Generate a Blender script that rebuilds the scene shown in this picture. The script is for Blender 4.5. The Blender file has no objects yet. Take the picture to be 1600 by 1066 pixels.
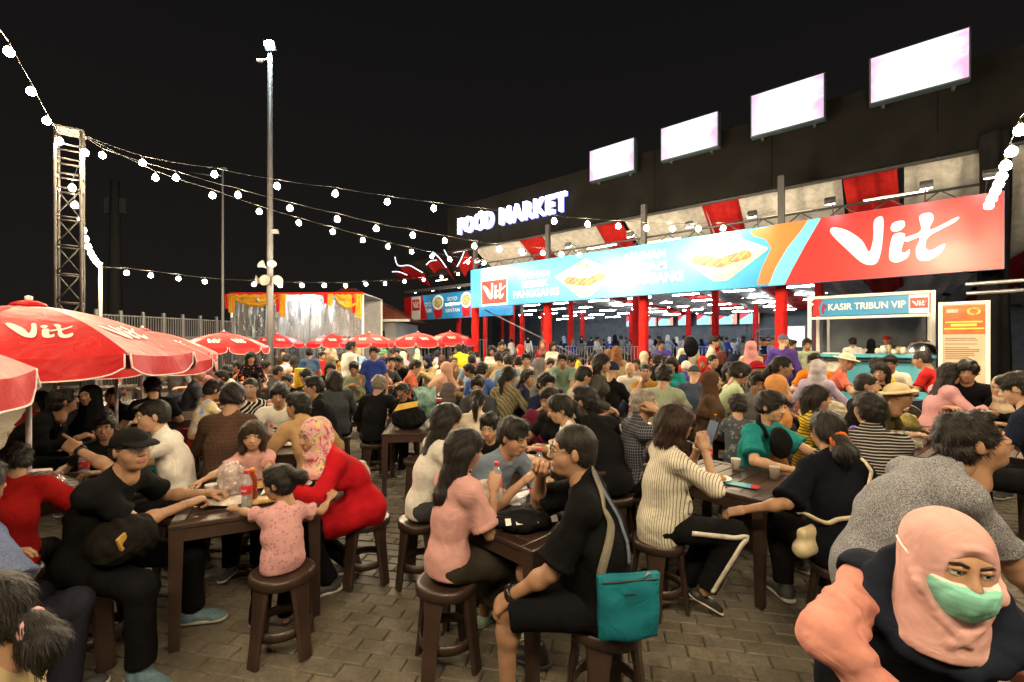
import bpy, bmesh, math, random
import numpy as np
from mathutils import Vector, Matrix
from mathutils.geometry import tessellate_polygon

# ------------------------------------------------------------------ camera, world, exposure
SC = bpy.context.scene
COL = SC.collection
rng = random.Random(7)
NR = np.random.RandomState(11)
CAM_H, FPX, HOR = 1.70, 711.0, 538.0
cam_d = bpy.data.cameras.new('camera')
cam_d.lens = 16.0; cam_d.sensor_width = 36.0
cam_d.clip_start = 0.05; cam_d.clip_end = 3000
cam_d.shift_y = (HOR - 533.0) / 1600.0
cam = bpy.data.objects.new('camera', cam_d); COL.objects.link(cam)
cam.location = (0, 0, CAM_H); cam.rotation_euler = (math.radians(90), 0, 0)
SC.camera = cam
W = bpy.data.worlds.new('World'); SC.world = W; W.use_nodes = True
_wt = W.node_tree; _bg = _wt.nodes['Background']; _bg.inputs[1].default_value = 1.0
_wc = _wt.nodes.new('ShaderNodeTexCoord'); _ws = _wt.nodes.new('ShaderNodeSeparateXYZ'); _wr = _wt.nodes.new('ShaderNodeValToRGB')     # town glow low in the night sky
_wt.links.new(_wc.outputs['Generated'], _ws.inputs[0]); _wt.links.new(_ws.outputs['Z'], _wr.inputs['Fac']); _wt.links.new(_wr.outputs['Color'], _bg.inputs[0])
_wr.color_ramp.elements[0].position = 0.0; _wr.color_ramp.elements[0].color = (.0100, .0085, .0074, 1); _wr.color_ramp.elements[1].position = .75; _wr.color_ramp.elements[1].color = (.0038, .0037, .0041, 1)
SC.view_settings.view_transform = 'Standard'; SC.view_settings.look = 'None'
SC.view_settings.exposure = 0.35; SC.view_settings.gamma = 1.0
SC.render.engine = 'CYCLES'
SC.cycles.use_denoising = True
SC.cycles.max_bounces = 6; SC.cycles.transparent_max_bounces = 8
SC.cycles.sample_clamp_indirect = 4.0
SC.cycles.caustics_reflective = False; SC.cycles.caustics_refractive = False
BULB_E = 740.0       # string bulbs
TUBE_E = 85.0         # hall tubes
BULB_C = (1.0, 0.79, 0.50)

def at(px, py, Y):
    return Vector(((px - 800) / FPX * Y, Y, CAM_H - (py - HOR) / FPX * Y))

# ------------------------------------------------------------------ objects, tags
def tag(o, label=None, cat=None, group=None, kind=None):
    if label: o['label'] = label
    if cat:
        o['category'] = cat
        if not kind: kind = 'thing'
    if group: o['group'] = group
    if kind: o['kind'] = kind
    return o
def empty(name, loc=(0, 0, 0), rz=0.0, label=None, cat=None, group=None, kind=None):
    o = bpy.data.objects.new(name, None); COL.objects.link(o)
    o.location = loc; o.rotation_euler = (0, 0, rz); o.empty_display_size = 0.1
    return tag(o, label, cat, group, kind)
def link(name, me, parent=None, mat=None, loc=None, rot=None, scale=None, mtx=None):
    o = bpy.data.objects.new(name, me); COL.objects.link(o)
    if parent is not None: o.parent = parent
    if mtx is not None: o.matrix_local = mtx
    if loc is not None: o.location = loc
    if rot is not None: o.rotation_euler = rot
    if scale is not None: o.scale = scale
    if mat is not None:
        ms = mat if isinstance(mat, (list, tuple)) else [mat]
        if len(me.materials) == 0:
            for m in ms: me.materials.append(m)
        else:
            for i, m in enumerate(ms):
                if i < len(o.material_slots) and o.material_slots[i].material != m:
                    o.material_slots[i].link = 'OBJECT'; o.material_slots[i].material = m
    return o
def npmesh(name, V, F, smooth=True, mi=None):
    """numpy verts (n,3), faces (m,k) int array or list of arrays (tris, quads)"""
    me = bpy.data.meshes.new(name)
    Fs = F if isinstance(F, list) else [F]
    Fs = [f for f in Fs if len(f)]
    V = np.asarray(V, dtype=np.float32)
    nl = sum(f.size for f in Fs); nf = sum(len(f) for f in Fs)
    me.vertices.add(len(V)); me.vertices.foreach_set('co', V.ravel())
    me.loops.add(nl); me.polygons.add(nf)
    me.loops.foreach_set('vertex_index', np.concatenate([f.ravel() for f in Fs]).astype(np.int32))
    tot = np.concatenate([np.full(len(f), f.shape[1]) for f in Fs]).astype(np.int32)
    st = np.concatenate([[0], np.cumsum(tot)[:-1]]).astype(np.int32)
    me.polygons.foreach_set('loop_start', st)
    if mi is not None: me.polygons.foreach_set('material_index', np.asarray(mi, dtype=np.int32))
    me.polygons.foreach_set('use_smooth', np.full(nf, smooth))
    me.update(calc_edges=True); me.validate()
    return me

class MB:
    """collects faces into one mesh"""
    def __init__(s): s.v = []; s.f = []; s.m = []; s.cm = 0
    def add(s, vs, fs):
        b = len(s.v); s.v += [tuple(v) for v in vs]
        for f in fs: s.f.append([b + i for i in f]); s.m.append(s.cm)
        return s
    def box(s, c, d, R=None, ch=0.0):
        x, y, z = d[0] / 2, d[1] / 2, d[2] / 2
        if ch > 0:
            ch = min(ch, x * .9, y * .9, z * .9); vs = []; 
            bm = bmesh.new(); bmesh.ops.create_cube(bm, size=1.0)
            bmesh.ops.scale(bm, vec=d, verts=bm.verts)
            bmesh.ops.bevel(bm, geom=list(bm.edges), offset=ch, segments=1, affect='EDGES')
            bm.verts.index_update()
            P = [v.co.copy() for v in bm.verts]; fs = [[v.index for v in f.verts] for f in bm.faces]; bm.free()
        else:
            P = [Vector(p) for p in ((-x,-y,-z),(x,-y,-z),(x,y,-z),(-x,y,-z),(-x,-y,z),(x,-y,z),(x,y,z),(-x,y,z))]
            fs = [(0,3,2,1),(4,5,6,7),(0,1,5,4),(1,2,6,5),(2,3,7,6),(3,0,4,7)]
        if R is not None: P = [R @ p for p in P]
        c = Vector(c)
        return s.add([p + c for p in P], fs)
    def tube(s, pts, r, n=8, caps=True, closed=False):
        pts = [Vector(p) for p in pts]; N = len(pts)
        rs = r if isinstance(r, (list, tuple)) else [r] * N
        up = None; vs = []
        for i, p in enumerate(pts):
            if closed: t = pts[(i + 1) % N] - pts[i - 1]
            else: t = pts[min(i + 1, N - 1)] - pts[max(i - 1, 0)]
            t = t.normalized() if t.length > 1e-9 else Vector((0, 0, 1))
            if up is None: up = Vector((0, 0, 1)) if abs(t.z) < .9 else Vector((1, 0, 0))
            a = t.cross(up)
            if a.length < 1e-6: a = t.orthogonal()
            a.normalize(); b = t.cross(a).normalized(); up = -b if False else up
            for k in range(n):
                th = 2 * math.pi * k / n
                vs.append(p + a * (math.cos(th) * rs[i]) + b * (math.sin(th) * rs[i]))
        fs = []
        for i in range(N if closed else N - 1):
            j = (i + 1) % N
            for k in range(n):
                k2 = (k + 1) % n
                fs.append((i * n + k, i * n + k2, j * n + k2, j * n + k))
        if caps and not closed:
            fs.append(tuple(range(n))); fs.append(tuple((N - 1) * n + k for k in reversed(range(n))))
        return s.add(vs, fs)
    def lathe(s, prof, n=16, c=(0, 0, 0), sx=1, sy=1, caps=True):
        vs = []; c = Vector(c)
        for r, z in prof:
            for k in range(n):
                th = 2 * math.pi * k / n
                vs.append((c.x + r * math.cos(th) * sx, c.y + r * math.sin(th) * sy, c.z + z))
        fs = []
        for i in range(len(prof) - 1):
            for k in range(n):
                k2 = (k + 1) % n
                fs.append((i * n + k, i * n + k2, (i + 1) * n + k2, (i + 1) * n + k))
        if caps:
            fs.append(tuple(reversed(range(n)))); fs.append(tuple((len(prof) - 1) * n + k for k in range(n)))
        return s.add(vs, fs)
    def grid(s, fn, nu, nv):
        vs = [fn(i / nu, j / nv) for j in range(nv + 1) for i in range(nu + 1)]
        fs = [(j*(nu+1)+i, j*(nu+1)+i+1, (j+1)*(nu+1)+i+1, (j+1)*(nu+1)+i) for j in range(nv) for i in range(nu)]
        return s.add(vs, fs)
    def poly(s, pts, depth_vec=None):
        """flat polygon (list of 3d pts), optional extrusion"""
        n = len(pts); pts = [Vector(p) for p in pts]
        tri = tessellate_polygon([pts])
        if depth_vec is None: return s.add(pts, [tuple(t) for t in tri])
        d = Vector(depth_vec)
        fs = [tuple(t) for t in tri] + [tuple(n + i for i in reversed(t)) for t in tri]
        fs += [(i, (i + 1) % n, n + (i + 1) % n, n + i) for i in range(n)]
        return s.add(pts + [p + d for p in pts], fs)
    def mesh(s, name, smooth=False):
        me = bpy.data.meshes.new(name); me.from_pydata(s.v, [], s.f); me.update()
        bm = bmesh.new(); bm.from_mesh(me); bmesh.ops.recalc_face_normals(bm, faces=bm.faces); bm.to_mesh(me); bm.free()
        if any(s.m) and len(me.polygons) == len(s.m): me.polygons.foreach_set('material_index', s.m)
        if smooth: me.polygons.foreach_set('use_smooth', [True] * len(me.polygons))
        return me
    def obj(s, name, mat, parent=None, smooth=False, **k):
        return link(name, s.mesh(name, smooth), parent, mat, **k)
def auto_smooth(o, deg=35):
    me = o.data
    me.polygons.foreach_set('use_smooth', [True] * len(me.polygons))
    try: me.set_sharp_from_angle(angle=math.radians(deg))
    except Exception: pass
    return o

# ------------------------------------------------------------------ materials
_MC = {}
class NT:
    def __init__(s, name):
        s.m = bpy.data.materials.new(name); s.m.use_nodes = True; s.t = s.m.node_tree; s.t.nodes.clear()
        s.out = s.n('ShaderNodeOutputMaterial'); s.p = s.n('ShaderNodeBsdfPrincipled'); s.l(s.p, 'BSDF', s.out, 'Surface')
        s._tc = None
    def n(s, ty, **kw):
        x = s.t.nodes.new(ty)
        for k, v in kw.items(): setattr(x, k, v)
        return x
    def l(s, a, ao, b, bi): s.t.links.new(a.outputs[ao], b.inputs[bi])
    def tc(s, what='Object'):
        if s._tc is None: s._tc = s.n('ShaderNodeTexCoord')
        return s._tc.outputs[what]
    def noise(s, scale, detail=3, rough=.6, vec=None, dist=0.0):
        x = s.n('ShaderNodeTexNoise'); x.inputs['Scale'].default_value = scale; x.inputs['Detail'].default_value = detail
        x.inputs['Roughness'].default_value = rough; x.inputs['Distortion'].default_value = dist
        s.t.links.new(vec if vec is not None else s.tc(), x.inputs['Vector']); return x
    def ramp(s, src, stops, interp='LINEAR'):
        r = s.n('ShaderNodeValToRGB'); r.color_ramp.interpolation = interp
        e = r.color_ramp.elements
        while len(e) < len(stops): e.new(0.5)
        for i, (p, c) in enumerate(stops): e[i].position = p; e[i].color = (*c, 1) if len(c) == 3 else c
        s.t.links.new(src, r.inputs['Fac']); return r.outputs['Color']
    def mix(s, fac, a, b, mode='MIX'):
        x = s.n('ShaderNodeMix', data_type='RGBA', blend_type=mode)
        for sock, v in ((0, fac), (6, a), (7, b)):
            if isinstance(v, (int, float)): x.inputs[sock].default_value = v
            elif isinstance(v, (tuple, list)): x.inputs[sock].default_value = (*v, 1) if len(v) == 3 else v
            else: s.t.links.new(v, x.inputs[sock])
        return x.outputs[2]
    def math(s, op, a, b=0.0):
        x = s.n('ShaderNodeMath', operation=op)
        for i, v in enumerate((a, b)):
            if isinstance(v, (int, float)): x.inputs[i].default_value = v
            else: s.t.links.new(v, x.inputs[i])
        return x.outputs[0]
    def sep(s, vec=None):
        x = s.n('ShaderNodeSeparateXYZ'); s.t.links.new(vec if vec is not None else s.tc(), x.inputs[0]); return x.outputs
    def col(s, c):
        if isinstance(c, (tuple, list)): s.p.inputs['Base Color'].default_value = (*c[:3], 1)
        else: s.t.links.new(c, s.p.inputs['Base Color'])
    def set(s, **k):
        names = dict(rough='Roughness', metal='Metallic', spec='Specular IOR Level', trans='Transmission Weight', sheen='Sheen Weight', coat='Coat Weight', sss='Subsurface Weight', alpha='Alpha', ior='IOR')
        for a, v in k.items():
            i = s.p.inputs[names[a]]
            if isinstance(v, (int, float)): i.default_value = v
            else: s.t.links.new(v, i)
    def bump(s, h, strength=.3, dist=.01, prev=None):
        b = s.n('ShaderNodeBump'); b.inputs['Strength'].default_value = strength; b.inputs['Distance'].default_value = dist
        s.t.links.new(h, b.inputs['Height'])
        if prev is not None: s.t.links.new(prev.outputs[0], b.inputs['Normal'])
        s.l(b, 'Normal', s.p, 'Normal'); return b
def sh(c, k): return tuple(max(0, min(1, x * k)) for x in c[:3])

def mplain(c, rough=.6, var=.18, scale=14, bump=0.0, bscale=60, metal=0.0, coat=0.0, key=None):
    k = ('plain', tuple(c), rough, var, scale, bump, bscale, metal, coat, key)
    if k in _MC: return _MC[k]
    t = NT('surface'); n = t.noise(scale, 4)
    t.col(t.ramp(n.outputs['Fac'], [(.3, sh(c, 1 - var)), (.7, sh(c, 1 + var))]))
    t.set(rough=rough, metal=metal, coat=coat)
    if bump: t.bump(t.noise(bscale, 3).outputs['Fac'], bump, .005)
    _MC[k] = t.m; return t.m
def memit(c, e, key=None):
    k = ('emit', tuple(c), e, key)
    if k in _MC: return _MC[k]
    t = NT('glow'); t.col((.02, .02, .02)); t.p.inputs['Emission Color'].default_value = (*c, 1); t.p.inputs['Emission Strength'].default_value = e
    _MC[k] = t.m; return t.m
def mfab(c, kind='plain', c2=(.8, .8, .8), sc=1.0, rough=.88):
    if max(c[:3]) < .03: c = tuple(x * .55 for x in c[:3])
    k = ('fab', tuple(c), kind, tuple(c2), sc, rough)
    if k in _MC: return _MC[k]
    t = NT('fabric_' + kind); o = t.sep()
    base = None
    if kind == 'stripe_h':
        v = t.math('FRACT', t.math('ADD', t.math('MULTIPLY', o[2], 38 * sc), t.math('MULTIPLY', t.noise(6, 2).outputs['Fac'], .9)))
        base = t.ramp(v, [(0, c), (.62, c), (.66, c2), (.95, c2), (1, c)])
    elif kind == 'stripe_v':
        a = t.n('ShaderNodeVectorMath', operation='LENGTH')
        w = t.math('ADD', t.math('MULTIPLY', o[0], 1.0), t.math('MULTIPLY', o[1], 1.0))
        v = t.math('FRACT', t.math('ADD', t.math('MULTIPLY', w, 46 * sc), t.math('MULTIPLY', t.noise(5, 2).outputs['Fac'], .8)))
        base = t.ramp(v, [(0, c), (.7, c), (.76, c2), (.94, c2), (1, c)])
    elif kind == 'check':
        a = t.math('FRACT', t.math('MULTIPLY', o[2], 34 * sc)); b = t.math('FRACT', t.math('MULTIPLY', t.math('ADD', o[0], o[1]), 34 * sc))
        m1 = t.ramp(a, [(0, (0, 0, 0)), (.75, (0, 0, 0)), (.8, (.7, .7, .7))]); m2 = t.ramp(b, [(0, (0, 0, 0)), (.75, (0, 0, 0)), (.8, (.7, .7, .7))])
        base = t.mix(t.mix(1.0, m1, m2, 'LIGHTEN'), c, c2)
    elif kind == 'floral':
        vo = t.n('ShaderNodeTexVoronoi'); vo.inputs['Scale'].default_value = 26 * sc; t.t.links.new(t.noise(8, 2).outputs['Color'], vo.inputs['Vector'])
        vo2 = t.n('ShaderNodeTexVoronoi'); vo2.inputs['Scale'].default_value = 22 * sc; t.t.links.new(t.tc(), vo2.inputs['Vector'])
        base = t.ramp(t.noise(16 * sc, 3, .6, dist=1.2).outputs['Fac'], [(.36, c2), (.46, c), (.52, c), (.58, (.75, .55, .12)), (.64, (.16, .14, .42)), (.72, c)])
    elif kind == 'zebra':
        wv = t.n('ShaderNodeTexWave'); wv.inputs['Scale'].default_value = 9 * sc; wv.inputs['Distortion'].default_value = 5; wv.inputs['Detail'].default_value = 1.5
        wv.bands_direction = 'DIAGONAL'; t.t.links.new(t.tc(), wv.inputs['Vector'])
        base = t.ramp(wv.outputs['Fac'], [(.62, c), (.72, c2)])
    elif kind == 'speckle':
        base = t.ramp(t.noise(240 * sc, 2, .7).outputs['Fac'], [(.42, c), (.58, c2)])
    elif kind == 'dots':
        vo = t.n('ShaderNodeTexVoronoi'); vo.inputs['Scale'].default_value = 20 * sc; t.t.links.new(t.tc(), vo.inputs['Vector'])
        base = t.ramp(vo.outputs['Distance'], [(.26, c2), (.34, c)])
    elif kind == 'tiedye':
        base = t.ramp(t.noise(7 * sc, 2, .5, dist=1.0).outputs['Fac'], [(.3, (.25, .35, .7)), (.42, (.75, .7, .75)), (.52, (.75, .68, .25)), (.62, (.7, .4, .5)), (.75, (.5, .6, .8))])
    elif kind == 'pleat':
        base = t.ramp(t.math('FRACT', t.math('MULTIPLY', o[2], 62)), [(0, sh(c, .80)), (.22, c), (1, c)])
    elif kind == 'denim':
        base = t.ramp(t.noise(160, 3, .7).outputs['Fac'], [(.35, sh(c, .75)), (.65, sh(c, 1.35))])
    n = t.noise(5.5, 4, .6)
    lo, hi = (.72, 1.12)
    shade = t.ramp(n.outputs['Fac'], [(.3, (lo, lo, lo)), (.7, (hi, hi, hi))])
    t.col(t.mix(1.0, base if base is not None else c, shade, 'MULTIPLY'))
    t.set(rough=rough, spec=.06)
    b1 = t.bump(t.noise(9, 2, .5, dist=1.6).outputs['Fac'], .32, .03)
    t.bump(t.noise(420, 2).outputs['Fac'], .25, .002, b1)
    _MC[k] = t.m; return t.m
def mskin(i=0):
    k = ('skin', i)
    if k in _MC: return _MC[k]
    c = [(.36, .205, .125), (.46, .28, .18), (.29, .16, .095)][i]
    t = NT('skin'); n = t.noise(22, 4, .6)
    t.col(t.ramp(n.outputs['Fac'], [(.3, sh(c, .84)), (.7, (min(1, c[0] * 1.12), c[1] * 1.1, c[2] * 1.08))]))
    t.set(rough=.5, spec=.35, sss=.06); t.p.inputs['Subsurface Radius'].default_value = (.012, .005, .003); t.p.inputs['Subsurface Scale'].default_value = .6
    t.bump(t.noise(260, 3).outputs['Fac'], .12, .002)
    _MC[k] = t.m; return t.m
def mhair(c=(.012, .010, .009)):
    k = ('hair', tuple(c))
    if k in _MC: return _MC[k]
    t = NT('hair'); mp = t.n('ShaderNodeMapping'); mp.inputs['Scale'].default_value = (170, 170, 14); t.t.links.new(t.tc(), mp.inputs[0])
    n = t.noise(1.0, 3, .6, vec=mp.outputs[0])
    t.col(t.ramp(n.outputs['Fac'], [(.3, sh(c, .5)), (.75, sh(c, 2.0))])); t.set(rough=.5, spec=.22)
    t.bump(n.outputs['Fac'], .6, .006)
    _MC[k] = t.m; return t.m
M_LIP = mplain((.30, .11, .085), .45); M_EYEW = mplain((.62, .58, .52), .25, .05); M_DARK = mplain((.012, .010, .009), .3, .2)
# ------------------------------------------------------------------ implicit surfaces -> quads
def _nrm(v): v = np.asarray(v, float); return v / (np.linalg.norm(v) + 1e-12)
def cap(a, b, ra, rb=None, k=.02, sq=None, cut=None): return ('c', np.array(a, float), np.array(b, float), ra, ra if rb is None else rb, k, sq, cut)
def ell(c, r, k=.02, R=None, sub=False): return ('e', np.array(c, float), np.array(r, float), k, R, sub)
def half(p, n, k=0.0): return ('h', np.array(p, float), _nrm(n), k)
def _bb(p):
    if p[0] == 'c':
        r = max(p[3], p[4]); return np.minimum(p[1], p[2]) - r, np.maximum(p[1], p[2]) + r
    r = p[2] if p[4] is None else np.full(3, max(p[2])); return p[1] - r, p[1] + r
def sdf_mesh(prims, h, wr=0.0, wsc=1.0, seed=0, smooth=0):
    un = [p for p in prims if p[0] != 'h' and not (p[0] == 'e' and p[5])]
    lo = np.min([_bb(p)[0] for p in un], 0) - 2.5 * h - wr - .01; hi = np.max([_bb(p)[1] for p in un], 0) + 2.5 * h + wr + .01
    n = np.ceil((hi - lo) / h).astype(int) + 1
    ax = [lo[i] + h * np.arange(n[i]) for i in range(3)]
    F = np.full(n, .12)
    for p in prims:
        if p[0] == 'h':
            d = ((ax[0] - p[1][0]) * p[2][0])[:, None, None] + ((ax[1] - p[1][1]) * p[2][1])[None, :, None] + ((ax[2] - p[1][2]) * p[2][2])[None, None, :]
            F = np.maximum(F, d); continue
        k = p[5] if p[0] == 'c' else p[3]
        l, u = _bb(p); m = k + 3 * h
        i0 = np.clip(np.floor((l - m - lo) / h).astype(int), 0, n - 1); i1 = np.clip(np.ceil((u + m - lo) / h).astype(int) + 1, 1, n)
        X = ax[0][i0[0]:i1[0]][:, None, None]; Y = ax[1][i0[1]:i1[1]][None, :, None]; Z = ax[2][i0[2]:i1[2]][None, None, :]
        if p[0] == 'c':
            a, b, ra, rb = p[1:5]; ab = b - a; L2 = max(ab @ ab, 1e-9)
            qx, qy, qz = X - a[0], Y - a[1], Z - a[2]
            tt = (qx * ab[0] + qy * ab[1] + qz * ab[2]) / L2; t = np.clip(tt, 0, 1)
            qx = qx - t * ab[0]; qy = qy - t * ab[1]; qz = qz - t * ab[2]
            if p[6] is not None:
                s, f = p[6]; cmp_ = (qx * s[0] + qy * s[1] + qz * s[2]) * (1 / f - 1)
                qx = qx + s[0] * cmp_; qy = qy + s[1] * cmp_; qz = qz + s[2] * cmp_
            d = np.sqrt(qx * qx + qy * qy + qz * qz) - (ra + (rb - ra) * t)
            if p[6] is not None: d = d * (.5 + .5 * p[6][1])
            if p[7]:
                L = math.sqrt(L2)
                if 'b' in p[7]: d = np.maximum(d, (tt - 1) * L)
                if 'a' in p[7]: d = np.maximum(d, -tt * L)
        else:
            c, r, R = p[1], p[2], p[4]
            qx, qy, qz = X - c[0], Y - c[1], Z - c[2]
            if R is not None:
                R = np.asarray(R)
                qx, qy, qz = (qx * R[0, 0] + qy * R[1, 0] + qz * R[2, 0], qx * R[0, 1] + qy * R[1, 1] + qz * R[2, 1], qx * R[0, 2] + qy * R[1, 2] + qz * R[2, 2])
            k0 = np.sqrt((qx / r[0]) ** 2 + (qy / r[1]) ** 2 + (qz / r[2]) ** 2); k1 = np.sqrt((qx / r[0] ** 2) ** 2 + (qy / r[1] ** 2) ** 2 + (qz / r[2] ** 2) ** 2) + 1e-9
            d = k0 * (k0 - 1) / k1
        S = F[i0[0]:i1[0], i0[1]:i1[1], i0[2]:i1[2]]
        if p[0] == 'e' and p[5]:
            d = -d; kk = np.maximum(k - np.abs(S - d), 0) / max(k, 1e-6); S[...] = np.maximum(S, d) + kk * kk * k * .25
        elif k > 0:
            kk = np.maximum(k - np.abs(S - d), 0) / k; S[...] = np.minimum(S, d) - kk * kk * k * .25
        else: S[...] = np.minimum(S, d)
    if wr > 0:
        r = np.random.RandomState(seed + 5); X, Y, Z = ax[0][:, None, None] * wsc, ax[1][None, :, None] * wsc, ax[2][None, None, :] * wsc
        N = 0
        for fr, am in ((13, 1.0), (20, .75), (33, .42)):
            for _ in range(2):
                v = r.normal(size=3); v /= np.linalg.norm(v); w = r.normal(size=3) * 7; ph = r.uniform(0, 6.28, 2)
                q = np.sin(fr * (v[0] * X + v[1] * Y + v[2] * Z) + ph[0] + 1.6 * np.sin(w[0] * X + w[1] * Y + w[2] * Z + ph[1]))
                N = N + am * (q if fr < 20 else (1.25 - 2.2 * np.abs(q)))
        F = F + wr * N * .4
    return surfnet(F, lo, h)
_CO = np.array([(i, j, k) for i in (0, 1) for j in (0, 1) for k in (0, 1)])
_ED = [(a, b) for a in range(8) for b in range(a + 1, 8) if np.abs(_CO[a] - _CO[b]).sum() == 1]
def surfnet(F, lo, h):
    S = F < 0
    c = np.zeros(np.array(F.shape) - 1, np.int8)
    for i, j, k in _CO: c += S[i:F.shape[0] - 1 + i, j:F.shape[1] - 1 + j, k:F.shape[2] - 1 + k]
    act = (c > 0) & (c < 8); idx = np.argwhere(act)
    if len(idx) == 0: return np.zeros((0, 3)), np.zeros((0, 4), int)
    vals = [F[idx[:, 0] + i, idx[:, 1] + j, idx[:, 2] + k] for i, j, k in _CO]
    acc = np.zeros((len(idx), 3)); cnt = np.zeros(len(idx))
    for a, b in _ED:
        va, vb = vals[a], vals[b]; cr = (va < 0) != (vb < 0)
        t = np.where(cr, va / np.where(cr, va - vb, 1), 0)
        acc += np.where(cr[:, None], _CO[a] + t[:, None] * (_CO[b] - _CO[a]), 0); cnt += cr
    V = lo + h * (idx + acc / cnt[:, None])
    G = np.full(act.shape, -1, np.int64); G[tuple(idx.T)] = np.arange(len(idx))
    Q = []
    for axn in range(3):
        sl0 = [slice(None)] * 3; sl1 = [slice(None)] * 3; sl0[axn] = slice(0, -1); sl1[axn] = slice(1, None)
        A, B = S[tuple(sl0)], S[tuple(sl1)]
        e = np.argwhere(A != B); o = [x for x in range(3) if x != axn]
        e = e[(e[:, o[0]] > 0) & (e[:, o[1]] > 0) & (e[:, o[0]] < act.shape[o[0]]) & (e[:, o[1]] < act.shape[o[1]])]
        if len(e) == 0: continue
        def g(d0, d1):
            q = e.copy(); q[:, o[0]] -= d0; q[:, o[1]] -= d1; return G[tuple(q.T)]
        q = np.stack([g(1, 1), g(0, 1), g(0, 0), g(1, 0)], 1)
        fl = A[tuple(e.T)]
        if axn == 1: fl = ~fl
        q[~fl] = q[~fl][:, ::-1]; Q.append(q)
    Q = np.concatenate(Q); Q = Q[(Q >= 0).all(1)]
    return V, Q
class Acc:
    """joins several numpy meshes with material indices"""
    def __init__(s): s.V = []; s.Q = []; s.T = []; s.qm = []; s.tm = []; s.n = 0
    def add(s, V, Q, mi=0, M=None):
        if M is not None:
            M = np.array(M); V = V @ M[:3, :3].T + M[:3, 3]
        mi = np.full(len(Q), mi) if np.isscalar(mi) else mi
        s.V.append(V); s.Q.append(Q + s.n); s.qm.append(mi); s.n += len(V); return s
    def mesh(s, name): return npmesh(name, np.concatenate(s.V), np.concatenate(s.Q), True, np.concatenate(s.qm))
def uvs(c, r, nu=10, nv=8, d=None, cosd=.8, mi=(2, 3)):
    """small quad sphere with an iris patch facing d"""
    V = []; 
    for j in range(nv + 1):
        ph = math.pi * j / nv
        for i in range(nu): V.append((math.sin(ph) * math.cos(2 * math.pi * i / nu), math.sin(ph) * math.sin(2 * math.pi * i / nu), math.cos(ph)))
    V = np.array(V); Q = np.array([(j * nu + i, (j + 1) * nu + i, (j + 1) * nu + (i + 1) % nu, j * nu + (i + 1) % nu) for j in range(nv) for i in range(nu)])
    m = np.full(len(Q), mi[0])
    if d is not None: m[(V[Q].mean(1) @ _nrm(d)) > cosd] = mi[1]
    return V * r + np.array(c), Q, m

# ------------------------------------------------------------------ heads, hair, hands, shoes (shared pieces)
def build_head(h, kind='m'):
    A = Acc(); j = dict(m=1.0, f=.93, c=.88)[kind]
    P = [ell((0, -.014, .03), (.076, .094, .086), .0), ell((0, .022, -.028), (.062 * (j + 1) / 2, .068, .086), .04),
         ell((0, .050, -.088 * (j + 1) / 2), (.034 * j, .034, .026), .035), ell((.036, .052, -.032), (.027, .026, .03), .03), ell((-.036, .052, -.032), (.027, .026, .03), .03),
         cap((-.036, .076, .030), (.036, .076, .030), .012, k=.018), cap((0, .087, .016), (0, .107, -.024), .0085, .0135, k=.016),
         ell((.0125, .098, -.028), (.009, .010, .008), .008), ell((-.0125, .098, -.028), (.009, .010, .008), .008),
         ell((.031, .105, .010), (.017, .022, .012), .014, sub=True), ell((-.031, .105, .010), (.017, .022, .012), .014, sub=True),
         cap((-.018, .088, -.0545), (.018, .088, -.0545), .0075, k=.009), cap((-.015, .089, -.066), (.015, .089, -.066), .0082, k=.009),
         ell((.077, -.010, -.005), (.009, .019, .031), .008, R=np.array(Matrix.Rotation(-.35, 3, 'Z'))), ell((-.077, -.010, -.005), (.009, .019, .031), .008, R=np.array(Matrix.Rotation(.35, 3, 'Z'))),
         cap((0, -.022, -.06), (0, -.045, -.16), .055 * j, .056 * j, k=.03)]
    V, Q = sdf_mesh(P, h)
    C = V[Q].mean(1); mi = np.zeros(len(Q), int)
    lip = (np.abs(C[:, 0]) < .024) & (C[:, 2] < -.0485) & (C[:, 2] > -.0735) & (C[:, 1] > .086) & (((C[:, 0] / .025) ** 2 + ((C[:, 2] + .0605) / .0135) ** 2) < 1)
    mi[lip] = 1; A.add(V, Q, mi)
    for s in (-1, 1):
        v, q, m = uvs((s * .031, .0775, .009), .0145, d=(s * .05, 1, -.12), cosd=.84, mi=(2, 3)); A.add(v, q, m)
        v, q = sdf_mesh([cap((s * .012, .094, .027), (s * .033, .0945, .034), .0032, .0042, k=.002), cap((s * .033, .0945, .034), (s * .050, .083, .028), .0042, .0025, k=.002)], .0032); A.add(v, q, 3)
        v, q = sdf_mesh([cap((s * .017, .0885, .0165), (s * .031, .0935, .0205), .0055, .006, k=.004), cap((s * .031, .0935, .0205), (s * .046, .084, .0165), .006, .005, k=.004)], .0035); A.add(v, q, 0)
        v, q = sdf_mesh([cap((s * .018, .0925, .0125), (s * .032, .097, .0150), .0016, k=.001), cap((s * .032, .097, .0150), (s * .045, .0875, .0122), .0016, k=.001)], .0016); A.add(v, q, 3)
    return A
_H = {}
def head_lib(res, kind):
    if (res, kind) not in _H:
        A = build_head(res, kind); _H[(res, kind)] = (np.concatenate(A.V), np.concatenate(A.Q), np.concatenate(A.qm))
    return _H[(res, kind)]
def _scalp(t=.012, front=.052, slope=.62, back=-.075):
    return [ell((0, -.014, .032), (.076 + t, .094 + t, .086 + t), 0), ell((0, -.045, -.015), (.072 + t * .8, .06 + t, .07), .02)], \
           [half((0, .0, .012), (0, .78, -.62)), half((0, 0, back), (0, .0, -1)), ]
HAIRS = {}
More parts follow.
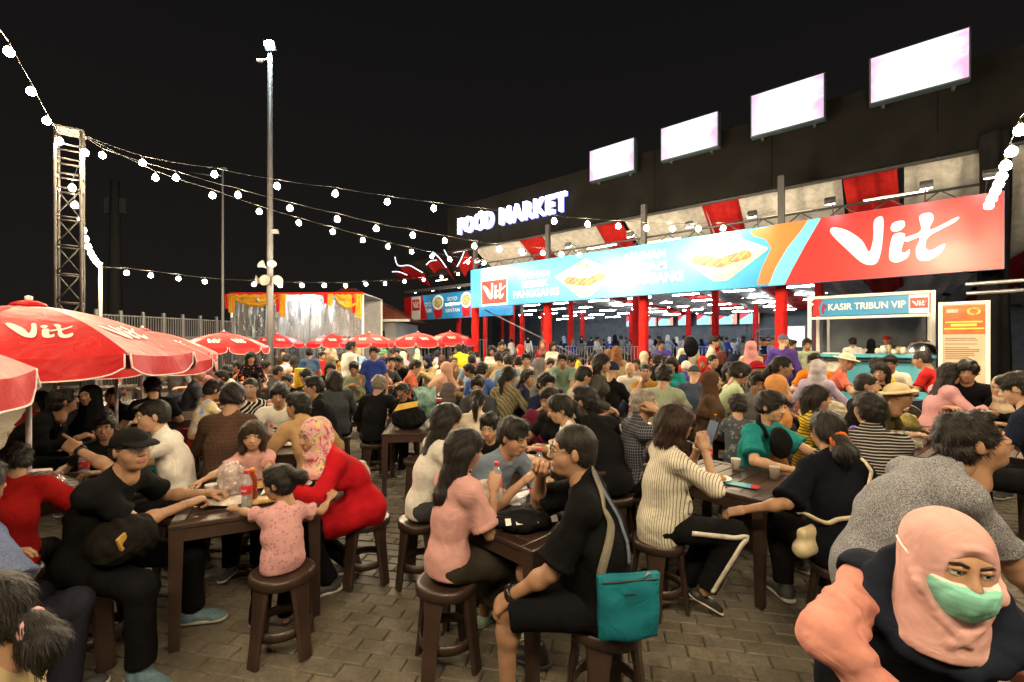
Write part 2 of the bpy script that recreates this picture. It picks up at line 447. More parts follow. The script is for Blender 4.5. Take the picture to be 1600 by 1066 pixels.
def strands(V, Q, kind):
    r = np.random.RandomState(len(kind) * 7 + 1); hang = kind in ('long', 'bob', 'pony', 'lowtail')
    a, b, c, d = (V[Q[:, i]] for i in range(4)); fn = np.cross(c - a, d - b); N = np.zeros_like(V)
    for i in range(4): np.add.at(N, Q[:, i], fn)
    N /= np.linalg.norm(N, axis=1, keepdims=True) + 1e-9
    n = {'crop': 900, 'long': 2600, 'bob': 2200}.get(kind, 1700); i = r.choice(len(V), n); p, nn = V[i], N[i]
    f = p - np.array((.01, -.055, .125)); f /= np.linalg.norm(f, axis=1, keepdims=True)
    if hang: f = f * .5 + np.array((0, 0, -1.0))
    f = f + r.normal(size=f.shape) * .22; f -= nn * (f * nn).sum(1, keepdims=True); f /= np.linalg.norm(f, axis=1, keepdims=True) + 1e-9
    L = (r.uniform(.03, .06, n) if hang else r.uniform(.018, .034, n) * (.5 if kind == 'crop' else 1))[:, None]; w = np.cross(nn, f) * .0016
    lift = (r.uniform(.0, .006, n) + (r.uniform(size=n) < .12) * r.uniform(0, .012, n))[:, None]
    A, B = p + w - nn * .002, p - w - nn * .002; m = p + f * L * .5 + nn * (.003 + lift * .3); C, D = m + w * .8, m - w * .8; T = p + f * L + nn * lift
    Vs = np.stack([A, B, D, C, T], 1).reshape(-1, 3); k = np.arange(n)[:, None] * 5
    return Vs, k + np.array([[0, 1, 2, 3]]), k + np.array([[3, 2, 4]])
def hair_lib(kind):
    if kind in HAIRS: return HAIRS[kind]
    h = .0065; wr = .0075; wsc = 2.1
    add, cut = _scalp()
    front = [ell((0, .135, -.045), (.074, .092, .112), .015, sub=True)]
    ears = [ell((s * .088, -.002, -.03), (.024, .032, .040), .008, sub=True) for s in (-1, 1)]
    if kind == 'short':
        P = add + [ell((0, .052, .088), (.06, .038, .03), .02)] + front + ears + [half((0, 0, -.072), (0, -.1, -1))]
    elif kind == 'fringe':
        P = _scalp(.02)[0] + [ell((0, .055, .078), (.07, .045, .034), .03), ell((-.03, .075, .06), (.04, .03, .025), .02)] + [ell((0, .14, -.055), (.072, .09, .108), .015, sub=True)] + ears + [half((0, 0, -.07), (0, -.1, -1))]
    elif kind == 'crop':
        P = _scalp(.006)[0] + [ell((0, .135, -.03), (.078, .085, .098), .02, sub=True)] + ears + [half((0, 0, -.065), (0, -.1, -1))]; wr = .003
    elif kind == 'quiff':
        P = add + [ell((0, .05, .10), (.055, .045, .034), .03)] + [ell((0, .135, -.045), (.078, .08, .10), .015, sub=True)] + ears + [half((0, 0, -.055), (0, -.1, -1))]
    elif kind == 'long':
        P = _scalp(.018)[0] + [cap((0, -.075, 0), (0, -.10, -.30), .075, .055, .05, ((0, 1, 0), .6)), cap((.07, -.02, .0), (.075, -.03, -.22), .032, .03, .04), cap((-.07, -.02, .0), (-.075, -.03, -.22), .032, .03, .04),
             cap((.03, -.09, -.28), (.05, -.085, -.38), .04, .012, .03), cap((-.04, -.09, -.28), (-.04, -.09, -.40), .045, .012, .03), ell((0, .06, .07), (.06, .04, .03), .03), ell((0, .125, -.045), (.056, .085, .088), .02, sub=True)]; wr = .006
    elif kind == 'bob':
        P = _scalp(.022)[0] + [cap((0, -.07, -.01), (0, -.075, -.11), .085, .085, .05, ((0, 1, 0), .7)), cap((.075, -.01, .0), (.082, .005, -.12), .03, .03, .04), cap((-.075, -.01, .0), (-.082, .005, -.12), .03, .03, .04),
             ell((0, .055, .075), (.065, .04, .03), .03), ell((0, .13, -.05), (.056, .085, .09), .02, sub=True), half((0, 0, -.15), (0, .1, -1))]; wr = .006
    elif kind == 'pony':
        P = _scalp(.010)[0] + [ell((0, -.115, .01), (.03, .03, .03), .02), cap((0, -.125, .0), (0, -.16, -.08), .034, .042, .02), cap((0, -.16, -.08), (.01, -.15, -.22), .042, .014, .03), ell((0, .055, .085), (.055, .035, .025), .03)] + front + ears + [half((0, 0, -.09), (0, -.1, -1), 0)][:0]
    elif kind == 'bun':
        P = _scalp(.012)[0] + [ell((.02, -.140, .020), (.058, .050, .050), .015), ell((-.035, -.13, .045), (.03, .028, .03), .015), ell((0, .055, .08), (.055, .035, .028), .03)] + front + ears; wr = .006
    elif kind == 'lowtail':
        P = _scalp(.012)[0] + [ell((0, -.10, -.05), (.04, .03, .03), .03), cap((0, -.115, -.06), (0, -.135, -.13), .045, .058, .02), cap((0, -.135, -.13), (0, -.12, -.20), .058, .02, .03), ell((0, .055, .082), (.055, .036, .028), .03)] + front + [half((0, 0, -.4), (0, 0, -1))]; wr = .006
    V, Q = sdf_mesh(P, h, wr, wsc, len(HAIRS)); V2, Q2, T2 = strands(V, Q, kind)
    HAIRS[kind] = npmesh('hair', np.concatenate([V, V2]), [np.concatenate([Q, Q2 + len(V)]), T2 + len(V)]); return HAIRS[kind]
COVERS = {}
def cover_lib(kind):
    if kind in COVERS: return COVERS[kind]
    if kind == 'hijab':
        P = [ell((0, -.018, .03), (.094, .112, .104), 0), cap((0, -.01, -.04), (0, -.03, -.15), .088, .085, .05), cap((0, -.02, -.15), (0, -.02, -.25), .10, .165, .06, ((0, 1, 0), .72)),
             ell((0, .03, -.13), (.06, .06, .05), .04), ell((0, -.105, -.04), (.05, .05, .06), .04),
             ell((0, .135, -.008), (.056, .085, .086), .012, sub=True), half((0, 0, -.295), (0, 0, -1))]
        V, Q = sdf_mesh(P, .008, .006, 1.2, 3)
    elif kind == 'hijab_long':
        P = [ell((0, -.018, .03), (.094, .112, .104), 0), cap((0, -.01, -.04), (0, -.03, -.15), .088, .09, .05), cap((0, -.02, -.15), (0, -.02, -.34), .11, .235, .06, ((0, 1, 0), .66)),
             ell((0, .135, -.008), (.056, .085, .086), .012, sub=True), half((0, 0, -.43), (0, -.2, -1))]
        V, Q = sdf_mesh(P, .009, .007, 1.0, 4)
    elif kind == 'cap':
        P = [ell((0, -.012, .034), (.088, .106, .092), 0), half((0, 0, .028), (0, .12, -1)), ]
        V, Q = sdf_mesh(P, .006)
        v, q = sdf_mesh([cap((-.045, .075, .042), (.045, .075, .042), .04, .04, .02, ((0, .25, .97), .22)), cap((-.035, .125, .030), (.035, .125, .030), .038, k=.03, sq=((0, .3, .95), .2)), ell((0, -.012, .128), (.01, .01, .006), 0)], .006)
        Q = np.concatenate([Q, q + len(V)]); V = np.concatenate([V, v])
    elif kind == 'hat':
        P = [ell((0, -.01, .05), (.092, .108, .085), 0), half((0, 0, .03), (0, 0, -1))]
        V, Q = sdf_mesh(P, .007, .003)
        v, q = sdf_mesh([ell((0, -.01, .038), (.155, .172, .018), 0), ell((0, -.01, .01), (.13, .145, .026), .004, sub=True)], .007, .004)
        Q = np.concatenate([Q, q + len(V)]); V = np.concatenate([V, v])
    elif kind == 'beanie':
        P = [ell((0, -.014, .036), (.088, .106, .096), 0), half((0, 0, .022), (0, .2, -1))]; V, Q = sdf_mesh(P, .007, .003, 2)
    elif kind == 'visor':
        P = [ell((0, -.012, .036), (.09, .108, .10), 0), half((0, 0, .03), (0, .2, -1)), ]; V, Q = sdf_mesh(P, .007, .003)
        v, q = sdf_mesh([ell((0, .06, .05), (.12, .10, .016), 0)], .007); Q = np.concatenate([Q, q + len(V)]); V = np.concatenate([V, v])
    COVERS[kind] = npmesh(kind, V, Q); return COVERS[kind]
_HN = {}
def hand_lib(pose, h=.0042):
    """right hand: wrist at origin, fingers +Y, back of hand +Z, thumb -X"""
    if (pose, h) in _HN: return _HN[(pose, h)]
    curl = dict(flat=(6, 10, 8), relax=(22, 35, 25), grip=(55, 70, 45), point=(60, 75, 50))[pose]
    P = [cap((0, -.03, 0), (0, .012, 0), .027, .026, .01, ((0, 0, 1), .78))]
    kn = [(-.030, .088), (-.010, .094), (.011, .090), (.030, .080)]; ln = [(.042, .026, .020), (.046, .030, .021), (.042, .028, .020), (.033, .021, .018)]
    for i, (x, y) in enumerate(kn):
        P.append(cap((x * .7, .008, 0), (x, y, 0), .0175, .0125, .016, None))
        p = np.array((x, y, 0.)); a = 0; sp = x * 1.6
        for j in range(3):
            cj = curl[j]
            if pose == 'point' and i == 0: cj = (6, 6, 4)[j]
            a += math.radians(cj + i * 2)
            d = np.array((math.sin(sp) * math.cos(a), math.cos(sp) * math.cos(a), -math.sin(a)))
            q = p + d * ln[i][j]; P.append(cap(p, q, .0098 - .0008 * j, .0090 - .0010 * j, .0035)); p = q
    th = dict(flat=[(-.052, .045, -.006), (-.068, .075, -.008), (-.076, .100, -.008)], relax=[(-.046, .048, -.018), (-.052, .080, -.03), (-.042, .102, -.038)], grip=[(-.040, .050, -.026), (-.036, .080, -.042), (-.018, .098, -.048)], point=[(-.040, .050, -.026), (-.032, .078, -.040), (-.014, .090, -.046)])[pose]
    p = np.array((-.02, .018, -.004))
    for j, q in enumerate(th): P.append(cap(p, q, (.017, .0125, .011)[j], (.0125, .011, .009)[j], .010 if j == 0 else .004)); p = np.array(q)
    _HN[(pose, h)] = sdf_mesh(P, h); return _HN[(pose, h)]
SHOES = {}
def shoe_lib(kind):
    """ankle at origin, toes +Y, ground at -0.07"""
    if kind in SHOES: return SHOES[kind]
    A = Acc()
    if kind == 'sneaker':
        V, Q = sdf_mesh([ell((0, -.02, -.03), (.043, .055, .05), .02), cap((0, -.02, -.035), (0, .10, -.045), .044, .040, .03), ell((0, .14, -.048), (.044, .05, .028), .03), cap((0, -.015, -.02), (0, -.02, .02), .042, .04, .02), half((0, 0, -.055), (0, 0, -1))], .006); A.add(V, Q, 0)
        V, Q = sdf_mesh([cap((0, -.045, -.06), (0, .15, -.06), .047, .046, k=.0, sq=None), half((0, 0, -.07), (0, 0, -1)), half((0, 0, -.048), (0, 0, 1))], .006); A.add(V, Q, 1)
    elif kind == 'flat':
        V, Q = sdf_mesh([ell((0, -.03, -.045), (.034, .04, .03), .02), cap((0, -.03, -.055), (0, .12, -.058), .032, .034, .03), half((0, 0, -.06), (0, 0, -1)), ell((0, .03, -.03), (.022, .06, .022), .01, sub=True)], .005); A.add(V, Q, 0)
        V, Q = sdf_mesh([cap((0, -.035, -.062), (0, .13, -.062), .036, .036, 0), half((0, 0, -.07), (0, 0, -1)), half((0, 0, -.056), (0, 0, 1))], .005); A.add(V, Q, 1)
    SHOES[kind] = A.mesh('shoe'); return SHOES[kind]
def foot_prims(a, d):
    """bare foot: ankle a, toe dir d"""
    a = np.array(a); d = _nrm(d); s = np.array((0, 0, 1.))
    return [cap(a, a + d * .05 - s * .03, .036, .034, .02), cap(a - d * .035 - s * .035, a + d * .08 - s * .045, .032, .032, .02), cap(a + d * .08 - s * .045, a + d * .155 - s * .052, .036, .022, .02, (s, .6))]

# ------------------------------------------------------------------ skeleton
def rotm(ax, deg): return np.array(Matrix.Rotation(math.radians(deg), 3, ax))
def ik(a, t, l1, l2, hint):
    a = np.array(a, float); t = np.array(t, float); d = t - a; L = np.linalg.norm(d); L2 = min(L, (l1 + l2) * .998); dn = d / (L + 1e-9)
    t = a + dn * L2; x = (l1 * l1 - l2 * l2 + L2 * L2) / (2 * L2); y = math.sqrt(max(l1 * l1 - x * x, 1e-6))
    hn = np.array(hint, float); hn = hn - dn * (hn @ dn); hn = _nrm(hn)
    return a + dn * x + hn * y, t
def skeleton(sp):
    s = sp.get('s', 1.0); sex = sp.get('sex', 'm'); f = sex != 'm'; K = {}
    sit = sp.get('pose', 'sit') == 'sit'; seat = sp.get('seat', .45)
    hp = seat + .095 * s if sit else sp.get('hip', .90 * s)
    lean, side, tw = sp.get('lean', 8), sp.get('side', 0), sp.get('twist', 0)
    P0 = np.array((0, 0, hp))
    R1 = rotm('Y', side * .7) @ rotm('X', -lean * .75); R2 = rotm('Z', tw) @ rotm('Y', side * 1.2) @ rotm('X', -(lean * 1.3 + sp.get('slouch', 6)))
    up = np.array((0, 0, 1.))
    P1 = P0 + R1 @ up * .26 * s; P2 = P1 + R2 @ up * .245 * s
    hy, hpit, hr = (list(sp.get('head', (0, 0, 0))) + [0, 0, 0])[:3]
    nd = _nrm(R2 @ up * .55 + up * .45 + R2 @ np.array((0, 1., 0)) * .12); 
    hs = s * .97 if sex != 'c' else sp.get('hs', .86)
    H = P2 + nd * (.155 * hs if sex != 'c' else .03 + .12 * hs)
    HR = rotm('Z', tw + hy) @ rotm('X', hpit) @ rotm('Y', hr)
    sw = (.153 if not f else .127) * s
    xs = R2 @ np.array((1., 0, 0)); sc = P2 - R2 @ up * .068 * s
    K.update(P0=P0, P1=P1, P2=P2, H=H, HR=HR, hs=hs, f1=R1 @ np.array((0, 1., 0)), f2=R2 @ np.array((0, 1., 0)), x2=xs, up2=R2 @ up, s=s, sex=sex, sc=sc)
    arms = {}
    for side_, sg in (('L', -1), ('R', 1)):
        S = sc + xs * sg * sw
        tgt = sp.get(side_); hint = sp.get('e' + side_, (sg * .9, -.5, -.8))
        if tgt is None: tgt = (sg * .12 * s, .30 * s, hp + .09) if sit else (sg * .24 * s, .06, hp - .08)
        E, Wp = ik(S, tgt, .285 * s, .25 * s, hint); arms[side_] = (S, E, Wp)
    K['arms'] = arms
    legs = {}
    for side_, sg in (('L', -1), ('R', 1)):
        Hj = P0 + np.array((sg * .085 * s, 0, -.01))
        tgt = sp.get('f' + side_)
        if tgt is None: tgt = (sg * .13 * s, .38 * s, .075) if sit else (sg * .10 * s, sp.get('stride', 0) * sg, .075)
        hint = sp.get('k' + side_, (sg * .15, 1, 1.2) if sit else (0, 1, 0))
        Kn, An = ik(Hj, tgt, .43 * s, .41 * s, hint); legs[side_] = (Hj, Kn, An)
    K['legs'] = legs; return K

def torso_prims(K, e=0.0, fat=0.0, hem=None):
    s, P0, P1, P2, f1, f2, x2, up2 = (K[k] for k in ('s', 'P0', 'P1', 'P2', 'f1', 'f2', 'x2', 'up2'))
    fem = K['sex'] == 'f'; ch = K['sex'] == 'c'; x0 = np.array((1., 0, 0))
    w = s * (.84 if not fem else .78) * (1.04 if ch else 1); ft = fat * s
    P = [cap(P0 - x0 * .055 * w, P0 + x0 * .055 * w, .125 * w + e + ft * .5, k=.05, sq=(f1, .85)),
         cap(P0, P1, .142 * w + e + ft, (.132 if fem else .145) * w + e + ft, .06, (f1, .74)),
         cap(P1, P2 - up2 * .135 * s, (.14 if fem else .152) * w + e + ft * .7, (.118 if fem else .130) * w + e + ft * .2, .06, (f2, .72)),
         cap(K['arms']['L'][0] - up2 * .005, K['arms']['R'][0] - up2 * .005, .052 * s + e, k=.05),
         cap(P2 - up2 * .012 * s, K['arms']['L'][0] - up2 * .002, .036 * s + e * .7, .046 * s + e * .8, .04), cap(P2 - up2 * .012 * s, K['arms']['R'][0] - up2 * .002, .036 * s + e * .7, .046 * s + e * .8, .04)]
    if fem:
        c = P1 + up2 * .07 * s + f2 * .085 * s
        P += [ell(c + x2 * .065 * s, np.array((.062, .06, .06)) * s + e, .05), ell(c - x2 * .065 * s, np.array((.062, .06, .06)) * s + e, .05)]
    if fat > .01: P.append(ell((P0 + P1) / 2 + f1 * (.05 * s + ft), (.12 * s + ft, .10 * s + ft, .12 * s + ft), .06))
    return P
def arm_prims(K, side, e=0.0, upto=2.0, loose=0.0):
    """upto: 1 = elbow, 2 = wrist; flat cut at the end when e>0"""
    S, E, Wp = K['arms'][side]; s = K['s']; th = s * (.84 if K['sex'] != 'm' else .93); P = []
    r0, r1, r2, r3 = .050 * th, .040 * th, .039 * th, .0275 * th
    if e == 0: return [cap(S, E, r0, r1, .03), cap(E, Wp, r2, r3, .02), ell(E + (Wp - E) * .28, (.043 * th,) * 3, .03)]
    if upto <= 1: return [cap(S, S + (E - S) * upto, r0 + e, r1 + e + loose, .03, cut='b'), cap(S + (E - S) * (upto - .07), S + (E - S) * upto, r1 + e + loose + .006, r1 + e + loose + .006, .004, cut='ab')]
    return [cap(S, E, r0 + e, r1 + e + loose * .6, .03), cap(E, E + (Wp - E) * (upto - 1), r2 + e + loose * .6, r3 + e + loose, .03, cut='b')]
def leg_prims(K, side, e=0.0, upto=2.0, loose=0.0):
    Hj, Kn, An = K['legs'][side]; s = K['s']; P = []
    r0, r1, r2, r3 = .079 * s, .055 * s, .051 * s, .034 * s
    if e == 0: 
        cal = Kn + (An - Kn) * .3 - _nrm(np.cross(np.cross(An - Kn, Hj - Kn), An - Kn)) * -.012
        return [cap(Hj, Kn, r0, r1, .03), cap(Kn, An, r2, r3, .025), ell(cal, (.05 * s,) * 3, .04)]
    if upto <= 1: return [cap(Hj, Hj + (Kn - Hj) * upto, r0 + e, r1 + e + loose, .04, cut='b')]
    return [cap(Hj, Kn, r0 + e, r1 + e + loose * .5, .04), cap(Kn, Kn + (An - Kn) * (upto - 1), r2 + e + loose * .5, r3 + e + loose, .03, cut='b')]
def frame4(o, y, z):
    y = _nrm(y); x = _nrm(np.cross(y, z)); z = np.cross(x, y); M = np.eye(4); M[:3, 0], M[:3, 1], M[:3, 2], M[:3, 3] = x, y, z, o; return M

def person_meshes(sp, h=.013, headres=.0055, handres=.0042):
    """returns dict of meshes in the person's own frame (facing +Y, ground z = 0)"""
    K = skeleton(sp); s, sex = K['s'], K['sex']; out = {'K': K}; seed = sp.get('seed', 1)
    A = Acc()
    P = torso_prims(K, -.012) + [cap(K['P2'] - K['up2'] * .04, K['H'] - K['HR'] @ np.array((0, .012, .05)), .056 * s, .052 * s, .03)]
    for sd in 'LR': P += arm_prims(K, sd) + leg_prims(K, sd)
    if sp.get('bare'):
        for sd in 'LR':
            Hj, Kn, An = K['legs'][sd]; P += foot_prims(An, sp.get('t' + sd, (0, 1, 0)))
    V, Q = sdf_mesh(P, h); A.add(V, Q, 0)
    hv, hq, hm = head_lib(headres, sex)
    HM = np.eye(4); HM[:3, :3] = K['HR'] * K['hs']; HM[:3, 3] = K['H']; A.add(hv, hq, hm, HM)
    for sd, sg in (('L', -1), ('R', 1)):
        S, E, Wp = K['arms'][sd]; d = Wp - E
        hd = sp.get('h' + sd); d = _nrm(_nrm(d) + (np.array(hd) if hd is not None else np.zeros(3)))
        pn = sp.get('p' + sd, (sg * .35, -.2, 1))        # direction the back of the hand faces
        v, q = hand_lib(sp.get('g' + sd, 'relax'), handres)
        v = v.copy(); 
        if sd == 'L': v[:, 0] *= -1; q = q[:, ::-1]
        M = frame4(Wp, d, pn); M[:3, :3] *= (.92 if sex == 'f' else 1.0) * (s if sex != 'c' else s * 1.05)
        A.add(v, q, 0, M)
    out['body'] = A.mesh('body')
    fat = sp.get('fat', 0)
    top = sp.get('top', 'tee'); e = sp.get('ease', .014); wr = sp.get('wr', .006)
    P = torso_prims(K, e, fat)
    hem = sp.get('hem', .07 if sp.get('pose', 'sit') == 'sit' else .13); P0, f1 = K['P0'], K['f1']
    if top in ('tee', 'long', 'shirt', 'mid'):
        P.append(cap(P0, P0 - np.array((0, 0, hem + .05)), .120 * s * (.94 if sex == 'f' else 1) + e + fat, .122 * s * (.94 if sex == 'f' else 1) + e * 1.4 + fat, .04, (f1, .84)))
    if top == 'tunic' or top == 'dress':
        for sd in 'LR':
            Hj, Kn, An = K['legs'][sd]; P.append(cap(Hj, Hj + (Kn - Hj) * (.62 if top == 'tunic' else .98), .10 * s + e, .085 * s + e, .09))
        if top == 'dress':
            for sd in 'LR':
                Hj, Kn, An = K['legs'][sd]; P.append(cap(Kn, Kn + (An - Kn) * .86, .075 * s + e, .085 * s + e, .10, cut='b'))
    up = {'tee': sp.get('sleeve', .66), 'long': 1.93, 'shirt': 1.9, 'mid': 1.35, 'tunic': 1.9, 'dress': 1.93, 'vest': 0}[top]
    P.append(cap(K['P2'] - K['up2'] * .03, K['P2'] + K['up2'] * .04 * s, .066 * s, .058 * s, .03))
    nk = K['P2'] + K['up2'] * (.026 if sp.get('collar') is None else sp['collar']) * s
    P.append(half(nk, K['up2'] * .86 + K['f2'] * .5))
    if top in ('tee', 'long', 'shirt', 'mid'): P.append(half(P0 - np.array((0, 0, hem)), (0, 0, -1)))
    rn = _nrm(K['up2'] * .86 + K['f2'] * .5); ra = _nrm(np.cross(rn, K['x2'])); rc = nk - K['up2'] * .004
    if sp.get('cover') is None:
        rg = [rc + K['x2'] * .060 * s * math.cos(t) - ra * .062 * s * math.sin(t) for t in np.linspace(0, 2 * math.pi, 13)]
        for a_, b_ in zip(rg[:-1], rg[1:]): P.append(cap(a_, b_, .0085, .0085, .006))
    if up: 
        for sd in 'LR': P += arm_prims(K, sd, e * .8, up, sp.get('loose', .010))
    if sp.get('folds'):
        for sd in 'LR':
            S, E, Wp = K['arms'][sd]; th = s * (.84 if sex != 'm' else .93)
            for A_, B_, fs, ra_, rb_ in ((S, E, (.42, .60, .76, .90), .050, .040), (E, Wp, (.10, .24, .42, .66), .039, .0275)):
                dd = _nrm(B_ - A_); u_ = _nrm(np.cross(dd, (.31, .2, .93))); v_ = np.cross(dd, u_)
                for i_, f_ in enumerate(fs):
                    r_ = (ra_ + (rb_ - ra_) * f_) * th + e * .8 + .004; ti = .035 * (1 if i_ % 2 else -1); ph_ = i_ * 1.9; pr = None
                    for t_ in np.linspace(ph_, ph_ + 4.2, 10):
                        q_ = A_ + (B_ - A_) * f_ + u_ * r_ * math.cos(t_) + v_ * r_ * math.sin(t_) + dd * ti * math.sin(t_ - ph_)
                        if pr is not None: P.append(cap(pr, q_, .007, .007, .014))
                        pr = q_
    out['shirt'] = npmesh('shirt', *sdf_mesh(P, h * .92, wr, 1.0, seed))
    bot = sp.get('bottom', 'trousers')
    if bot and top != 'dress':
        pw = .78 if sex == 'f' else .86
        P = [cap(P0 - np.array((.05 * s, 0, 0)), P0 + np.array((.05 * s, 0, 0)), .116 * s * pw + fat * .6, k=.05, sq=(f1, .86)), cap(P0, P0 + (K['P1'] - P0) * .3, .12 * s * pw + fat * .7, .116 * s * pw + fat * .7, .04, (f1, .74))]
        upl = dict(trousers=1.95, shorts=.92, knee=1.25, skirt=1.7)[bot]
        for sd in 'LR': P += leg_prims(K, sd, .013, upl, sp.get('pl', .016 if bot == 'trousers' else .03))
        if bot == 'skirt':
            a, b = K['legs']['L'], K['legs']['R']; P.append(cap((a[0] + b[0]) / 2 * .8 + (a[1] + b[1]) / 2 * .2, (a[1] + b[1]) / 2, .105 * s, .10 * s, .06)); P.append(cap((a[1] + b[1]) / 2, (a[1] + b[1]) / 2 + ((a[2] + b[2]) / 2 - (a[1] + b[1]) / 2) * .7, .10 * s, .12 * s, .08, cut='b'))
        out['trousers'] = npmesh('trousers', *sdf_mesh(P, h, .005, 1.0, seed + 9))
    return out
def place_person(ms, loc, yaw, label, sp, group=None, shoes=True, skin=None, scale=1.0):
    K = ms['K']; e = empty('person', loc, math.radians(yaw), label, 'person', group)
    if scale != 1.0: e.scale = (scale,) * 3
    link('body', ms['body'], e, [mskin(sp.get('skin', 0) if skin is None else skin), M_LIP, M_EYEW, M_DARK])
    if 'shirt' in ms: link(sp.get('topname', 'shirt'), ms['shirt'], e, sp['tm'])
    if 'trousers' in ms: link({'skirt': 'skirt', 'shorts': 'shorts', 'knee': 'shorts'}.get(sp.get('bottom'), 'trousers'), ms['trousers'], e, sp.get('bm', M_BLACKFAB))
    HM = np.eye(4); HM[:3, :3] = K['HR'] * K['hs']; HM[:3, 3] = K['H']; HM = Matrix(HM.tolist())
    hk = sp.get('hair', 'short')
    if hk: link('hair', hair_lib(hk), e, sp.get('hm', mhair()), mtx=HM)
    ck = sp.get('cover')
    if ck: link({'hijab_long': 'hijab', 'cap': 'baseball_cap', 'hat': 'sun_hat', 'visor': 'sun_visor'}.get(ck, ck), cover_lib(ck), e, sp.get('cm', M_BLACKFAB), mtx=HM)
    if shoes and not sp.get('bare'):
        for sd, sg in (('L', -1), ('R', 1)):
            Hj, Kn, An = K['legs'][sd]; d = np.array(sp.get('t' + sd, (sg * .15, 1, 0)), float); d = _nrm(d); up = np.array((0, 0, 1.)); 
            M = frame4(An, d, up); M[:3, :3] *= min(1.0, K['s'] * 1.02); link('shoe', shoe_lib(sp.get('shoe', 'sneaker')), e, sp.get('sm', [mplain((.05, .05, .055), .6), mplain((.5, .48, .44), .6)]), mtx=Matrix(M.tolist()))
    return e, HM
def specs_glass(e, HM, c=(.02, .02, .02)):
    m = MB(); 
    for s in (-1, 1):
        m.tube([(s * .031 + .024 * math.cos(a), .106 - .004 * abs(math.cos(a)), .006 + .0175 * math.sin(a)) for a in np.linspace(0, 2 * math.pi, 17)[:-1]], .0019, 6, closed=True)
        m.tube([(s * .055, .103, .010), (s * .076, .08, .012), (s * .082, .0, .010)], .0019, 6)
    m.tube([(-.008, .107, .010), (.008, .107, .010)], .0019, 6)
    fr = m.obj('glasses', mplain(c, .3, .05), e, True, mtx=HM)
    for s in (-1, 1):
        g = MB(); g.poly([(s * .031 + .023 * math.cos(a), .106, .006 + .0165 * math.sin(a)) for a in np.linspace(0, 2 * math.pi, 17)[:-1]])
        t = _MC.get('lens')
        if t is None:
            q = NT('lens'); tr = q.n('ShaderNodeBsdfTransparent'); gl = q.n('ShaderNodeBsdfGlossy'); gl.inputs['Roughness'].default_value = .05; mx = q.n('ShaderNodeMixShader'); mx.inputs[0].default_value = .07
            q.l(tr, 0, mx, 1); q.l(gl, 0, mx, 2); q.l(mx, 0, q.out, 'Surface'); _MC['lens'] = t = q.m
        g.obj('lens', t, fr)
    return fr
M_BLACKFAB = mfab((.013, .013, .015))
# ------------------------------------------------------------------ writing and the brush logo
_TX = {}
def text_mesh(txt, bold=.0, ext=.0, space=1.0):
    """text outline mesh in the XZ plane, cap height 1, left edge at x = 0; returns (mesh, width)"""
    k = (txt, bold, ext, space)
    if k in _TX: return _TX[k]
    cu = bpy.data.curves.new('lettering', 'FONT'); cu.body = txt; cu.size = 1.0; cu.offset = bold; cu.extrude = ext; cu.space_character = space; cu.resolution_u = 3
    o = bpy.data.objects.new('lettering', cu); COL.objects.link(o); dg = bpy.context.evaluated_depsgraph_get(); dg.update()
    me = bpy.data.meshes.new_from_object(o.evaluated_get(dg)); bpy.data.objects.remove(o); bpy.data.curves.remove(cu)
    n = len(me.vertices); V = np.empty(n * 3, np.float32); me.vertices.foreach_get('co', V); V = V.reshape(-1, 3)
    h = V[:, 1].max(); V[:, 0] -= V[:, 0].min(); V[:, :2] /= .73 if h < .73 else h
    V = V[:, [0, 2, 1]]; V[:, 1] *= -1
    me.vertices.foreach_set('co', V.ravel()); me.update(); me.materials.clear()
    _TX[k] = (me, float(V[:, 0].max())); return _TX[k]
def put_text(txt, parent, x0, x1, z, h, y, mat, name='lettering', bold=.012, ext=0.0):
    me, w = text_mesh(txt, bold, ext)
    return link(name, me, parent, mat, loc=(x0, y, z), scale=((x1 - x0) / w, 1 if ext == 0 else h, h))
def crom(pts, n=6):
    out = []; N = len(pts)
    for i in range(N):
        p0, p1, p2, p3 = (np.array(pts[(i + j) % N], float) for j in (-1, 0, 1, 2))
        for k in range(n):
            t = k / n; out.append(tuple(.5 * (2 * p1 + (p2 - p0) * t + (2 * p0 - 5 * p1 + 4 * p2 - p3) * t * t + (3 * p1 - p0 - 3 * p2 + p3) * t ** 3)))
    return out
_LG = [[(50,178),(62,171),(105,182),(150,208),(173,236),(186,205),(188,168),(212,162),(215,190),(208,238),(195,262),(172,265),(145,255),(100,222),(65,195)],
       [(236,188),(246,178),(272,177),(276,188),(262,197),(242,197)],
       [(243,206),(270,203),(277,212),(267,238),(274,246),(290,240),(284,256),(258,265),(236,260),(232,242)],
       [(316,172),(345,168),(354,180),(346,203),(414,184),(408,194),(343,216),(333,238),(346,246),(378,236),(384,239),(370,255),(340,267),(312,262),(307,240),(317,217),(282,223),(277,214),(320,203)]]
LOGO = [[((x - 50) / 365, (270 - y) / 365) for x, y in crom(p, 4)] for p in _LG]      # width 1, height .30
def logo_tris(sub=0.0):
    """list of (verts2d, tris) for the logo strokes; optionally cut finer"""
    bm = bmesh.new()
    for p in LOGO:
        vs = [bm.verts.new((x, y, 0)) for x, y in p]
        for t in tessellate_polygon([[Vector((x, y, 0)) for x, y in p]]):
            try: bm.faces.new([vs[i] for i in t])
            except ValueError: pass
    if sub:
        for _ in range(3):
            ed = [e for e in bm.edges if e.calc_length() > sub]
            if not ed: break
            bmesh.ops.subdivide_edges(bm, edges=ed, cuts=1); bmesh.ops.triangulate(bm, faces=bm.faces)
    bm.verts.index_update(); V = [v.co.copy() for v in bm.verts]; F = [[v.index for v in f.verts] for f in bm.faces]; bm.free(); return V, F
_LV, _LF = logo_tris()
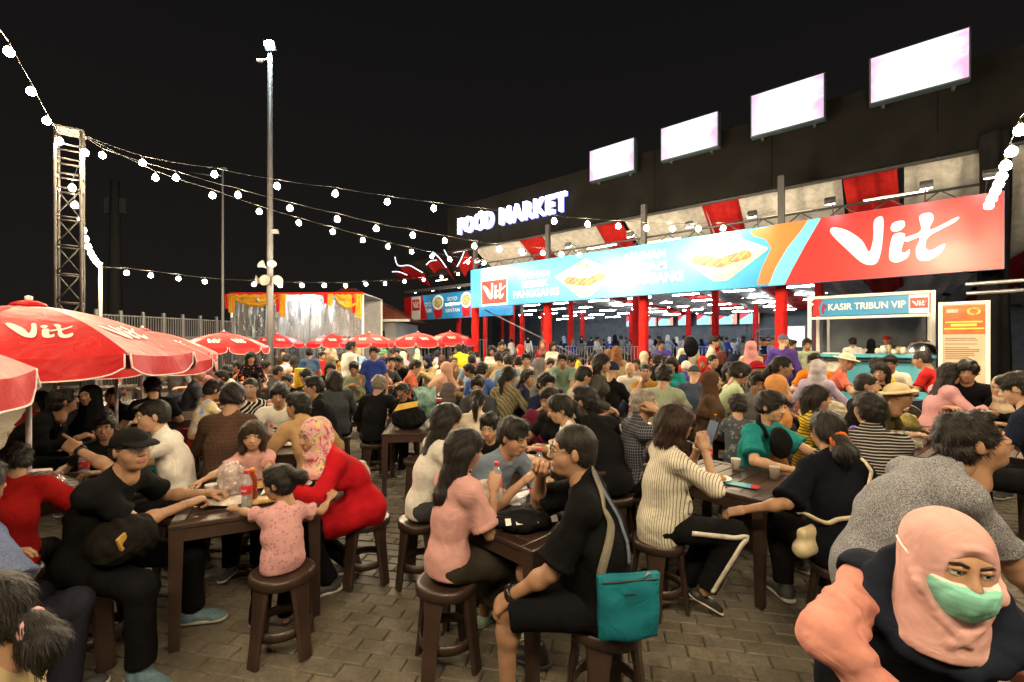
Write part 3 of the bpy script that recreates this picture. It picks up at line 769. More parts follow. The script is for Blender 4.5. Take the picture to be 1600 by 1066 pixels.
def put_logo(parent, x0, x1, z0, y, mat, hz=None, name='logo'):
    w = x1 - x0; hz = w if hz is None else hz / .30
    m = MB(); m.add([(x0 + v.x * w, y, z0 + v.y * hz) for v in _LV], _LF); return m.obj(name, mat, parent)

# ------------------------------------------------------------------ ground and pavers
def mat_ground():
    t = NT('paving'); br = t.n('ShaderNodeTexBrick'); mp = t.n('ShaderNodeMapping'); mp.inputs['Rotation'].default_value = (0, 0, math.radians(-12)); t.t.links.new(t.tc(), mp.inputs[0]); t.l(mp, 0, br, 'Vector')
    br.inputs['Scale'].default_value = 1.0; br.inputs['Brick Width'].default_value = .21; br.inputs['Row Height'].default_value = .105; br.inputs['Mortar Size'].default_value = .006
    br.inputs['Color1'].default_value = (.12, .105, .085, 1); br.inputs['Color2'].default_value = (.165, .14, .11, 1); br.inputs['Mortar'].default_value = (.05, .045, .038, 1)
    n = t.noise(.9, 5, .6); n2 = t.noise(9, 4, .6)
    c = t.mix(1.0, br.outputs['Color'], t.ramp(n.outputs['Fac'], [(.3, (.55, .55, .55)), (.7, (1.25, 1.2, 1.15))]), 'MULTIPLY')
    c = t.mix(1.0, c, t.ramp(n2.outputs['Fac'], [(.3, (.7, .7, .7)), (.7, (1.15, 1.15, 1.15))]), 'MULTIPLY')
    t.col(c); t.set(rough=t.math('MULTIPLY_ADD', n.outputs['Fac'], .35)); t.p.inputs['Roughness'].default_value = .7
    t.bump(br.outputs['Fac'], -.4, .01); return t.m
def mat_paver():
    t = NT('paver'); oi = t.n('ShaderNodeObjectInfo'); g = t.n('ShaderNodeNewGeometry'); pos = g.outputs['Position']
    rnd = t.math('FRACT', t.math('ADD', oi.outputs['Random'], g.outputs['Random Per Island']))
    base = t.ramp(rnd, [(0, (.145, .128, .102)), (.4, (.165, .145, .117)), (.7, (.18, .158, .128)), (1, (.155, .142, .12))])
    n = t.noise(1.3, 5, .6, vec=pos); n2 = t.noise(38, 4, .7, vec=pos); n3 = t.noise(5, 4, .6, vec=pos, dist=.6)
    c = t.mix(1.0, base, t.ramp(n.outputs['Fac'], [(.3, (.55, .53, .5)), (.65, (1.15, 1.12, 1.05))]), 'MULTIPLY')
    c = t.mix(1.0, c, t.ramp(n3.outputs['Fac'], [(.35, (.72, .72, .72)), (.6, (1.05, 1.05, 1.05))]), 'MULTIPLY')
    c = t.mix(1.0, c, t.ramp(n2.outputs['Fac'], [(.3, (.72, .72, .72)), (.7, (1.2, 1.2, 1.2))]), 'MULTIPLY')
    t.col(c); t.set(rough=t.ramp(n.outputs['Fac'], [(.35, (.42,) * 3), (.6, (.78,) * 3)]), spec=.35)
    t.bump(n2.outputs['Fac'], .45, .006); return t.m
_m = MB(); _m.grid(lambda u, v: ((u - .5) * 900, (v - .1) * 900, -.012), 6, 6)
GROUND = tag(_m.obj('ground', mat_ground()), kind='structure')
def pavers():
    mp = mat_paver(); jm = []; a = math.radians(-12); ca, sa = math.cos(a), math.sin(a)
    cells = []
    for j in range(-60, 130):
        for i in range(-60, 60):
            u = (i + (.5 if j % 2 else 0)) * .212; v = j * .107
            x, y = u * ca - v * sa, u * sa + v * ca
            if y < 1.2 or y > 9.5 or abs(x) > y * 1.2 + .3: continue
            cells.append((x, y))
    def depthkey(c): return c[1] if (c[1] > 2.22 and -.95 * c[1] < c[0] < 1.0 * c[1]) else 50 + c[1]
    cells.sort(key=depthkey)
    m = MB(); m.box((0, 0, -.0225), (.205, .1, .045), ch=.006); base = m.mesh('paver'); base.materials.append(mp)
    r = random.Random(3)
    for k, (x, y) in enumerate(cells[:300]):
        o = link('paver', base, GROUND, loc=(x + r.uniform(-.0015, .0015), y + r.uniform(-.0015, .0015), r.uniform(-.004, .002)), rot=(r.uniform(-.012, .012), r.uniform(-.01, .01), a + r.uniform(-.008, .008)))
    V0 = np.empty(len(base.vertices) * 3); base.vertices.foreach_get('co', V0); V0 = V0.reshape(-1, 3)
    fq = [[v for v in p.vertices] for p in base.polygons]; q4 = np.array([f for f in fq if len(f) == 4]); q3 = [f for f in fq if len(f) == 3]
    q3 = np.array(q3) if q3 else np.zeros((0, 3), int)
    Vs, Q4, Q3 = [], [], []
    for k, (x, y) in enumerate(cells[300:]):
        dz = r.uniform(-.004, .002); th = a + r.uniform(-.008, .008); c, s = math.cos(th), math.sin(th); tx, ty = r.uniform(-.012, .012), r.uniform(-.012, .012)
        P = np.stack([V0[:, 0] * c - V0[:, 1] * s + x, V0[:, 0] * s + V0[:, 1] * c + y, V0[:, 2] + dz + V0[:, 0] * tx + V0[:, 1] * ty], 1)
        Q4.append(q4 + len(V0) * k); Q3.append(q3 + len(V0) * k); Vs.append(P)
    me = npmesh('paver', np.concatenate(Vs), [np.concatenate(Q4), np.concatenate(Q3)], False); me.materials.append(mp)
    tag(link('pavers', me, GROUND), kind='stuff')
pavers()

# ------------------------------------------------------------------ the hall: u runs right along the front, p is the distance behind the camera's side, z up
UX, PX = Vector((.7616, -.648, 0)), Vector((.648, .7616, 0)); FANG = math.atan2(-.648, .7616)
def fp(u, p, z): return UX * u + PX * p + Vector((0, 0, z))
def bp(px, py, p):
    t = (px - 800) / FPX; Y = p / (.648 * t + .7616); return Y * (.7616 * t - .648), CAM_H - (py - HOR) / FPX * Y
def fempty(name, u, p, z, *a, **k): return empty(name, fp(u, p, z), FANG, *a, **k)
BP = 12.44; DECK = .36
M_RED = mfab((.46, .018, .016)); M_WHITE = mplain((.75, .73, .70), .5, .06); M_STEEL = mplain((.035, .035, .038), .5, .2); M_GALV = mplain((.30, .31, .33), .4, .2, 20, metal=.7)
M_DWALL = mplain((.10, .115, .13), .7, .25, 2.5)
def vinyl(c, var=.05): return mplain(c, .38, var, 3.0, .06, 4, key='vinyl')
V_BLUE, V_RED, V_WHITE = vinyl((.022, .23, .48)), vinyl((.44, .009, .011)), vinyl((.74, .75, .76))
# deck and dark shell
m = MB(); m.box((0, 12.0, DECK / 2), (46, 24, DECK), ch=.02)
d = m.obj('hall_floor', mplain((.22, .22, .22), .4, .25, 3)); d.location = fp(-9, 12.25, 0); d.rotation_euler[2] = FANG; tag(d, kind='structure')
hw = fempty('hall_wall', -9, 34.5, DECK, 'dark back wall of the open food hall behind the menu screens', 'wall')
m = MB()
for i in range(23): m.box((-22 + i * 2.0, 0, 2.6), (1.97, .12, 5.2), ch=.01)
for i, o in enumerate(range(23)):
    mm = MB(); mm.box((-22 + i * 2.0, 0, 2.6), (1.97, .12, 5.2), ch=.012); mm.obj('panel', M_DWALL, hw)
sw = fempty('side_wall', 6.0, 24, DECK, 'dark cloth end wall of the hall beyond the notice board', 'wall')
for i in range(6): mm = MB(); mm.box((0, -9.6 + i * 3.6, 2.7), (.1, 3.55, 5.4), ch=.012); mm.obj('panel', M_DWALL, sw)

# big upper fascia with the lit sign and screens
FP_ = 13.6
_, zft = bp(921, 263, FP_); _, zfb = bp(1003, 334, FP_); ufl, _ = bp(699, 330, FP_)
_t = NT('fascia'); _n = _t.noise(1.3, 4); _t.col(_t.ramp(_n.outputs['Fac'], [(.3, (.0055, .0052, .005)), (.7, (.010, .0095, .009))])); _t.set(rough=.95, spec=.04); M_FASC = _t.m
fa = fempty('fascia_wall', 0, FP_, 0, 'long black fascia above the hall with lit sign', 'wall')
k = 0; u = ufl
while u < 9:
    mm = MB(); mm.box((u + 1.6, .06, (zft + zfb) / 2), (3.19, .12, zft - zfb), ch=.008); mm.obj('panel', M_FASC, fa); u += 3.2
mm = MB(); mm.box((1.0, .35, zfb + .06), (2 * (9 - 1), .12, .12)); mm.box((ufl / 2 - 3.5, .35, zfb + .06), (abs(ufl) - 7, .12, .12)); mm.obj('beam', M_STEEL, fa)
sg = fempty('food_market_sign', 0, FP_ - .12, 0, 'glowing white FOOD MARKET letters on the black fascia', 'sign')
u0, z0 = bp(718, 366, FP_ - .12); u1, z1 = bp(718, 342, FP_ - .12); u2, _ = bp(772, 353, FP_ - .12); u3, _ = bp(783, 353, FP_ - .12); u4, _ = bp(886, 330, FP_ - .12)
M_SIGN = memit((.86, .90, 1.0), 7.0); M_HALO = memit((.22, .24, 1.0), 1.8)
def letters(word, ua, ub, z, h, parent, y, mat, ext, bold, nm='letter'):
    ws = [text_mesh(c, bold, ext)[1] for c in word]; gap = .10; tot = sum(ws) + gap * (len(ws) - 1); kx = (ub - ua) / tot; x = ua
    for c, w in zip(word, ws):
        me, _ = text_mesh(c, bold, ext); link(nm, me, parent, mat, loc=(x, y, z), scale=(kx, h, h)); x += (w + gap) * kx
letters('FOOD', u0, u2, z0, z1 - z0, sg, -.06, M_SIGN, .09, .012); letters('MARKET', u3, u4, z0, z1 - z0, sg, -.06, M_SIGN, .09, .012)
letters('FOOD', u0, u2, z0, z1 - z0, sg, .06, M_HALO, .02, .05, 'letter_bloom'); letters('MARKET', u3, u4, z0, z1 - z0, sg, .06, M_HALO, .02, .05, 'letter_bloom')  # wider blue glowing copies behind the letters imitate their bloom
def mscreen(seed, e=1.15):
    t = NT('screen'); t.col((.02, .02, .02)); n = t.noise(1.6, 2, .5, dist=1.2); mp = n; n.inputs['Scale'].default_value = 1.4 + seed * .13
    o = t.sep(t.tc('Generated'))
    v = t.math('ADD', t.math('ABSOLUTE', t.math('SUBTRACT', o[0], .5)), t.math('MULTIPLY', n.outputs['Fac'], .55))
    c = t.ramp(v, [(.0, (1, 1, 1)), (.58, (1, .99, 1)), (.68, (.95, .66, .82)), (.80, (.85, .40, .60))])
    t.t.links.new(c, t.p.inputs['Emission Color']); t.p.inputs['Emission Strength'].default_value = e; return t.m
for i, (x0, x1, yb, yt, word) in enumerate([(922, 993, 286, 237, 'beside the lit sign'), (1033, 1124, 254, 202, 'second along from the lit sign'), (1173, 1290, 217, 151, 'third along from the lit sign'), (1358, 1517, 166, 93, 'at the end farthest from the lit sign')]):
    ua, zb = bp(x0, yb, FP_ - .25); ub, _ = bp(x1, yb, FP_ - .25); _, zt = bp(x0, yt, FP_ - .25)
    s_ = fempty('roof_screen', (ua + ub) / 2, FP_ - .2, zb, 'glaring white screen on top of the fascia, ' + word, 'screen', 'screens along the fascia'); w, h = ub - ua, zt - zb
    mm = MB(); mm.box((0, 0, h / 2), (w, .22, h), ch=.01); mm.obj('housing', mplain((.03, .05, .06), .4), s_)
    mm = MB(); mm.box((0, -.115, h / 2), (w - .07, .012, h - .07)); mm.obj('display', mscreen(i), s_)
    for sx in (-.35, .35): mm = MB(); mm.box((sx * w, .16, h * .4), (.06, .14, h * .9)); mm.obj('bracket', M_STEEL, s_)

# front banner
ba = fempty('front_banner', 0, BP, 0, 'long blue and red hoarding with food pictures over the hall entrance', 'banner')
ub0, zb0 = bp(735, 481, BP); ub1, zb1 = bp(1570, 421, BP); _, zt0 = bp(735, 423, BP); _, zt1 = bp(1570, 296, BP); ZB, ZT = (zb0 + zb1) / 2, (zt0 + zt1) / 2
def bq(px, f): 
    return bp(px, 500, BP)[0], ZB + (ZT - ZB) * f
mm = MB(); mm.box(((ub0 + ub1) / 2, .06, (ZB + ZT) / 2), (ub1 - ub0, .1, ZT - ZB), ch=.008); mm.obj('board', V_BLUE, ba)
def bpoly(pts, mat, y, name='print'):
    m = MB(); m.poly([(bq(px, f)[0], y, bq(px, f)[1]) for px, f in pts]); return m.obj(name, mat, ba)
bpoly([(1226, .004), (1238, .25), (1258, .6), (1282, .996), (1569, .996), (1569, .004)], V_RED, .005)
bpoly([(1183, .04), (1190, .3), (1205, .62), (1196, .78), (1178, .86), (1170, .96), (1215, .996), (1268, .996), (1240, .7), (1222, .45), (1207, .2), (1203, .04)], vinyl((.70, .13, .03)), .003, 'ribbon_print')
bpoly([(1200, .004), (1212, .3), (1230, .6), (1252, .85), (1262, .996), (1283, .996), (1258, .6), (1238, .25), (1226, .004)], vinyl((.10, .42, .60)), .001, 'ribbon_print')
bpoly([(752, .02), (793, .02), (793, .97), (752, .97)], V_WHITE, .004); bpoly([(753, .07), (791.5, .07), (791.5, .66), (753, .66)], V_RED, .0, 'logo_panel')
x0, z = bq(755, .17); x1, _ = bq(790, 0); put_logo(ba, x0, x1, z, -.005, V_WHITE, hz=(ZT - ZB) * .42)
x0, z = bq(1297, .17); x1, _ = bq(1496, 0); put_logo(ba, x0, x1, z, -.005, V_WHITE, hz=(ZT - ZB) * .72)
for txt, a, b, f, h in [('HAINAN', 812, 858, .60, .155), ('BEBEK', 815, 857, .39, .155), ('PANGGANG', 802, 873, .16, .175), ('HAINAN', 978, 1040, .70, .17), ('AYAM', 989, 1041, .48, .16), ('PANGGANG', 966, 1067, .23, .19)]:
    x0, z = bq(a, f); x1, _ = bq(b, 0); put_text(txt, ba, x0, x1, z, h * (ZT - ZB), .004, V_WHITE, bold=.02)
def food_tray(pxa, pxb, f0, f1, seed):
    xa, za = bq(pxa, f0); xb, zb = bq(pxb, f1); w, h = xb - xa, zb - za; r = random.Random(seed)
    def P(pts, c, y, nm): 
        m = MB(); m.poly([(xa + x * w, y, za + yy * h) for x, yy in pts]); return m.obj(nm, c, ba)
    P([(0, .62), (.42, .0), (.58, .0), (1, .55), (.52, 1.0)], vinyl((.72, .38, .26)), .004, 'tray_print')
    P([(0, .64), (.5, .3), (1, .58), (.52, 1.02)], V_WHITE, .002, 'tray_print'); P([(.14, .66), (.5, .42), (.88, .6), (.53, .94)], vinyl((.60, .58, .52)), .0, 'rice_print')
    meat = mplain((.20, .06, .018), .4, .5, 9, key='meat'); meat2 = mplain((.30, .11, .03), .4, .5, 12, key='meat2')
    for i in range(7):
        cx, cy = .24 + i * .085, .50 - .10 * math.sin(i * .5) + r.uniform(-.02, .02); a = r.uniform(.2, .6)
        P([(cx + math.cos(t) * .085 * math.cos(a) - math.sin(t) * .055 * math.sin(a), cy + math.cos(t) * .10 * math.sin(a) + math.sin(t) * .10) for t in np.linspace(0, 6.28, 13)[:-1]], meat if i % 2 else meat2, -.002 - i * .0006, 'meat_print')
        P([(cx - .05, cy - .05), (cx + .045, cy + .075), (cx + .05, cy + .065), (cx - .045, cy - .06)], vinyl((.45, .30, .18)), -.0085, 'glaze_print')
    for i in range(5):
        cx, cy = .46 + r.uniform(-.08, .09), .86 + r.uniform(-.05, .06)
        P([(cx + math.cos(t) * .04, cy + math.sin(t) * .035) for t in np.linspace(0, 6.28, 8)[:-1]], vinyl((.06, .30, .06) if i else (.6, .1, .08)), -.003 - i * .0006, 'herb_print')
food_tray(868, 963, .06, .86, 1); food_tray(1060, 1200, .16, .98, 5)
# second banner farther along
b2 = fempty('soup_banner', 0, 18.5, 0, 'smaller blue soup hoarding with bowls farther along the hall', 'banner')
ua, zb = bp(640, 501, 18.5); ub_, _ = bp(800, 500, 18.5); _, zt = bp(640, 466, 18.5); zb2, zt2 = zb, zt + .08
def b2p(px): return bp(px, 500, 18.5)[0]
mm = MB(); mm.box(((ua + ub_) / 2, .06, (zb2 + zt2) / 2), (ub_ - ua, .1, zt2 - zb2)); mm.obj('board', V_BLUE, b2)
def b2poly(pts, mat, y, n='print'):
    m = MB(); m.poly([(b2p(px), y, zb2 + (zt2 - zb2) * f) for px, f in pts]); m.obj(n, mat, b2)
b2poly([(632, .0), (643, .0), (643, 1.0), (632, 1.0)], V_RED, .003); b2poly([(643, .02), (657, .02), (657, .98), (643, .98)], V_WHITE, .001); b2poly([(644, .4), (656, .4), (656, .86), (644, .86)], V_RED, -.003)
b2poly([(657, .02), (668, .02), (660, .98), (657, .98)], V_RED, .002)
put_logo(b2, b2p(645), b2p(655), zb2 + (zt2 - zb2) * .5, -.008, V_WHITE, hz=(zt2 - zb2) * .3)
H2 = zt2 - zb2
for txt, a, b, f, h in [('SOTO', 661, 674, .52, .18), ('AYAM', 661, 674, .28, .18), ('SOTO', 699, 714, .68, .15), ('DAGING', 696, 717, .46, .15), ('SANTAN', 696, 718, .24, .15), ('SOTO', 748, 765, .68, .15)]:
    put_text(txt, b2, b2p(a), b2p(b), zb2 + H2 * f, h * H2, .004, V_WHITE, bold=.02)
for a in (677, 721):
    b2poly([(a + 2, .03), (a + 13, .03), (a + 15, .55), (a, .55)], V_RED, .002, 'bowl_print'); b2poly([(a - 1 + 8.5 + 9 * math.cos(t), .66 + .3 * math.sin(t)) for t in np.linspace(0, 6.28, 14)[:-1]], V_WHITE, .0, 'bowl_print')
    b2poly([(a + 7.5 + 7 * math.cos(t), .66 + .22 * math.sin(t)) for t in np.linspace(0, 6.28, 12)[:-1]], mplain((.35, .32, .12), .5, .6, 6), -.003, 'soup_print')

# columns
def column(u, p, zt, wrap, idx, red=True, w=.26):
    c = fempty('hall_column', u, p, DECK, f'{"red cloth wrapped" if red else "bare steel"} hall column, {idx}', 'column', 'red hall columns')
    m = MB()
    def f(a, b):
        th = a * 2 * math.pi; r = w / 2 * (1 + .06 * math.sin(th * 5 + b * 3) + .05 * math.sin(b * 25 + th)); sq = max(abs(math.cos(th)), abs(math.sin(th))); r /= sq ** .6
        return (r * math.cos(th), r * math.sin(th), b * (wrap - DECK))
    m.grid(f, 20, 14); m.obj('cloth_wrap', M_RED, c, True)
    m = MB(); m.box((0, 0, (zt - DECK) / 2), (.14, .14, zt - DECK - .02)); m.obj('post', M_STEEL, c)
    m = MB(); m.box((0, 0, .012), (.34, .34, .024)); m.obj('base_plate', M_STEEL, c)
ORD = ['first', 'second', 'third', 'fourth', 'fifth', 'sixth', 'seventh', 'eighth', 'ninth', 'tenth', 'eleventh', 'twelfth', 'thirteenth', 'fourteenth', 'fifteenth', 'sixteenth', 'seventeenth', 'eighteenth', 'nineteenth', 'twentieth', 'twenty-first', 'twenty-second', 'twenty-third', 'twenty-fourth', 'twenty-fifth', 'twenty-sixth', 'twenty-seventh', 'twenty-eighth', 'twenty-ninth', 'thirtieth']
def nth(i): 
    if i < len(ORD): return ORD[i]
    return f'{i+1}' + ('th' if 10 <= (i + 1) % 100 <= 20 else {1: 'st', 2: 'nd', 3: 'rd'}.get((i + 1) % 10, 'th'))
for r_, (p, us, zt, wrap) in enumerate([(13.0, [-13.0, -9.4, -5.85, -2.24], 5.9, 3.35), (20.0, [-21.5, -17, -13.0, -9.4, -5.85, -2.24], 4.2, 4.15), (27.0, [-24, -20, -16.6, -13.0, -9.4, -5.85, -2.24], 4.1, 4.05)]):
    for i, u in enumerate(us): column(u, p, zt, wrap, f'{nth(i)} from the left in the {("front", "middle", "rear")[r_]} row')
for u, w_ in ((-17.9, 'left end of the soup hoarding'), (-15.2, 'middle of the soup hoarding')):
    column(u, 18.7, 4.6, 3.3, 'under the ' + w_, w=.22)
# black column under the banner's right end, cloth covered
c = fempty('end_pillar', ub1 - .05, BP + .75, 0, 'black cloth covered pillar carrying the right end of the hoarding', 'pillar')
m = MB(); m.grid(lambda a, b: ((.21 + .025 * math.sin(a * 44) + .02 * math.sin(b * 9 + a * 7)) * math.cos(a * 2 * math.pi), (.21 + .025 * math.sin(a * 44)) * math.sin(a * 2 * math.pi), b * 5.9), 40, 12); m.obj('cloth_cover', mfab((.012, .012, .013)), c, True)
m = MB(); m.box((0, 0, .03), (.5, .5, .06)); m.obj('base_plate', M_STEEL, c)
# bracing rods at the left bay
for a, b, lb in (((-12.8, 13.3, 3.1), (-9.6, 16.5, .9), 'falling'), ((-9.5, 13.3, 3.1), (-12.6, 16.5, .9), 'rising')):
    m = MB(); m.tube([fp(*a), fp(*b)], .025, 8); tag(m.obj('brace_rod', M_GALV, None, True), f'thin {lb} steel brace crossing the left bay of the hall', 'brace', 'steel braces in the bay')

# cloth ceiling, one thing made of sagging lengths
ce = fempty('draped_ceiling', 0, 0, 0, 'white and red cloth swags hung under the hall roof', 'drapery')
def zc(p): return 6.35 - (p - 13.7) * .574 if p < 17.2 else 4.34 - (p - 17.2) * .022
M_DW, M_DR = mfab((.40, .39, .37)), mfab((.34, .015, .014))
u = -14.4; i = 0
while u < 5.5:
    w = 2.55 if i % 2 == 0 else 1.05
    for seg in range(3):
        pa = 13.75 + seg * 6.9; pb = pa + 6.9
        m = MB(); ph = i * 1.7 + seg
        def f(a, b):
            p = pa + (pb - pa) * b
            sag = .12 * math.sin(math.pi * b) + .10 * w * math.sin(math.pi * a) * (min(1, b * 3) if seg == 0 else 1) + .05 * math.sin(a * w * 7 + 4 * b + ph) + .03 * math.sin(a * w * 15 + ph - 3 * b) + .012 * math.sin(a * w * 33 + ph + 6 * b)
            v = fp(u + w * (a * 1.02 - .01) + .12 * math.sin(b * 3 + ph), p, zc(p) - sag); q = (UX.dot(v), PX.dot(v), v.z); return q
        m.grid(f, 36, 16); m.obj('drape', M_DW if i % 2 == 0 else M_DR, ce, True)
    u += w; i += 1
for p in (16.6, 20.0, 23.4, 26.9, 30.4):
    m = MB(); m.box((-8.5, p, zc(p) + .12), (28, .1, .14)); m.obj('rafter', M_STEEL, ce)
tr = fempty('canopy_truss', 0, 13.25, 0, 'dark steel truss running above the long hoarding', 'truss')
for dz, dy in ((0, 0), (.34, 0), (.17, .3)): m = MB(); m.tube([(-13.2, dy, 4.62 + dz), (1.7, dy, 4.62 + dz)], .03, 8); m.obj('chord', M_STEEL, tr, True)
m0 = MB(); m0.tube([(0, 0, 0), (.42, 0, .34)], .016, 6); br = m0.mesh('brace', True); br.materials.append(M_STEEL)
for i in range(35):
    link('brace', br, tr, loc=(-13.2 + i * .42, 0, 4.62 if i % 2 == 0 else 4.96), rot=(0, 0 if i % 2 == 0 else math.radians(78), 0) if i % 2 == 0 else (0, math.atan2(.34, .42) * 2, 0))
# striped side drape at the far right end of the ceiling
for k_, (a0, mt) in enumerate([(1.75, M_DR), (2.3, M_DW), (2.75, M_DR)]):
    pass
# tube lights under the ceiling
tb = MB(); tb.tube([(-.58, 0, 0), (.58, 0, 0)], .022, 8); TUBE = tb.mesh('tube', True); TUBE.materials.append(memit((.88, .95, 1.0), TUBE_E))
hb = MB(); hb.box((0, 0, .045), (1.2, .034, .03), ch=.006); HOUS = hb.mesh('housing'); HOUS.materials.append(M_WHITE)
WT = memit((1.0, .80, .45), 9.0)
n_ = 0
for p in (17.5, 20.6, 23.2, 25.6, 28, 30.4):
    for j_, u in enumerate(np.arange(-20.5, -2.6, 2.2)):
        uu = u + (1.2 if int(p * 10) % 2 else 0); n_ += 1
        e = fempty('tube_light', uu, p, zc(p) - .34, f'cool white tube light under the hall ceiling, {nth(j_)} from the left in row {nth((n_ - 1) // 9)}', 'light', 'tube lights of the hall')
        link('tube', TUBE, e); link('housing', HOUS, e); m = MB()
TW = tb.mesh('tube', True); TW.materials.append(WT)
for w_i, (px, py, p) in enumerate([(1398, 308, 14.2), (1228, 337, 14.4), (1188, 315, 15.4), (1055, 340, 15.8), (965, 366, 15.0), (868, 376, 15.6), (940, 386, 14.4), (1035, 377, 14.4), (690, 438, 20.5)]):
    u, z = bp(px, py, p); e = fempty('warm_tube_light', u, p, z, f'warm white tube light above the hoarding, {nth(w_i)} from the right', 'light', 'warm tube lights')
    link('tube', TW, e); link('housing', HOUS, e)
# spot lamps lighting the hoarding
def banner_spot(u, p, z, i, e=6.5, b=None):
    s_ = fempty('banner_spotlight', u, p, z, f'small black spotlight on an arm over the hoardings, {nth(i)} from the left', 'spotlight', 'spotlights on the hoarding')
    m = MB(); m.tube([(0, .0, -.02), (0, -.25, .22), (0, -.62, .20)], .012, 6); m.obj('arm', M_STEEL, s_, True)
    m = MB(); R = Matrix.Rotation(math.radians(-48), 3, 'X'); m.box((0, -.66, .17), (.20, .10, .14), R, ch=.01); m.obj('housing', M_STEEL, s_)
    m = MB(); m.box((0, -.625, .115), (.17, .008, .11), R); m.obj('lens', memit((.85, .95, 1.0), 14), s_)
    L = bpy.data.lights.new('spot', 'SPOT'); L.energy = e; L.spot_size = math.radians(120); L.spot_blend = .9; L.color = (.85, .94, 1.0); L.shadow_soft_size = .06
    o = bpy.data.objects.new('lamp', L); COL.objects.link(o); o.parent = s_; o.location = (0, -.60, .10)
    o.rotation_euler = Vector((0, .62, -.95)).to_track_quat('-Z', 'Y').to_euler()
for i, px in enumerate([764, 835, 905, 1000, 1090, 1185, 1302, 1445, 1540]):
    banner_spot(bp(px, 400, BP)[0], BP + .02, ZT + .02, i + 3)
for i, px in enumerate([662, 689, 730]): banner_spot(b2p(px), 18.5, zt2 + .02, i, 10)

# menu screens on the back wall
def mmenu():
    t = NT('menu'); t.col((.02, .02, .02)); o = t.sep(t.tc('Generated')); oi = t.n('ShaderNodeObjectInfo')
    c = t.ramp(t.math('ADD', o[0], t.math('MULTIPLY', o[2], .6)), [(0, (.75, .05, .06)), (.35, (.75, .06, .06)), (.36, (.34, .74, .84)), (1.0, (.34, .76, .86))], 'CONSTANT') if False else None
    a = t.math('SUBTRACT', t.math('MULTIPLY', o[2], 1.0), t.math('MULTIPLY', o[0], 1.1))
    red = t.ramp(a, [(.38, (.36, .74, .84)), (.42, (.80, .08, .10))])
    n = t.noise(2.5, 2); b = t.math('ADD', o[0], t.math('MULTIPLY', n.outputs['Fac'], .4))
    c = t.mix(t.ramp(b, [(.95, (0, 0, 0)), (1.0, (1, 1, 1))]), red, (.85, .35, .22))
    t.t.links.new(c, t.p.inputs['Emission Color']); t.p.inputs['Emission Strength'].default_value = 1.1; return t.m
MENU = mmenu()
for i, (a, b) in enumerate([(978, 1001), (1013, 1026), (1028, 1052), (1059, 1079), (1088, 1116), (1122, 1152), (1155, 1187)]):
    p = 33.8; ua, zb = bp(a, 511 - i * .6, p); ub_, _ = bp(b, 511, p); _, zt = bp(a, 494 - i * .8, p)
    e = fempty('menu_screen', (ua + ub_) / 2, p, zb, f'pale blue menu screen on the hall back wall, {nth(i)} from the left', 'screen', 'menu screens of the hall'); w, h = ub_ - ua, zt - zb
    m = MB(); m.box((0, .05, h / 2), (w, .08, h), ch=.008); m.obj('frame', M_STEEL, e); m = MB(); m.box((0, 0, h / 2), (w - .06, .012, h - .06)); m.obj('display', MENU, e)
    m = MB(); m.box((0, .25, h * .5), (.06, .35, .06)); m.obj('bracket', M_STEEL, e)
# bright white light box / sheet by the kiosk
ua, zb = bp(1221, 543, 17); ub_, zt = bp(1259, 509, 17)
e = fempty('white_light_box', (ua + ub_) / 2, 17, zb, 'blank glowing white panel standing left of the cashier booth', 'light box'); w, h = ub_ - ua, zt - zb
m = MB(); m.box((0, 0, h / 2), (w, .12, h), ch=.01); m.obj('frame', M_WHITE, e); m = MB(); m.box((0, -.065, h / 2), (w - .06, .01, h - .06)); m.obj('panel', memit((.95, 1, .98), 1.6), e)
for s in (-1, 1): m = MB(); m.box((s * w * .42, 0, (DECK - zb) / 2), (.05, .05, zb - DECK)); m.obj('leg', M_GALV, e)
# cashier booth
KP = 13.2
def kq(px, py): return bp(px, py, KP)
k0, kt0 = kq(1262, 463); k1, kt1 = kq(1462, 455); kz = (kt0 + kt1) / 2; _, ks = kq(1300, 497)
kb = fempty('cashier_booth', 0, KP, 0, 'white framed cashier booth with blue name board and blue counter', 'booth')
def kbox(x, y, z, dx, dy, dz, mat, nm, par=None): m = MB(); m.box((x, y, z), (dx, dy, dz), ch=.006); return m.obj(nm, mat, par or kb)
kw = k1 - k0; kc = (k0 + k1) / 2
for x in (k0 + .04, k1 - .04):
    for y in (0, 1.5): kbox(x, y, (kz + DECK) / 2, .08, .08, kz - DECK, M_WHITE, 'post')
kbox(kc, 0, kz - .03, kw - .17, .07, .07, M_WHITE, 'rail'); kbox(kc, 0, ks, kw - .17, .07, .06, M_WHITE, 'rail'); kbox(kc, 1.5, kz - .03, kw - .17, .07, .07, M_WHITE, 'rail')
sb = kbox(kc, .03, (kz + ks) / 2, kw - .2, .03, kz - ks - .1, V_BLUE, 'name_board')
u_, _ = kq(1300, 480); KH = kz - ks - .1; kzb = ks + .05
m = MB(); m.poly([(k0 + .1, .008, kzb), (k0 + .26, .008, kzb), (k0 + .22, .008, kzb + KH * .5), (k0 + .32, .008, kzb + KH), (k0 + .1, .008, kzb + KH)]); m.obj('print', V_RED, kb)
m = MB(); m.tube([(k0 + .32, .004, kzb + .05), (k0 + .29, .004, kzb + KH * .4), (k0 + .33, .004, kzb + KH * .7), (k0 + .37, .004, kzb + KH * .55), (k0 + .33, .004, kzb + KH * .4)], .016, 4); m.obj('print', V_RED, kb)
put_text('KASIR TRIBUN VIP', kb, kq(1294, 480)[0], kq(1415, 478)[0], kzb + KH * .32, KH * .36, .004, V_WHITE, bold=.02)
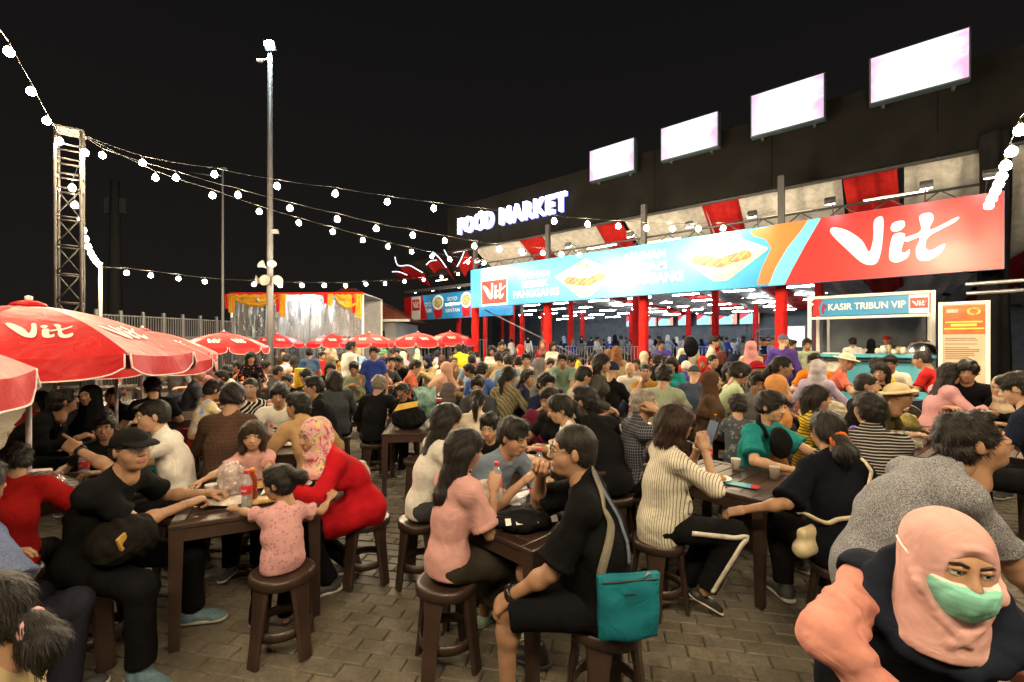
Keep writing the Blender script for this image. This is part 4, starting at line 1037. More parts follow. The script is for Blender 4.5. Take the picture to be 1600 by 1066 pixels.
a, b = kq(1420, 470)[0], kq(1452, 470)[0]; m = MB(); m.poly([(a, .008, kzb), (b, .008, kzb), (b, .008, kzb + KH), (a, .008, kzb + KH)]); m.obj('print', V_WHITE, kb)
m = MB(); m.poly([(a + .02, .003, kzb + KH * .25), (b - .02, .003, kzb + KH * .25), (b - .02, .003, kzb + KH * .78), (a + .02, .003, kzb + KH * .78)]); m.obj('logo_panel', V_RED, kb); put_logo(kb, a + .05, b - .05, kzb + KH * .36, -.002, V_WHITE, hz=KH * .3)
m = MB(); m.poly([(b + .02, .008, kzb), (k1 - .1, .008, kzb), (k1 - .1, .008, kzb + KH), (b + .02, .008, kzb + KH)]); m.obj('print', V_RED, kb)
zcn = kq(1380, 552)[1]; V_CY = vinyl((.08, .38, .50))
kbox(kc, -.05, zcn - .06, kw, .55, .07, V_CY, 'counter_top'); kbox(kc, .1, (zcn - .1 + DECK) / 2, kw - .06, .35, zcn - .1 - DECK, V_CY, 'counter')
kbox(kq(1360, 560)[0], -.2, zcn - .16, kw * .75, .05, .04, M_STEEL, 'rail'); 
kbox(kc, 1.7, (kz + DECK) / 2, kw, .05, kz - DECK, M_DWALL, 'back_panel')
kbox(k0 + .42, 0, (ks + zcn) / 2, .06, .06, ks - zcn, M_GALV, 'post')
for px, py in ((1300, 566),):
    u, z = kq(px, py); kbox(u, -.12, z, .36, .02, .46, mplain((.6, .58, .5), .6, .25, 25), 'notice')
# rules notice board
np0, nzt = bp(1466, 473, 12.5); np1, _ = bp(1547, 472, 12.5)
nb = fempty('notice_board', (np0 + np1) / 2, 12.5, DECK, 'tall framed notice board with orange heading and many text lines', 'notice board'); w = np1 - np0; h = nzt - DECK
def nbox(x, z, dx, dz, mat, nm, y=0., dy=.03): m = MB(); m.box((x, y, z), (dx, dy, dz), ch=.003); return m.obj(nm, mat, nb)
nbox(0, h / 2, w - .12, h - .1, mplain((.58, .42, .30), .6, .08, 3), 'sheet')
for s in (-1, 1): nbox(s * (w / 2 - .03), h / 2, .06, h, M_WHITE, 'post', -.01, .06)
nbox(0, h - .03, w - .125, .06, M_WHITE, 'rail', -.01, .06)
nbox(0, h - .36, w - .13, .56, mplain((.60, .10, .02), .5, .45, 9), 'heading_print', -.018, .01)
nbox(0, h - .40, w * .72, .028, mplain((.7, .55, .08), .5), 'heading_print', -.026, .008); nbox(0, h - .46, w * .5, .05, mplain((.7, .55, .08), .5), 'heading_print', -.026, .008); nbox(0, h - .53, w * .78, .028, mplain((.7, .55, .08), .5), 'heading_print', -.026, .008)
nbox(-.16, h - .18, .17, .07, mplain((.7, .35, .28), .5), 'emblem', -.026, .008)
m = MB(); m.tube([(.14 + .08 * math.cos(t), -.03, h - .2 + .06 * math.sin(t)) for t in np.linspace(0, 6.28, 13)[:-1]], .02, 5, closed=True); m.obj('emblem', mplain((.55, .5, .1), .5, .6, 20), nb)
r = random.Random(5); z = h - .72; kz_ = 0
TL = mplain((.16, .10, .07), .7)
while z > .35:
    ln = r.uniform(.55, .82) * (w - .12); nbox(-(w - .16) * .47 + ln / 2, z, ln, .016, TL, 'text_line', -.018, .006); z -= .036 if r.random() < .75 else .075
# dark truck-like structure at right edge: stacked steel rails
for i, (px, py, p) in enumerate([(1586, 455, 11.6), (1586, 440, 11.4)]):
    u, z = bp(px, py, p); m = MB(); m.tube([fp(u - .6, p, z), fp(u + 2.5, p, z + .05)], .03, 8); tag(m.obj('scaffold_pipe', M_GALV, None, True), f'{("lower", "upper")[i]} thin grey scaffold pipe beyond the black pillar', 'pipe')
# glass display cabinet in the hall
ua, zb = bp(1182, 542, 22); ub_, zt = bp(1221, 513, 22)
e = fempty('display_cabinet', (ua + ub_) / 2, 22, DECK, 'lit glass food cabinet with orange items beside the white panel', 'cabinet'); w = ub_ - ua
for s in (-1, 1):
    for y in (0, .5): m = MB(); m.box((s * w / 2, y, (zt - DECK) / 2), (.04, .04, zt - DECK)); m.obj('post', M_GALV, e)
for f in (.45, .65, .85, 1.0): m = MB(); m.box((0, .25, (zt - DECK) * f - .02), (w, .5, .03)); m.obj('shelf', M_GALV, e)
m = MB(); m.box((0, .25, (zt - DECK) * .22), (w - .06, .46, (zt - DECK) * .42)); m.obj('base', V_RED, e)
for i in range(9): m = MB(); m.lathe([(.05, 0), (.06, .08), (.03, .16), (.01, .17)], 8, (-w * .4 + i * w * .1, .2, (zt - DECK) * .65)); m.obj('bottle', mplain((.65, .22, .03), .3), e, True)
# chafing dome on the counter
u, z = kq(1440, 552); d = MB(); d.lathe([(.30, 0), (.31, .04), (.30, .10), (.27, .19), (.2, .27), (.1, .31), (.03, .325), (.03, .35), (.0, .355)], 24)
e = fempty('serving_dome', kq(1439, 552)[0], KP + .12, zcn - .02, 'round shiny steel dome cover on the booth counter', 'serving dome'); d.obj('dome', mplain((.6, .6, .6), .18, .05, metal=1.0), e, True); m = MB(); m.lathe([(.32, -.01), (.32, .02)], 24); m.obj('tray', M_GALV, e)
r = random.Random(8)
for i in range(7):
    u, _ = kq(1372 + i * 8, 552); hh = r.uniform(.10, .22); m = MB(); m.lathe([(.05, 0), (.065, hh * .5), (.05, hh), (.02, hh + .01)], 10)
    o = m.obj('food_tub', mplain(r.choice([(.5, .5, .5), (.35, .25, .15), (.15, .25, .35), (.55, .5, .4)]), .4), None, True); o.location = fp(u, KP + r.uniform(0, .12), zcn - .02); tag(o, f'small food tub on the booth counter, {nth(i)} from the left', 'tub', 'food tubs on the booth counter')
# neon ribbon sculpture over the far end
ne = fempty('neon_ribbon', 0, 19.4, 0, 'red cloth ribbons edged with white neon lines at the far hall end', 'decoration')
for k_, (pts, wd) in enumerate([([(618, 402), (623, 415), (640, 415), (652, 421), (661, 426)], .9), ([(667, 414), (674, 408), (683, 407)], .5), ([(677, 394), (688, 404), (698, 418)], .8), ([(695, 391), (701, 402), (706, 410)], .5), ([(727, 391), (722, 404), (715, 417)], .6), ([(737, 402), (731, 407), (725, 412)], .4), ([(614, 425), (624, 425), (637, 430)], .35)]):
    P3 = []
    for px, py in pts: u, z = bp(px, py, 19.4); P3.append((u, 0, z))
    sp_ = [tuple(v) for v in crom([(p[0], p[2]) for p in P3 + P3[::-1]], 5)][:(len(P3) - 1) * 5 + 1]
    m = MB(); m.tube([(a, -.05, b) for a, b in sp_], .03, 6); m.obj('neon_tube', memit((.75, .92, 1.0), 2.2), ne, True)
    m = MB(); m.grid(lambda a, b: (sp_[int(a * (len(sp_) - 1))][0] + .1 * b, .05 + .5 * b + .05 * math.sin(a * 7), sp_[int(a * (len(sp_) - 1))][1] - wd * b), len(sp_) - 1, 4); m.obj('cloth', M_RED, ne, True)
m = MB(); m.grid(lambda a, b: (bp(612 + 125 * a, 432, 20.2)[0], .9 + .1 * math.sin(a * 20), bp(675, 432 - 40 * b * (.6 + .4 * a), 20.2)[1]), 24, 6); m.obj('backdrop_cloth', mfab((.05, .035, .033)), ne, True)
# ------------------------------------------------------------------ string lights
_b = MB(); _b.lathe([(.004, -.062), (.022, -.058), (.038, -.044), (.045, -.022), (.042, .0), (.030, .022), (.018, .034)], 12); _b.v = [(x * 1.28, y * 1.28, z * 1.28 + .008) for x, y, z in _b.v]; BULB = _b.mesh('bulb', True); BULB.materials.append(memit(BULB_C, BULB_E))
_b = MB(); _b.lathe([(.020, .028), (.022, .034), (.022, .075), (.012, .085), (.006, .13)], 10); SOCK = _b.mesh('socket', True); SOCK.materials.append(mplain((.02, .02, .02), .5))
M_WIRE = mplain((.015, .015, .016), .6)
def strand(label, pts, bulbs=None, every=None, start=None, end=None):
    """pts: 3-D points of the bulbs in order"""
    s = empty('string_light', pts[0], 0, label, 'string light', 'strings of festoon bulbs'); o = Vector(pts[0])
    W_ = [p - o + Vector((0, 0, .13)) for p in map(Vector, pts)]
    if start is not None: W_ = [Vector(start) - o] + W_
    if end is not None: W_ = W_ + [Vector(end) - o]
    fine = []
    for a, b in zip(W_[:-1], W_[1:]):
        for k in range(6):
            t = k / 6; q = a.lerp(b, t); q.z -= .03 * (b - a).length * 4 * t * (1 - t) * .6; fine.append(q)
    fine.append(W_[-1])
    m = MB(); m.tube(fine, .0045, 5); m.obj('wire', M_WIRE, s, True)
    for p in pts:
        b = link('bulb', BULB, s, loc=Vector(p) - o); link('socket', SOCK, b)
    return s
def pix(lst, d0, d1):
    n = len(lst); return [at(px, py, d0 + (d1 - d0) * i / max(n - 1, 1)) for i, (px, py) in enumerate(lst)]
TOWER = Vector((-8.65, 8.9, 0)); TTOP = at(128, 210, 8.9)
strand('string of bulbs from the truss tower over the yard, uppermost in the sky', pix([(223, 254), (335, 272), (433, 290), (524, 302), (605, 315), (678, 325), (752, 334), (866, 345), (918, 350), (966, 353), (1010, 356), (1051, 357), (1091, 357), (1130, 356)], 9.2, 11.4), start=TTOP, end=at(1213, 330, 11.3))
strand('string of bulbs from the tower running to the hoarding top, middle one', pix([(160, 242), (275, 277), (372, 304), (453, 325), (527, 342), (588, 357), (645, 367), (695, 376), (741, 384), (780, 389), (815, 392), (848, 395), (877, 397), (905, 398)], 9.2, 13.0), start=TTOP, end=at(960, 392, 13.0))
strand('string of bulbs from the tower sagging lowest toward the soup hoarding', pix([(243, 277), (332, 305), (405, 330), (467, 348), (520, 362), (567, 375), (606, 385), (643, 393), (675, 400), (703, 405), (731, 409), (756, 411)], 9.4, 17.0), start=TTOP, end=at(800, 412, 17.6))
strand('level string of bulbs along the rear of the yard above the stage', pix([(198, 426), (236, 430), (279, 435), (320, 440), (397, 444), (438, 446), (472, 446), (507, 446), (540, 446), (572, 444), (602, 443), (632, 440), (662, 437), (690, 433), (716, 428)], 12.5, 23.0), start=at(157, 417, 12.0), end=at(740, 420, 23.5))
strand('crowded string of bulbs dropping beside the truss tower to the white pole', pix([(133, 238), (113, 293), (117, 320), (127, 342), (130, 359), (134, 373), (138, 385), (142, 395), (146, 402), (150, 408), (155, 413)], 8.9, 12.0), start=TTOP, end=at(157, 417, 12.0))
def level(p0, p1, n, sag=.25):
    p0, p1 = Vector(p0), Vector(p1); out = []
    for i in range(n):
        t = i / (n - 1); q = p0.lerp(p1, t); q.z -= sag * 4 * t * (1 - t); out.append(q)
    return out
A0 = at(93, 222, 8.7); near = pix([(93, 220), (73, 188), (49, 142), (14, 80)], 8.6, 6.36)
strand('string of big bulbs rising from the tower toward the corner of the sky', near + level(near[-1] + Vector((.75, -1.15, .0)), (-1.6, -1.5, 5.2), 6, .3), start=TTOP)
R0 = pix([(1545, 320), (1550, 309), (1555, 298), (1560, 287), (1565, 275), (1571, 258), (1580, 236), (1594, 202)], 7.2, 5.3)
strand('string of bulbs running from the right end of the hoarding toward the viewer', R0 + level(R0[-1] + Vector((-.75, -.95, .0)), (2.2, -1.6, 4.6), 6, .2), start=at(1538, 334, 7.6))
strand('string of bulbs crossing overhead behind the viewer between the two near strings', level((-1.6, -1.5, 4.9), (2.2, -1.6, 4.6), 7, .25))
strand('string of bulbs crossing high behind the viewer from the tower side', level((-6.5, -.6, 5.0), (5.5, -1.6, 5.0), 7, .35))  # unseen strand added as frontal fill on the near crowd
# ------------------------------------------------------------------ tower, poles
tw = empty('truss_tower', TOWER, math.radians(38), 'rusty square truss tower at the left carrying the light strings', 'tower')
TH = TTOP.z + .05; M_TR = mplain((.04, .036, .034), .55, .35, 6, .2, 30, metal=.3)
for x in (-.18, .18):
    for y in (-.18, .18): m = MB(); m.tube([(x, y, 0), (x, y, TH)], .026, 8); m.obj('chord', M_TR, tw, True)
mh = MB(); mh.tube([(-.18, 0, 0), (.18, 0, 0)], .016, 6); RUNG = mh.mesh('rung', True); RUNG.materials.append(M_TR)
mh = MB(); mh.tube([(-.18, 0, 0), (.18, 0, .55)], .013, 6); DIAG = mh.mesh('brace', True); DIAG.materials.append(M_TR)
z = .3; i = 0
while z < TH - .1:
    for a in range(4):
        R = a * math.pi / 2; link('rung', RUNG, tw, loc=(math.sin(R) * .18, -math.cos(R) * .18, z), rot=(0, 0, R))
        if z < TH - 1.2: link('brace', DIAG, tw, loc=(math.sin(R) * .18, -math.cos(R) * .18, z), rot=(0, 0, R + (math.pi if i % 2 else 0)) if False else (0, 0, R))
    z += .55 if z < TH - 1.3 else .28; i += 1
m = MB(); m.box((0, 0, TH), (.44, .44, .04)); m.obj('top_plate', M_TR, tw); m = MB(); m.box((0, 0, .02), (.8, .8, .04)); m.obj('base_plate', M_TR, tw)
def pole(name, px, d, py_top, r0, r1, label, cat='lamp post'):
    b = at(px, HOR, d); e = empty(name, (b.x, b.y, 0), 0, label, cat); zt = at(px, py_top, d).z
    m = MB(); m.tube([(0, 0, 0), (0, 0, zt * .5), (0, 0, zt)], [r0, (r0 + r1) / 2, r1], 12); m.obj('pole', mplain((.16, .16, .165), .5, .12, 3), e, True)
    m = MB(); m.lathe([(r0 * 2, 0), (r0 * 2, .03), (r0 * 1.1, .05)], 12); m.obj('base_plate', M_GALV, e); return e, zt
e, zt = pole('floodlight_mast', 422, 18.0, 84, .13, .085, 'tall pale mast with a glaring floodlight, standing before the stage', 'floodlight mast')
m = MB(); m.box((.12, -.2, .18), (.42, .16, .34), Matrix.Rotation(math.radians(35), 3, 'X'), ch=.02); o = m.obj('floodlight', M_STEEL, e); o.location.z = zt
m = MB(); m.lathe([(.0, 0), (.12, .01), (.17, .06), (.16, .1), (.0, .12)], 16); o = m.obj('lamp_lens', memit((.88, 1.0, .98), 260), e, True); o.location = (.16, -.36, zt + .1); o.rotation_euler = (math.radians(60), 0, 0)
m = MB(); m.tube([(0, 0, 0), (-.28, -.1, -.1)], .03, 6); m.box((-.34, -.12, -.14), (.2, .12, .08)); o = m.obj('side_lamp', mplain((.5, .5, .5), .4), e); o.location.z = zt - .2
m = MB(); m.box((.2, 0, 0), (.22, .16, .14)); m.tube([(0, 0, 0), (.2, 0, 0)], .02, 6); o = m.obj('camera_box', mplain((.4, .4, .4), .4), e); o.location.z = at(430, 362, 18).z
for s, zz in ((-1, 415), (1, 415)):
    m = MB(); m.lathe([(.03, 0), (.05, .1), (.16, .26), (.17, .27), (.14, .26), (.02, .1)], 14); o = m.obj('horn_speaker', M_WHITE, e, True); o.location = (s * .12, -.06, at(422, 419, 18).z); o.rotation_euler = (math.radians(55), math.radians(s * 40), 0)
for s in (-1, 0, 1):
    m = MB(); m.lathe([(.04, 0), (.06, .12), (.2, .3), (.22, .31), (.18, .3), (.03, .12)], 14); o = m.obj('horn_speaker', mplain((.3, .28, .24), .5), e, True); o.location = (s * .2, -.1, at(422, 442, 18).z); o.rotation_euler = (math.radians(80), 0, math.radians(s * 55))
e, zt = pole('street_lamp', 348, 19.5, 266, .06, .04, 'slim grey street lamp with a small arm, left of the mast')
m = MB(); m.tube([(0, 0, 0), (-.5, 0, .02), (-1.4, 0, .16)], .03, 6); o = m.obj('arm', M_GALV, e, True); o.location.z = zt - .25
m = MB(); m.box((0, 0, 0), (.3, .14, .09), ch=.02); o = m.obj('lamp_head', M_GALV, e); o.location = (.02, 0, zt + .06)
e, zt = pole('white_pole', 157, 12.0, 412, .045, .04, 'thin white pole behind the parasols where a light string ends', 'pole')
m = MB(); m.lathe([(.05, 0), (.05, .03), (.0, .05)], 10); o = m.obj('cap', M_WHITE, e, True); o.location.z = zt
e, zt = pole('signal_pole', 690, 24, 418, .05, .05, 'short thin pole rising behind the soup hoarding corner', 'pole') if False else (None, 0)

# ------------------------------------------------------------------ parasols
def mat_canopy():
    t = NT('canopy'); n = t.noise(4, 3); c = (.46, .009, .012)
    t.col(t.ramp(n.outputs['Fac'], [(.3, sh(c, .88)), (.7, sh(c, 1.1))])); t.set(rough=.5, spec=.3)
    t.bump(t.noise(7, 3, .55, dist=.8).outputs['Fac'], .35, .03); return t.m
M_CAN = mat_canopy(); M_TRIM = mplain((.72, .62, .60), .6); M_LOGO = mplain((.76, .68, .64), .6, .1)
PR, PZT, PZR = 1.10, 2.10, 1.72; NP = 8
def pan(k, u, v, off=0.0):
    """panel k, u across 0..1, v from top 0 to rim 1"""
    a0, a1 = (k * 2 * math.pi / NP, (k + 1) * 2 * math.pi / NP)
    r = PR * v; z = PZR + (PZT - PZR) * (1 - v ** 1.75)
    p0 = Vector((math.cos(a0) * r, math.sin(a0) * r, z)); p1 = Vector((math.cos(a1) * r, math.sin(a1) * r, z)); q = p0.lerp(p1, u)
    q.z -= .030 * v * math.sin(math.pi * u) * (.3 + .7 * v); am = (a0 + a1) / 2
    return q + Vector((math.cos(am) * .45, math.sin(am) * .45, .9)) * off
PM = {}
def parasol_meshes():
    for k in range(NP):
        m = MB(); m.grid(lambda u, v: pan(k, u, .03 + .97 * v), 8, 12); me = m.mesh('panel', True); me.materials.append(M_CAN)
        m = MB(); a0, a1 = k * 2 * math.pi / NP, (k + 1) * 2 * math.pi / NP; r = random.Random(k)
        def val(u, v):
            q = pan(k, .025 + .95 * u, 1.0); w = .015 * math.sin(u * 11 + k) * v; am = (a0 + a1) / 2
            d = Vector((math.cos(am), math.sin(am), 0)); ed = 1 - .35 * (2 * u - 1) ** 6
            return q + d * (w + .012 * v) + Vector((0, 0, -.155 * v * ed - .0))
        m.grid(val, 12, 4); mv = m.mesh('valance', True); mv.materials.append(M_CAN)
        m = MB(); rim = [val(i / 12, 1) for i in range(13)]; m.tube([val(0, 0), val(0, .5)] + rim + [val(1, .5), val(1, 0)], .007, 5); mt = m.mesh('hem', True); mt.materials.append(M_TRIM)
        V, F = _LSUB; m = MB()
        # logo laid on the panel: reads left to right seen from outside
        m.add([pan(k, .5 + (x.x - .5) * .62, .80 - (x.y - .0) * .56 * 1.25, .006) for x in V], F); ml = m.mesh('logo'); ml.materials.append(M_LOGO)
        PM[k] = (me, mv, mt, ml)
    m = MB(); m.tube([(0, 0, 0.02), (0, 0, PZT + .02)], .019, 10); PM['pole'] = m.mesh('pole', True); PM['pole'].materials.append(mplain((.62, .58, .60), .35, .05))
    m = MB(); m.lathe([(.0, .085), (.022, .075), (.026, .055), (.018, .04), (.02, .03), (.0, .03)], 12, (0, 0, PZT)); PM['finial'] = m.mesh('finial', True); PM['finial'].materials.append(M_WHITE)
    m = MB(); m.lathe([(.0, .045), (.05, .038), (.10, .018), (.115, -.005), (.10, -.004), (.0, .02)], 16, (0, 0, PZT)); PM['vent'] = m.mesh('top_cap', True); PM['vent'].materials.append(M_CAN)
    m = MB(); m.tube([(0, 0, PZR + .33), (PR, 0, PZR - .01)], .006, 5); PM['rib'] = m.mesh('rib', True); PM['rib'].materials.append(M_GALV)
    m = MB(); m.lathe([(.24, 0), (.24, .05), (.20, .09), (.04, .11), (.035, .3), (.03, .3)], 20); PM['base'] = m.mesh('base', True); PM['base'].materials.append(mplain((.05, .05, .05), .6))
_LSUB = logo_tris(.10)
parasol_meshes()
def parasol(px, py_top, d, label, rot=0.0, s=1.0):
    q = at(px, py_top, d); e = empty('parasol', (q.x, q.y, q.z - (PZT + .06) * s), rot, label, 'parasol', 'red parasols'); e.scale = (s,) * 3
    # keep the foot on the ground
    dz = e.location.z
    link('pole', PM['pole'], e, loc=(0, 0, -dz / s), scale=(1, 1, 1 + dz / s / PZT)); link('finial', PM['finial'], e); link('top_cap', PM['vent'], e); link('base', PM['base'], e, loc=(0, 0, -dz / s))
    for k in range(NP):
        me, mv, mt, ml = PM[k]; pn = link('panel', me, e); link('logo', ml, pn); vl = link('valance', mv, e); link('hem', mt, vl); link('rib', PM['rib'], e, rot=(0, 0, k * 2 * math.pi / NP))
    return e
_pf = math.radians(90 + 22.5)
parasol(45, 466, 3.3, 'largest red parasol with white brush logo, nearest at the left', math.radians(-16), .90)
parasol(-625, 405, 1.6, 'red parasol cut by the picture edge, only its drooping corner showing', math.radians(10), .98)
parasol(182, 507, 5.6, 'red parasol just behind the largest one', math.radians(12), .98)
parasol(222, 511, 7.6, 'red parasol second behind the largest one, its right edge showing', math.radians(5))
parasol(350, 517, 12.3, 'red parasol over the table beside the beanie man', math.radians(-8))
parasol(433, 521, 19.5, 'small red parasol in front of the stage mast', math.radians(15))
parasol(519, 521, 19.5, 'small red parasol before the middle of the stage', math.radians(0))
parasol(577, 519, 18.0, 'small red parasol at the right end of the stage', math.radians(20))
parasol(653, 518, 17.5, 'small red parasol below the soup hoarding, left of two', math.radians(8))
parasol(703, 517, 18.5, 'small red parasol below the soup hoarding, right of two', math.radians(-10))
# ------------------------------------------------------------------ stage tent
ST = 21.0
sx0, sx1 = at(362, HOR, ST).x, at(567, HOR, ST).x; sz = at(400, 460, ST).z; sw_ = sx1 - sx0
st = empty('stage_tent', ((sx0 + sx1) / 2, ST, 0), 0, 'stage tent with gold swags and clear crinkled plastic front', 'tent')
M_GOLD = mfab((.50, .26, .025), rough=.55); M_TENT = mplain((.32, .33, .34), .6, .1)
for x in (-sw_ / 2, sw_ / 2):
    for y in (0, 3): m = MB(); m.tube([(x, y, 0), (x, y, sz)], .05, 8); m.obj('post', M_WHITE, st, True)
m = MB(); m.box((0, 1.5, sz + .03), (sw_ + .1, 3.1, .06)); m.obj('roof', M_TENT, st)
m = MB(); m.box((0, 3.0, sz / 2), (sw_, .06, sz)); m.obj('back_wall', mplain((.30, .31, .33), .7, .2, 2), st)
m = MB(); m.box((0, 1.5, .45), (sw_ - .15, 2.9, .9)); m.obj('platform', M_STEEL, st)
m = MB(); m.box((0, -.08, sz + .02), (sw_ + .12, .05, .11)); m.obj('fringe', M_RED, st)
swx = [(-.5, -.02, 0), (-.02, .36, 1), (.36, .5, 0)]
def swag(xa, xb, drop, mat, nm):
    m = MB(); m.grid(lambda a, b: (xa + (xb - xa) * a, -.12 - .09 * math.sin(b * math.pi * 3.2) * (.4 + b), sz - .02 - b * (drop * math.sin(math.pi * a) ** .6 + .08) + .02 * math.sin(a * 30)), 26, 14); m.obj(nm, mat, st, True)
swag(-sw_ * .485, -sw_ * .12, .50, M_GOLD, 'swag'); swag(sw_ * .30, sw_ * .5, .62, M_GOLD, 'swag')
for x, w, L in ((-.485, .10, .85), (-.10, .09, 1.05), (.03, .07, .55) if False else (.26, .06, .55), (.475, .09, 1.1)):
    m = MB(); m.grid(lambda a, b: (sw_ * x + (a - .5) * (w * 2.6 + .14) * (1 - .35 * b), -.14 - .04 * math.sin(a * 19) , sz - b * L), 18, 8); m.obj('tail', M_GOLD, st, True)
    m = MB(); m.grid(lambda a, b: (sw_ * x - .2 + (a - .5) * .22 * (1 - .35 * b), -.17 - .03 * math.sin(a * 15) , sz - b * L * .8), 12, 8); m.obj('tail', M_RED, st, True)
def mat_plastic():
    t = NT('clear_plastic'); mp = t.n('ShaderNodeMapping'); mp.inputs['Rotation'].default_value = (0, math.radians(28), 0); mp.inputs['Scale'].default_value = (4.0, 1, .55); t.t.links.new(t.tc(), mp.inputs[0])
    n = t.noise(1.0, 5, .65, vec=mp.outputs[0], dist=1.6); b = t.n('ShaderNodeBump'); b.inputs['Strength'].default_value = 1.0; b.inputs['Distance'].default_value = .25; t.l(n, 'Fac', b, 'Height')
    gl = t.n('ShaderNodeBsdfGlossy'); gl.inputs['Roughness'].default_value = .16; t.l(b, 0, gl, 'Normal'); df = t.n('ShaderNodeBsdfTranslucent'); df.inputs[0].default_value = (.7, .72, .74, 1); t.l(b, 0, df, 'Normal')
    tr = t.n('ShaderNodeBsdfTransparent'); m1 = t.n('ShaderNodeMixShader'); m1.inputs[0].default_value = .5; t.l(gl, 0, m1, 1); t.l(df, 0, m1, 2)
    m2 = t.n('ShaderNodeMixShader'); f = t.ramp(n.outputs['Fac'], [(.40, (.15,) * 3), (.58, (.75,) * 3)]); t.t.links.new(f, m2.inputs[0]); t.l(tr, 0, m2, 1); t.l(m1, 0, m2, 2); t.l(m2, 0, t.out, 'Surface'); return t.m
MPL = mat_plastic()
for i in range(4):
    a0, a1 = -.5 + i * .25, -.25 + i * .25
    m = MB(); m.grid(lambda a, b: (sw_ * (a0 + (a1 - a0) * a) , -.02 + .10 * math.sin(a * 13 + i * 2 + b * 2) * (1 - .5 * b) + .05 * math.sin(a * 29 + i + b * 5), sz * (1 - b) + .0), 40, 24); m.obj('plastic_sheet', MPL, st, True)
# stage floodlight inside
sl = empty('stage_light', at(482, 468, ST + .9), 0, 'glaring white stage lamp behind the clear plastic', 'stage lamp')
m = MB(); m.box((0, 0.06, 0), (.5, .12, .35), ch=.02); m.obj('housing', M_STEEL, sl); m = MB(); m.box((0, -.01, 0), (.44, .02, .29)); m.obj('lens', memit((.92, .97, 1.0), 330), sl); m = MB(); m.tube([(0, .06, .17), (0, .06, .3)], .02, 6); m.obj('bracket', M_STEEL, sl)
# equipment on stage
for i, (x, w, h) in enumerate(((-2.2, .5, 1.1), (-.9, .35, .7), (.5, .5, .9), (1.9, .6, 1.2))):
    e = empty('stage_speaker', ((sx0 + sx1) / 2 + x, ST + 1.6, .9), 0, f'dark loudspeaker box on the stage, {nth(i)} from the left', 'loudspeaker', 'loudspeakers on the stage')
    m = MB(); m.box((0, 0, h / 2), (w, .4, h), ch=.02); m.obj('cabinet', M_STEEL, e)
    for f in (.3, .7): m = MB(); m.lathe([(.0, -.02), (w * .25, .0), (w * .36, .02), (w * .38, .0)], 16); o = m.obj('cone', mplain((.08, .08, .09), .4), e, True); o.location = (0, -.21, h * f); o.rotation_euler = (math.radians(90), 0, 0)
# ------------------------------------------------------------------ tiled house and white building, fences
HD = 27.0; hx0, hx1 = at(470, HOR, HD).x, at(632, HOR, HD).x; ez = at(600, 500, HD).z; rz_ = at(515, 441, HD).z; hc = at(515, HOR, HD).x
ho = empty('tiled_house', (hc, HD + 3, 0), 0, 'grey house with red tiled hip roof behind the stage', 'house')
xl, xr = hx0 - hc, hx1 - hc
def mtile():
    t = NT('roof_tiles'); o = t.sep(); a = t.math('FRACT', t.math('MULTIPLY', o[2], 5.0)); b = t.math('FRACT', t.math('MULTIPLY', o[0], 4.2))
    c = t.mix(t.ramp(a, [(0, (1,) * 3), (.25, (0,) * 3)]), t.ramp(t.noise(3, 4).outputs['Fac'], [(.3, (.20, .05, .025)), (.7, (.34, .10, .05))]), (.07, .02, .012)); c = t.mix(t.ramp(b, [(0, (.6,) * 3), (.2, (0,) * 3)]), c, (.10, .03, .02)); t.col(c); t.set(rough=.7); t.bump(a, .7, .05); return t.m
m = MB(); m.add([(xl - .6, -3.6, ez), (xr + .3, -3.6, ez), (xr + .3, 3.6, ez), (xl - .6, 3.6, ez), (-.4, 0, rz_), (.5, 0, rz_)], [(0, 1, 5, 4), (1, 2, 5), (2, 3, 4, 5), (3, 0, 4), (3, 2, 1, 0)]); rf = m.obj('roof', mtile(), ho)
m = MB(); m.box(((xl + xr) / 2, -3.6, ez - .06), (xr - xl + .9, .1, .14)); m.obj('gutter', M_WHITE, rf)
m = MB(); m.box(((xl + xr) / 2 - .2, 0, ez / 2 - .05), (xr - xl - .6, 6.4, ez - .1)); m.obj('wall', mplain((.34, .33, .31), .8, .12, 2), ho)
m = MB(); m.box((xr - 1.6, -3.22, 1.9), (1.0, .06, 1.2)); wi = m.obj('window', mplain((.04, .05, .06), .15), ho); m = MB(); m.box((xr - 1.6, -3.26, 1.25), (1.2, .1, .08)); m.obj('sill', M_WHITE, wi)
def fence(label, a, b, h, n, zb=.1, post_every=8, th=.022, mat=None):
    a, b = Vector(a), Vector(b); d = b - a; L = d.length; e = empty('railing', a, math.atan2(d.y, d.x), label, 'fence', 'pale metal railings'); mat = mat or mplain((.10, .10, .105), .45, .1)
    m = MB(); m.tube([(0, 0, zb), (0, 0, h)], th, 6); bar = m.mesh('bar', True); bar.materials.append(mat); m = MB(); m.box((0, 0, (h + .15) / 2), (.09, .09, h + .15), ch=.006); po = m.mesh('post'); po.materials.append(mat)
    for i in range(n + 1):
        if i % post_every == 0: link('post', po, e, loc=(L * i / n, 0, 0))
        else: link('bar', bar, e, loc=(L * i / n, 0, 0))
    for z in (zb, h - .03): m = MB(); m.box((L / 2, 0, z), (L, .045, .04)); m.obj('rail', mat, e)
fence('pale bar fence with square posts behind the left parasols', at(150, HOR, 15.5) * Vector((1, 1, 0)) if False else Vector((at(150, HOR, 15.5).x, 15.5, 0)), Vector((at(362, HOR, 20.5).x, 20.5, 0)), 2.75, 56)
fence('pale railing between the tiled house and the soup hoarding', Vector((at(606, HOR, 21).x, 21, 0)), Vector((at(760, HOR, 22).x, 22, 0)), 1.95, 30, th=.018)
a = fp(-13.5, 16.5, 0); b = fp(-7.5, 16.5, 0)
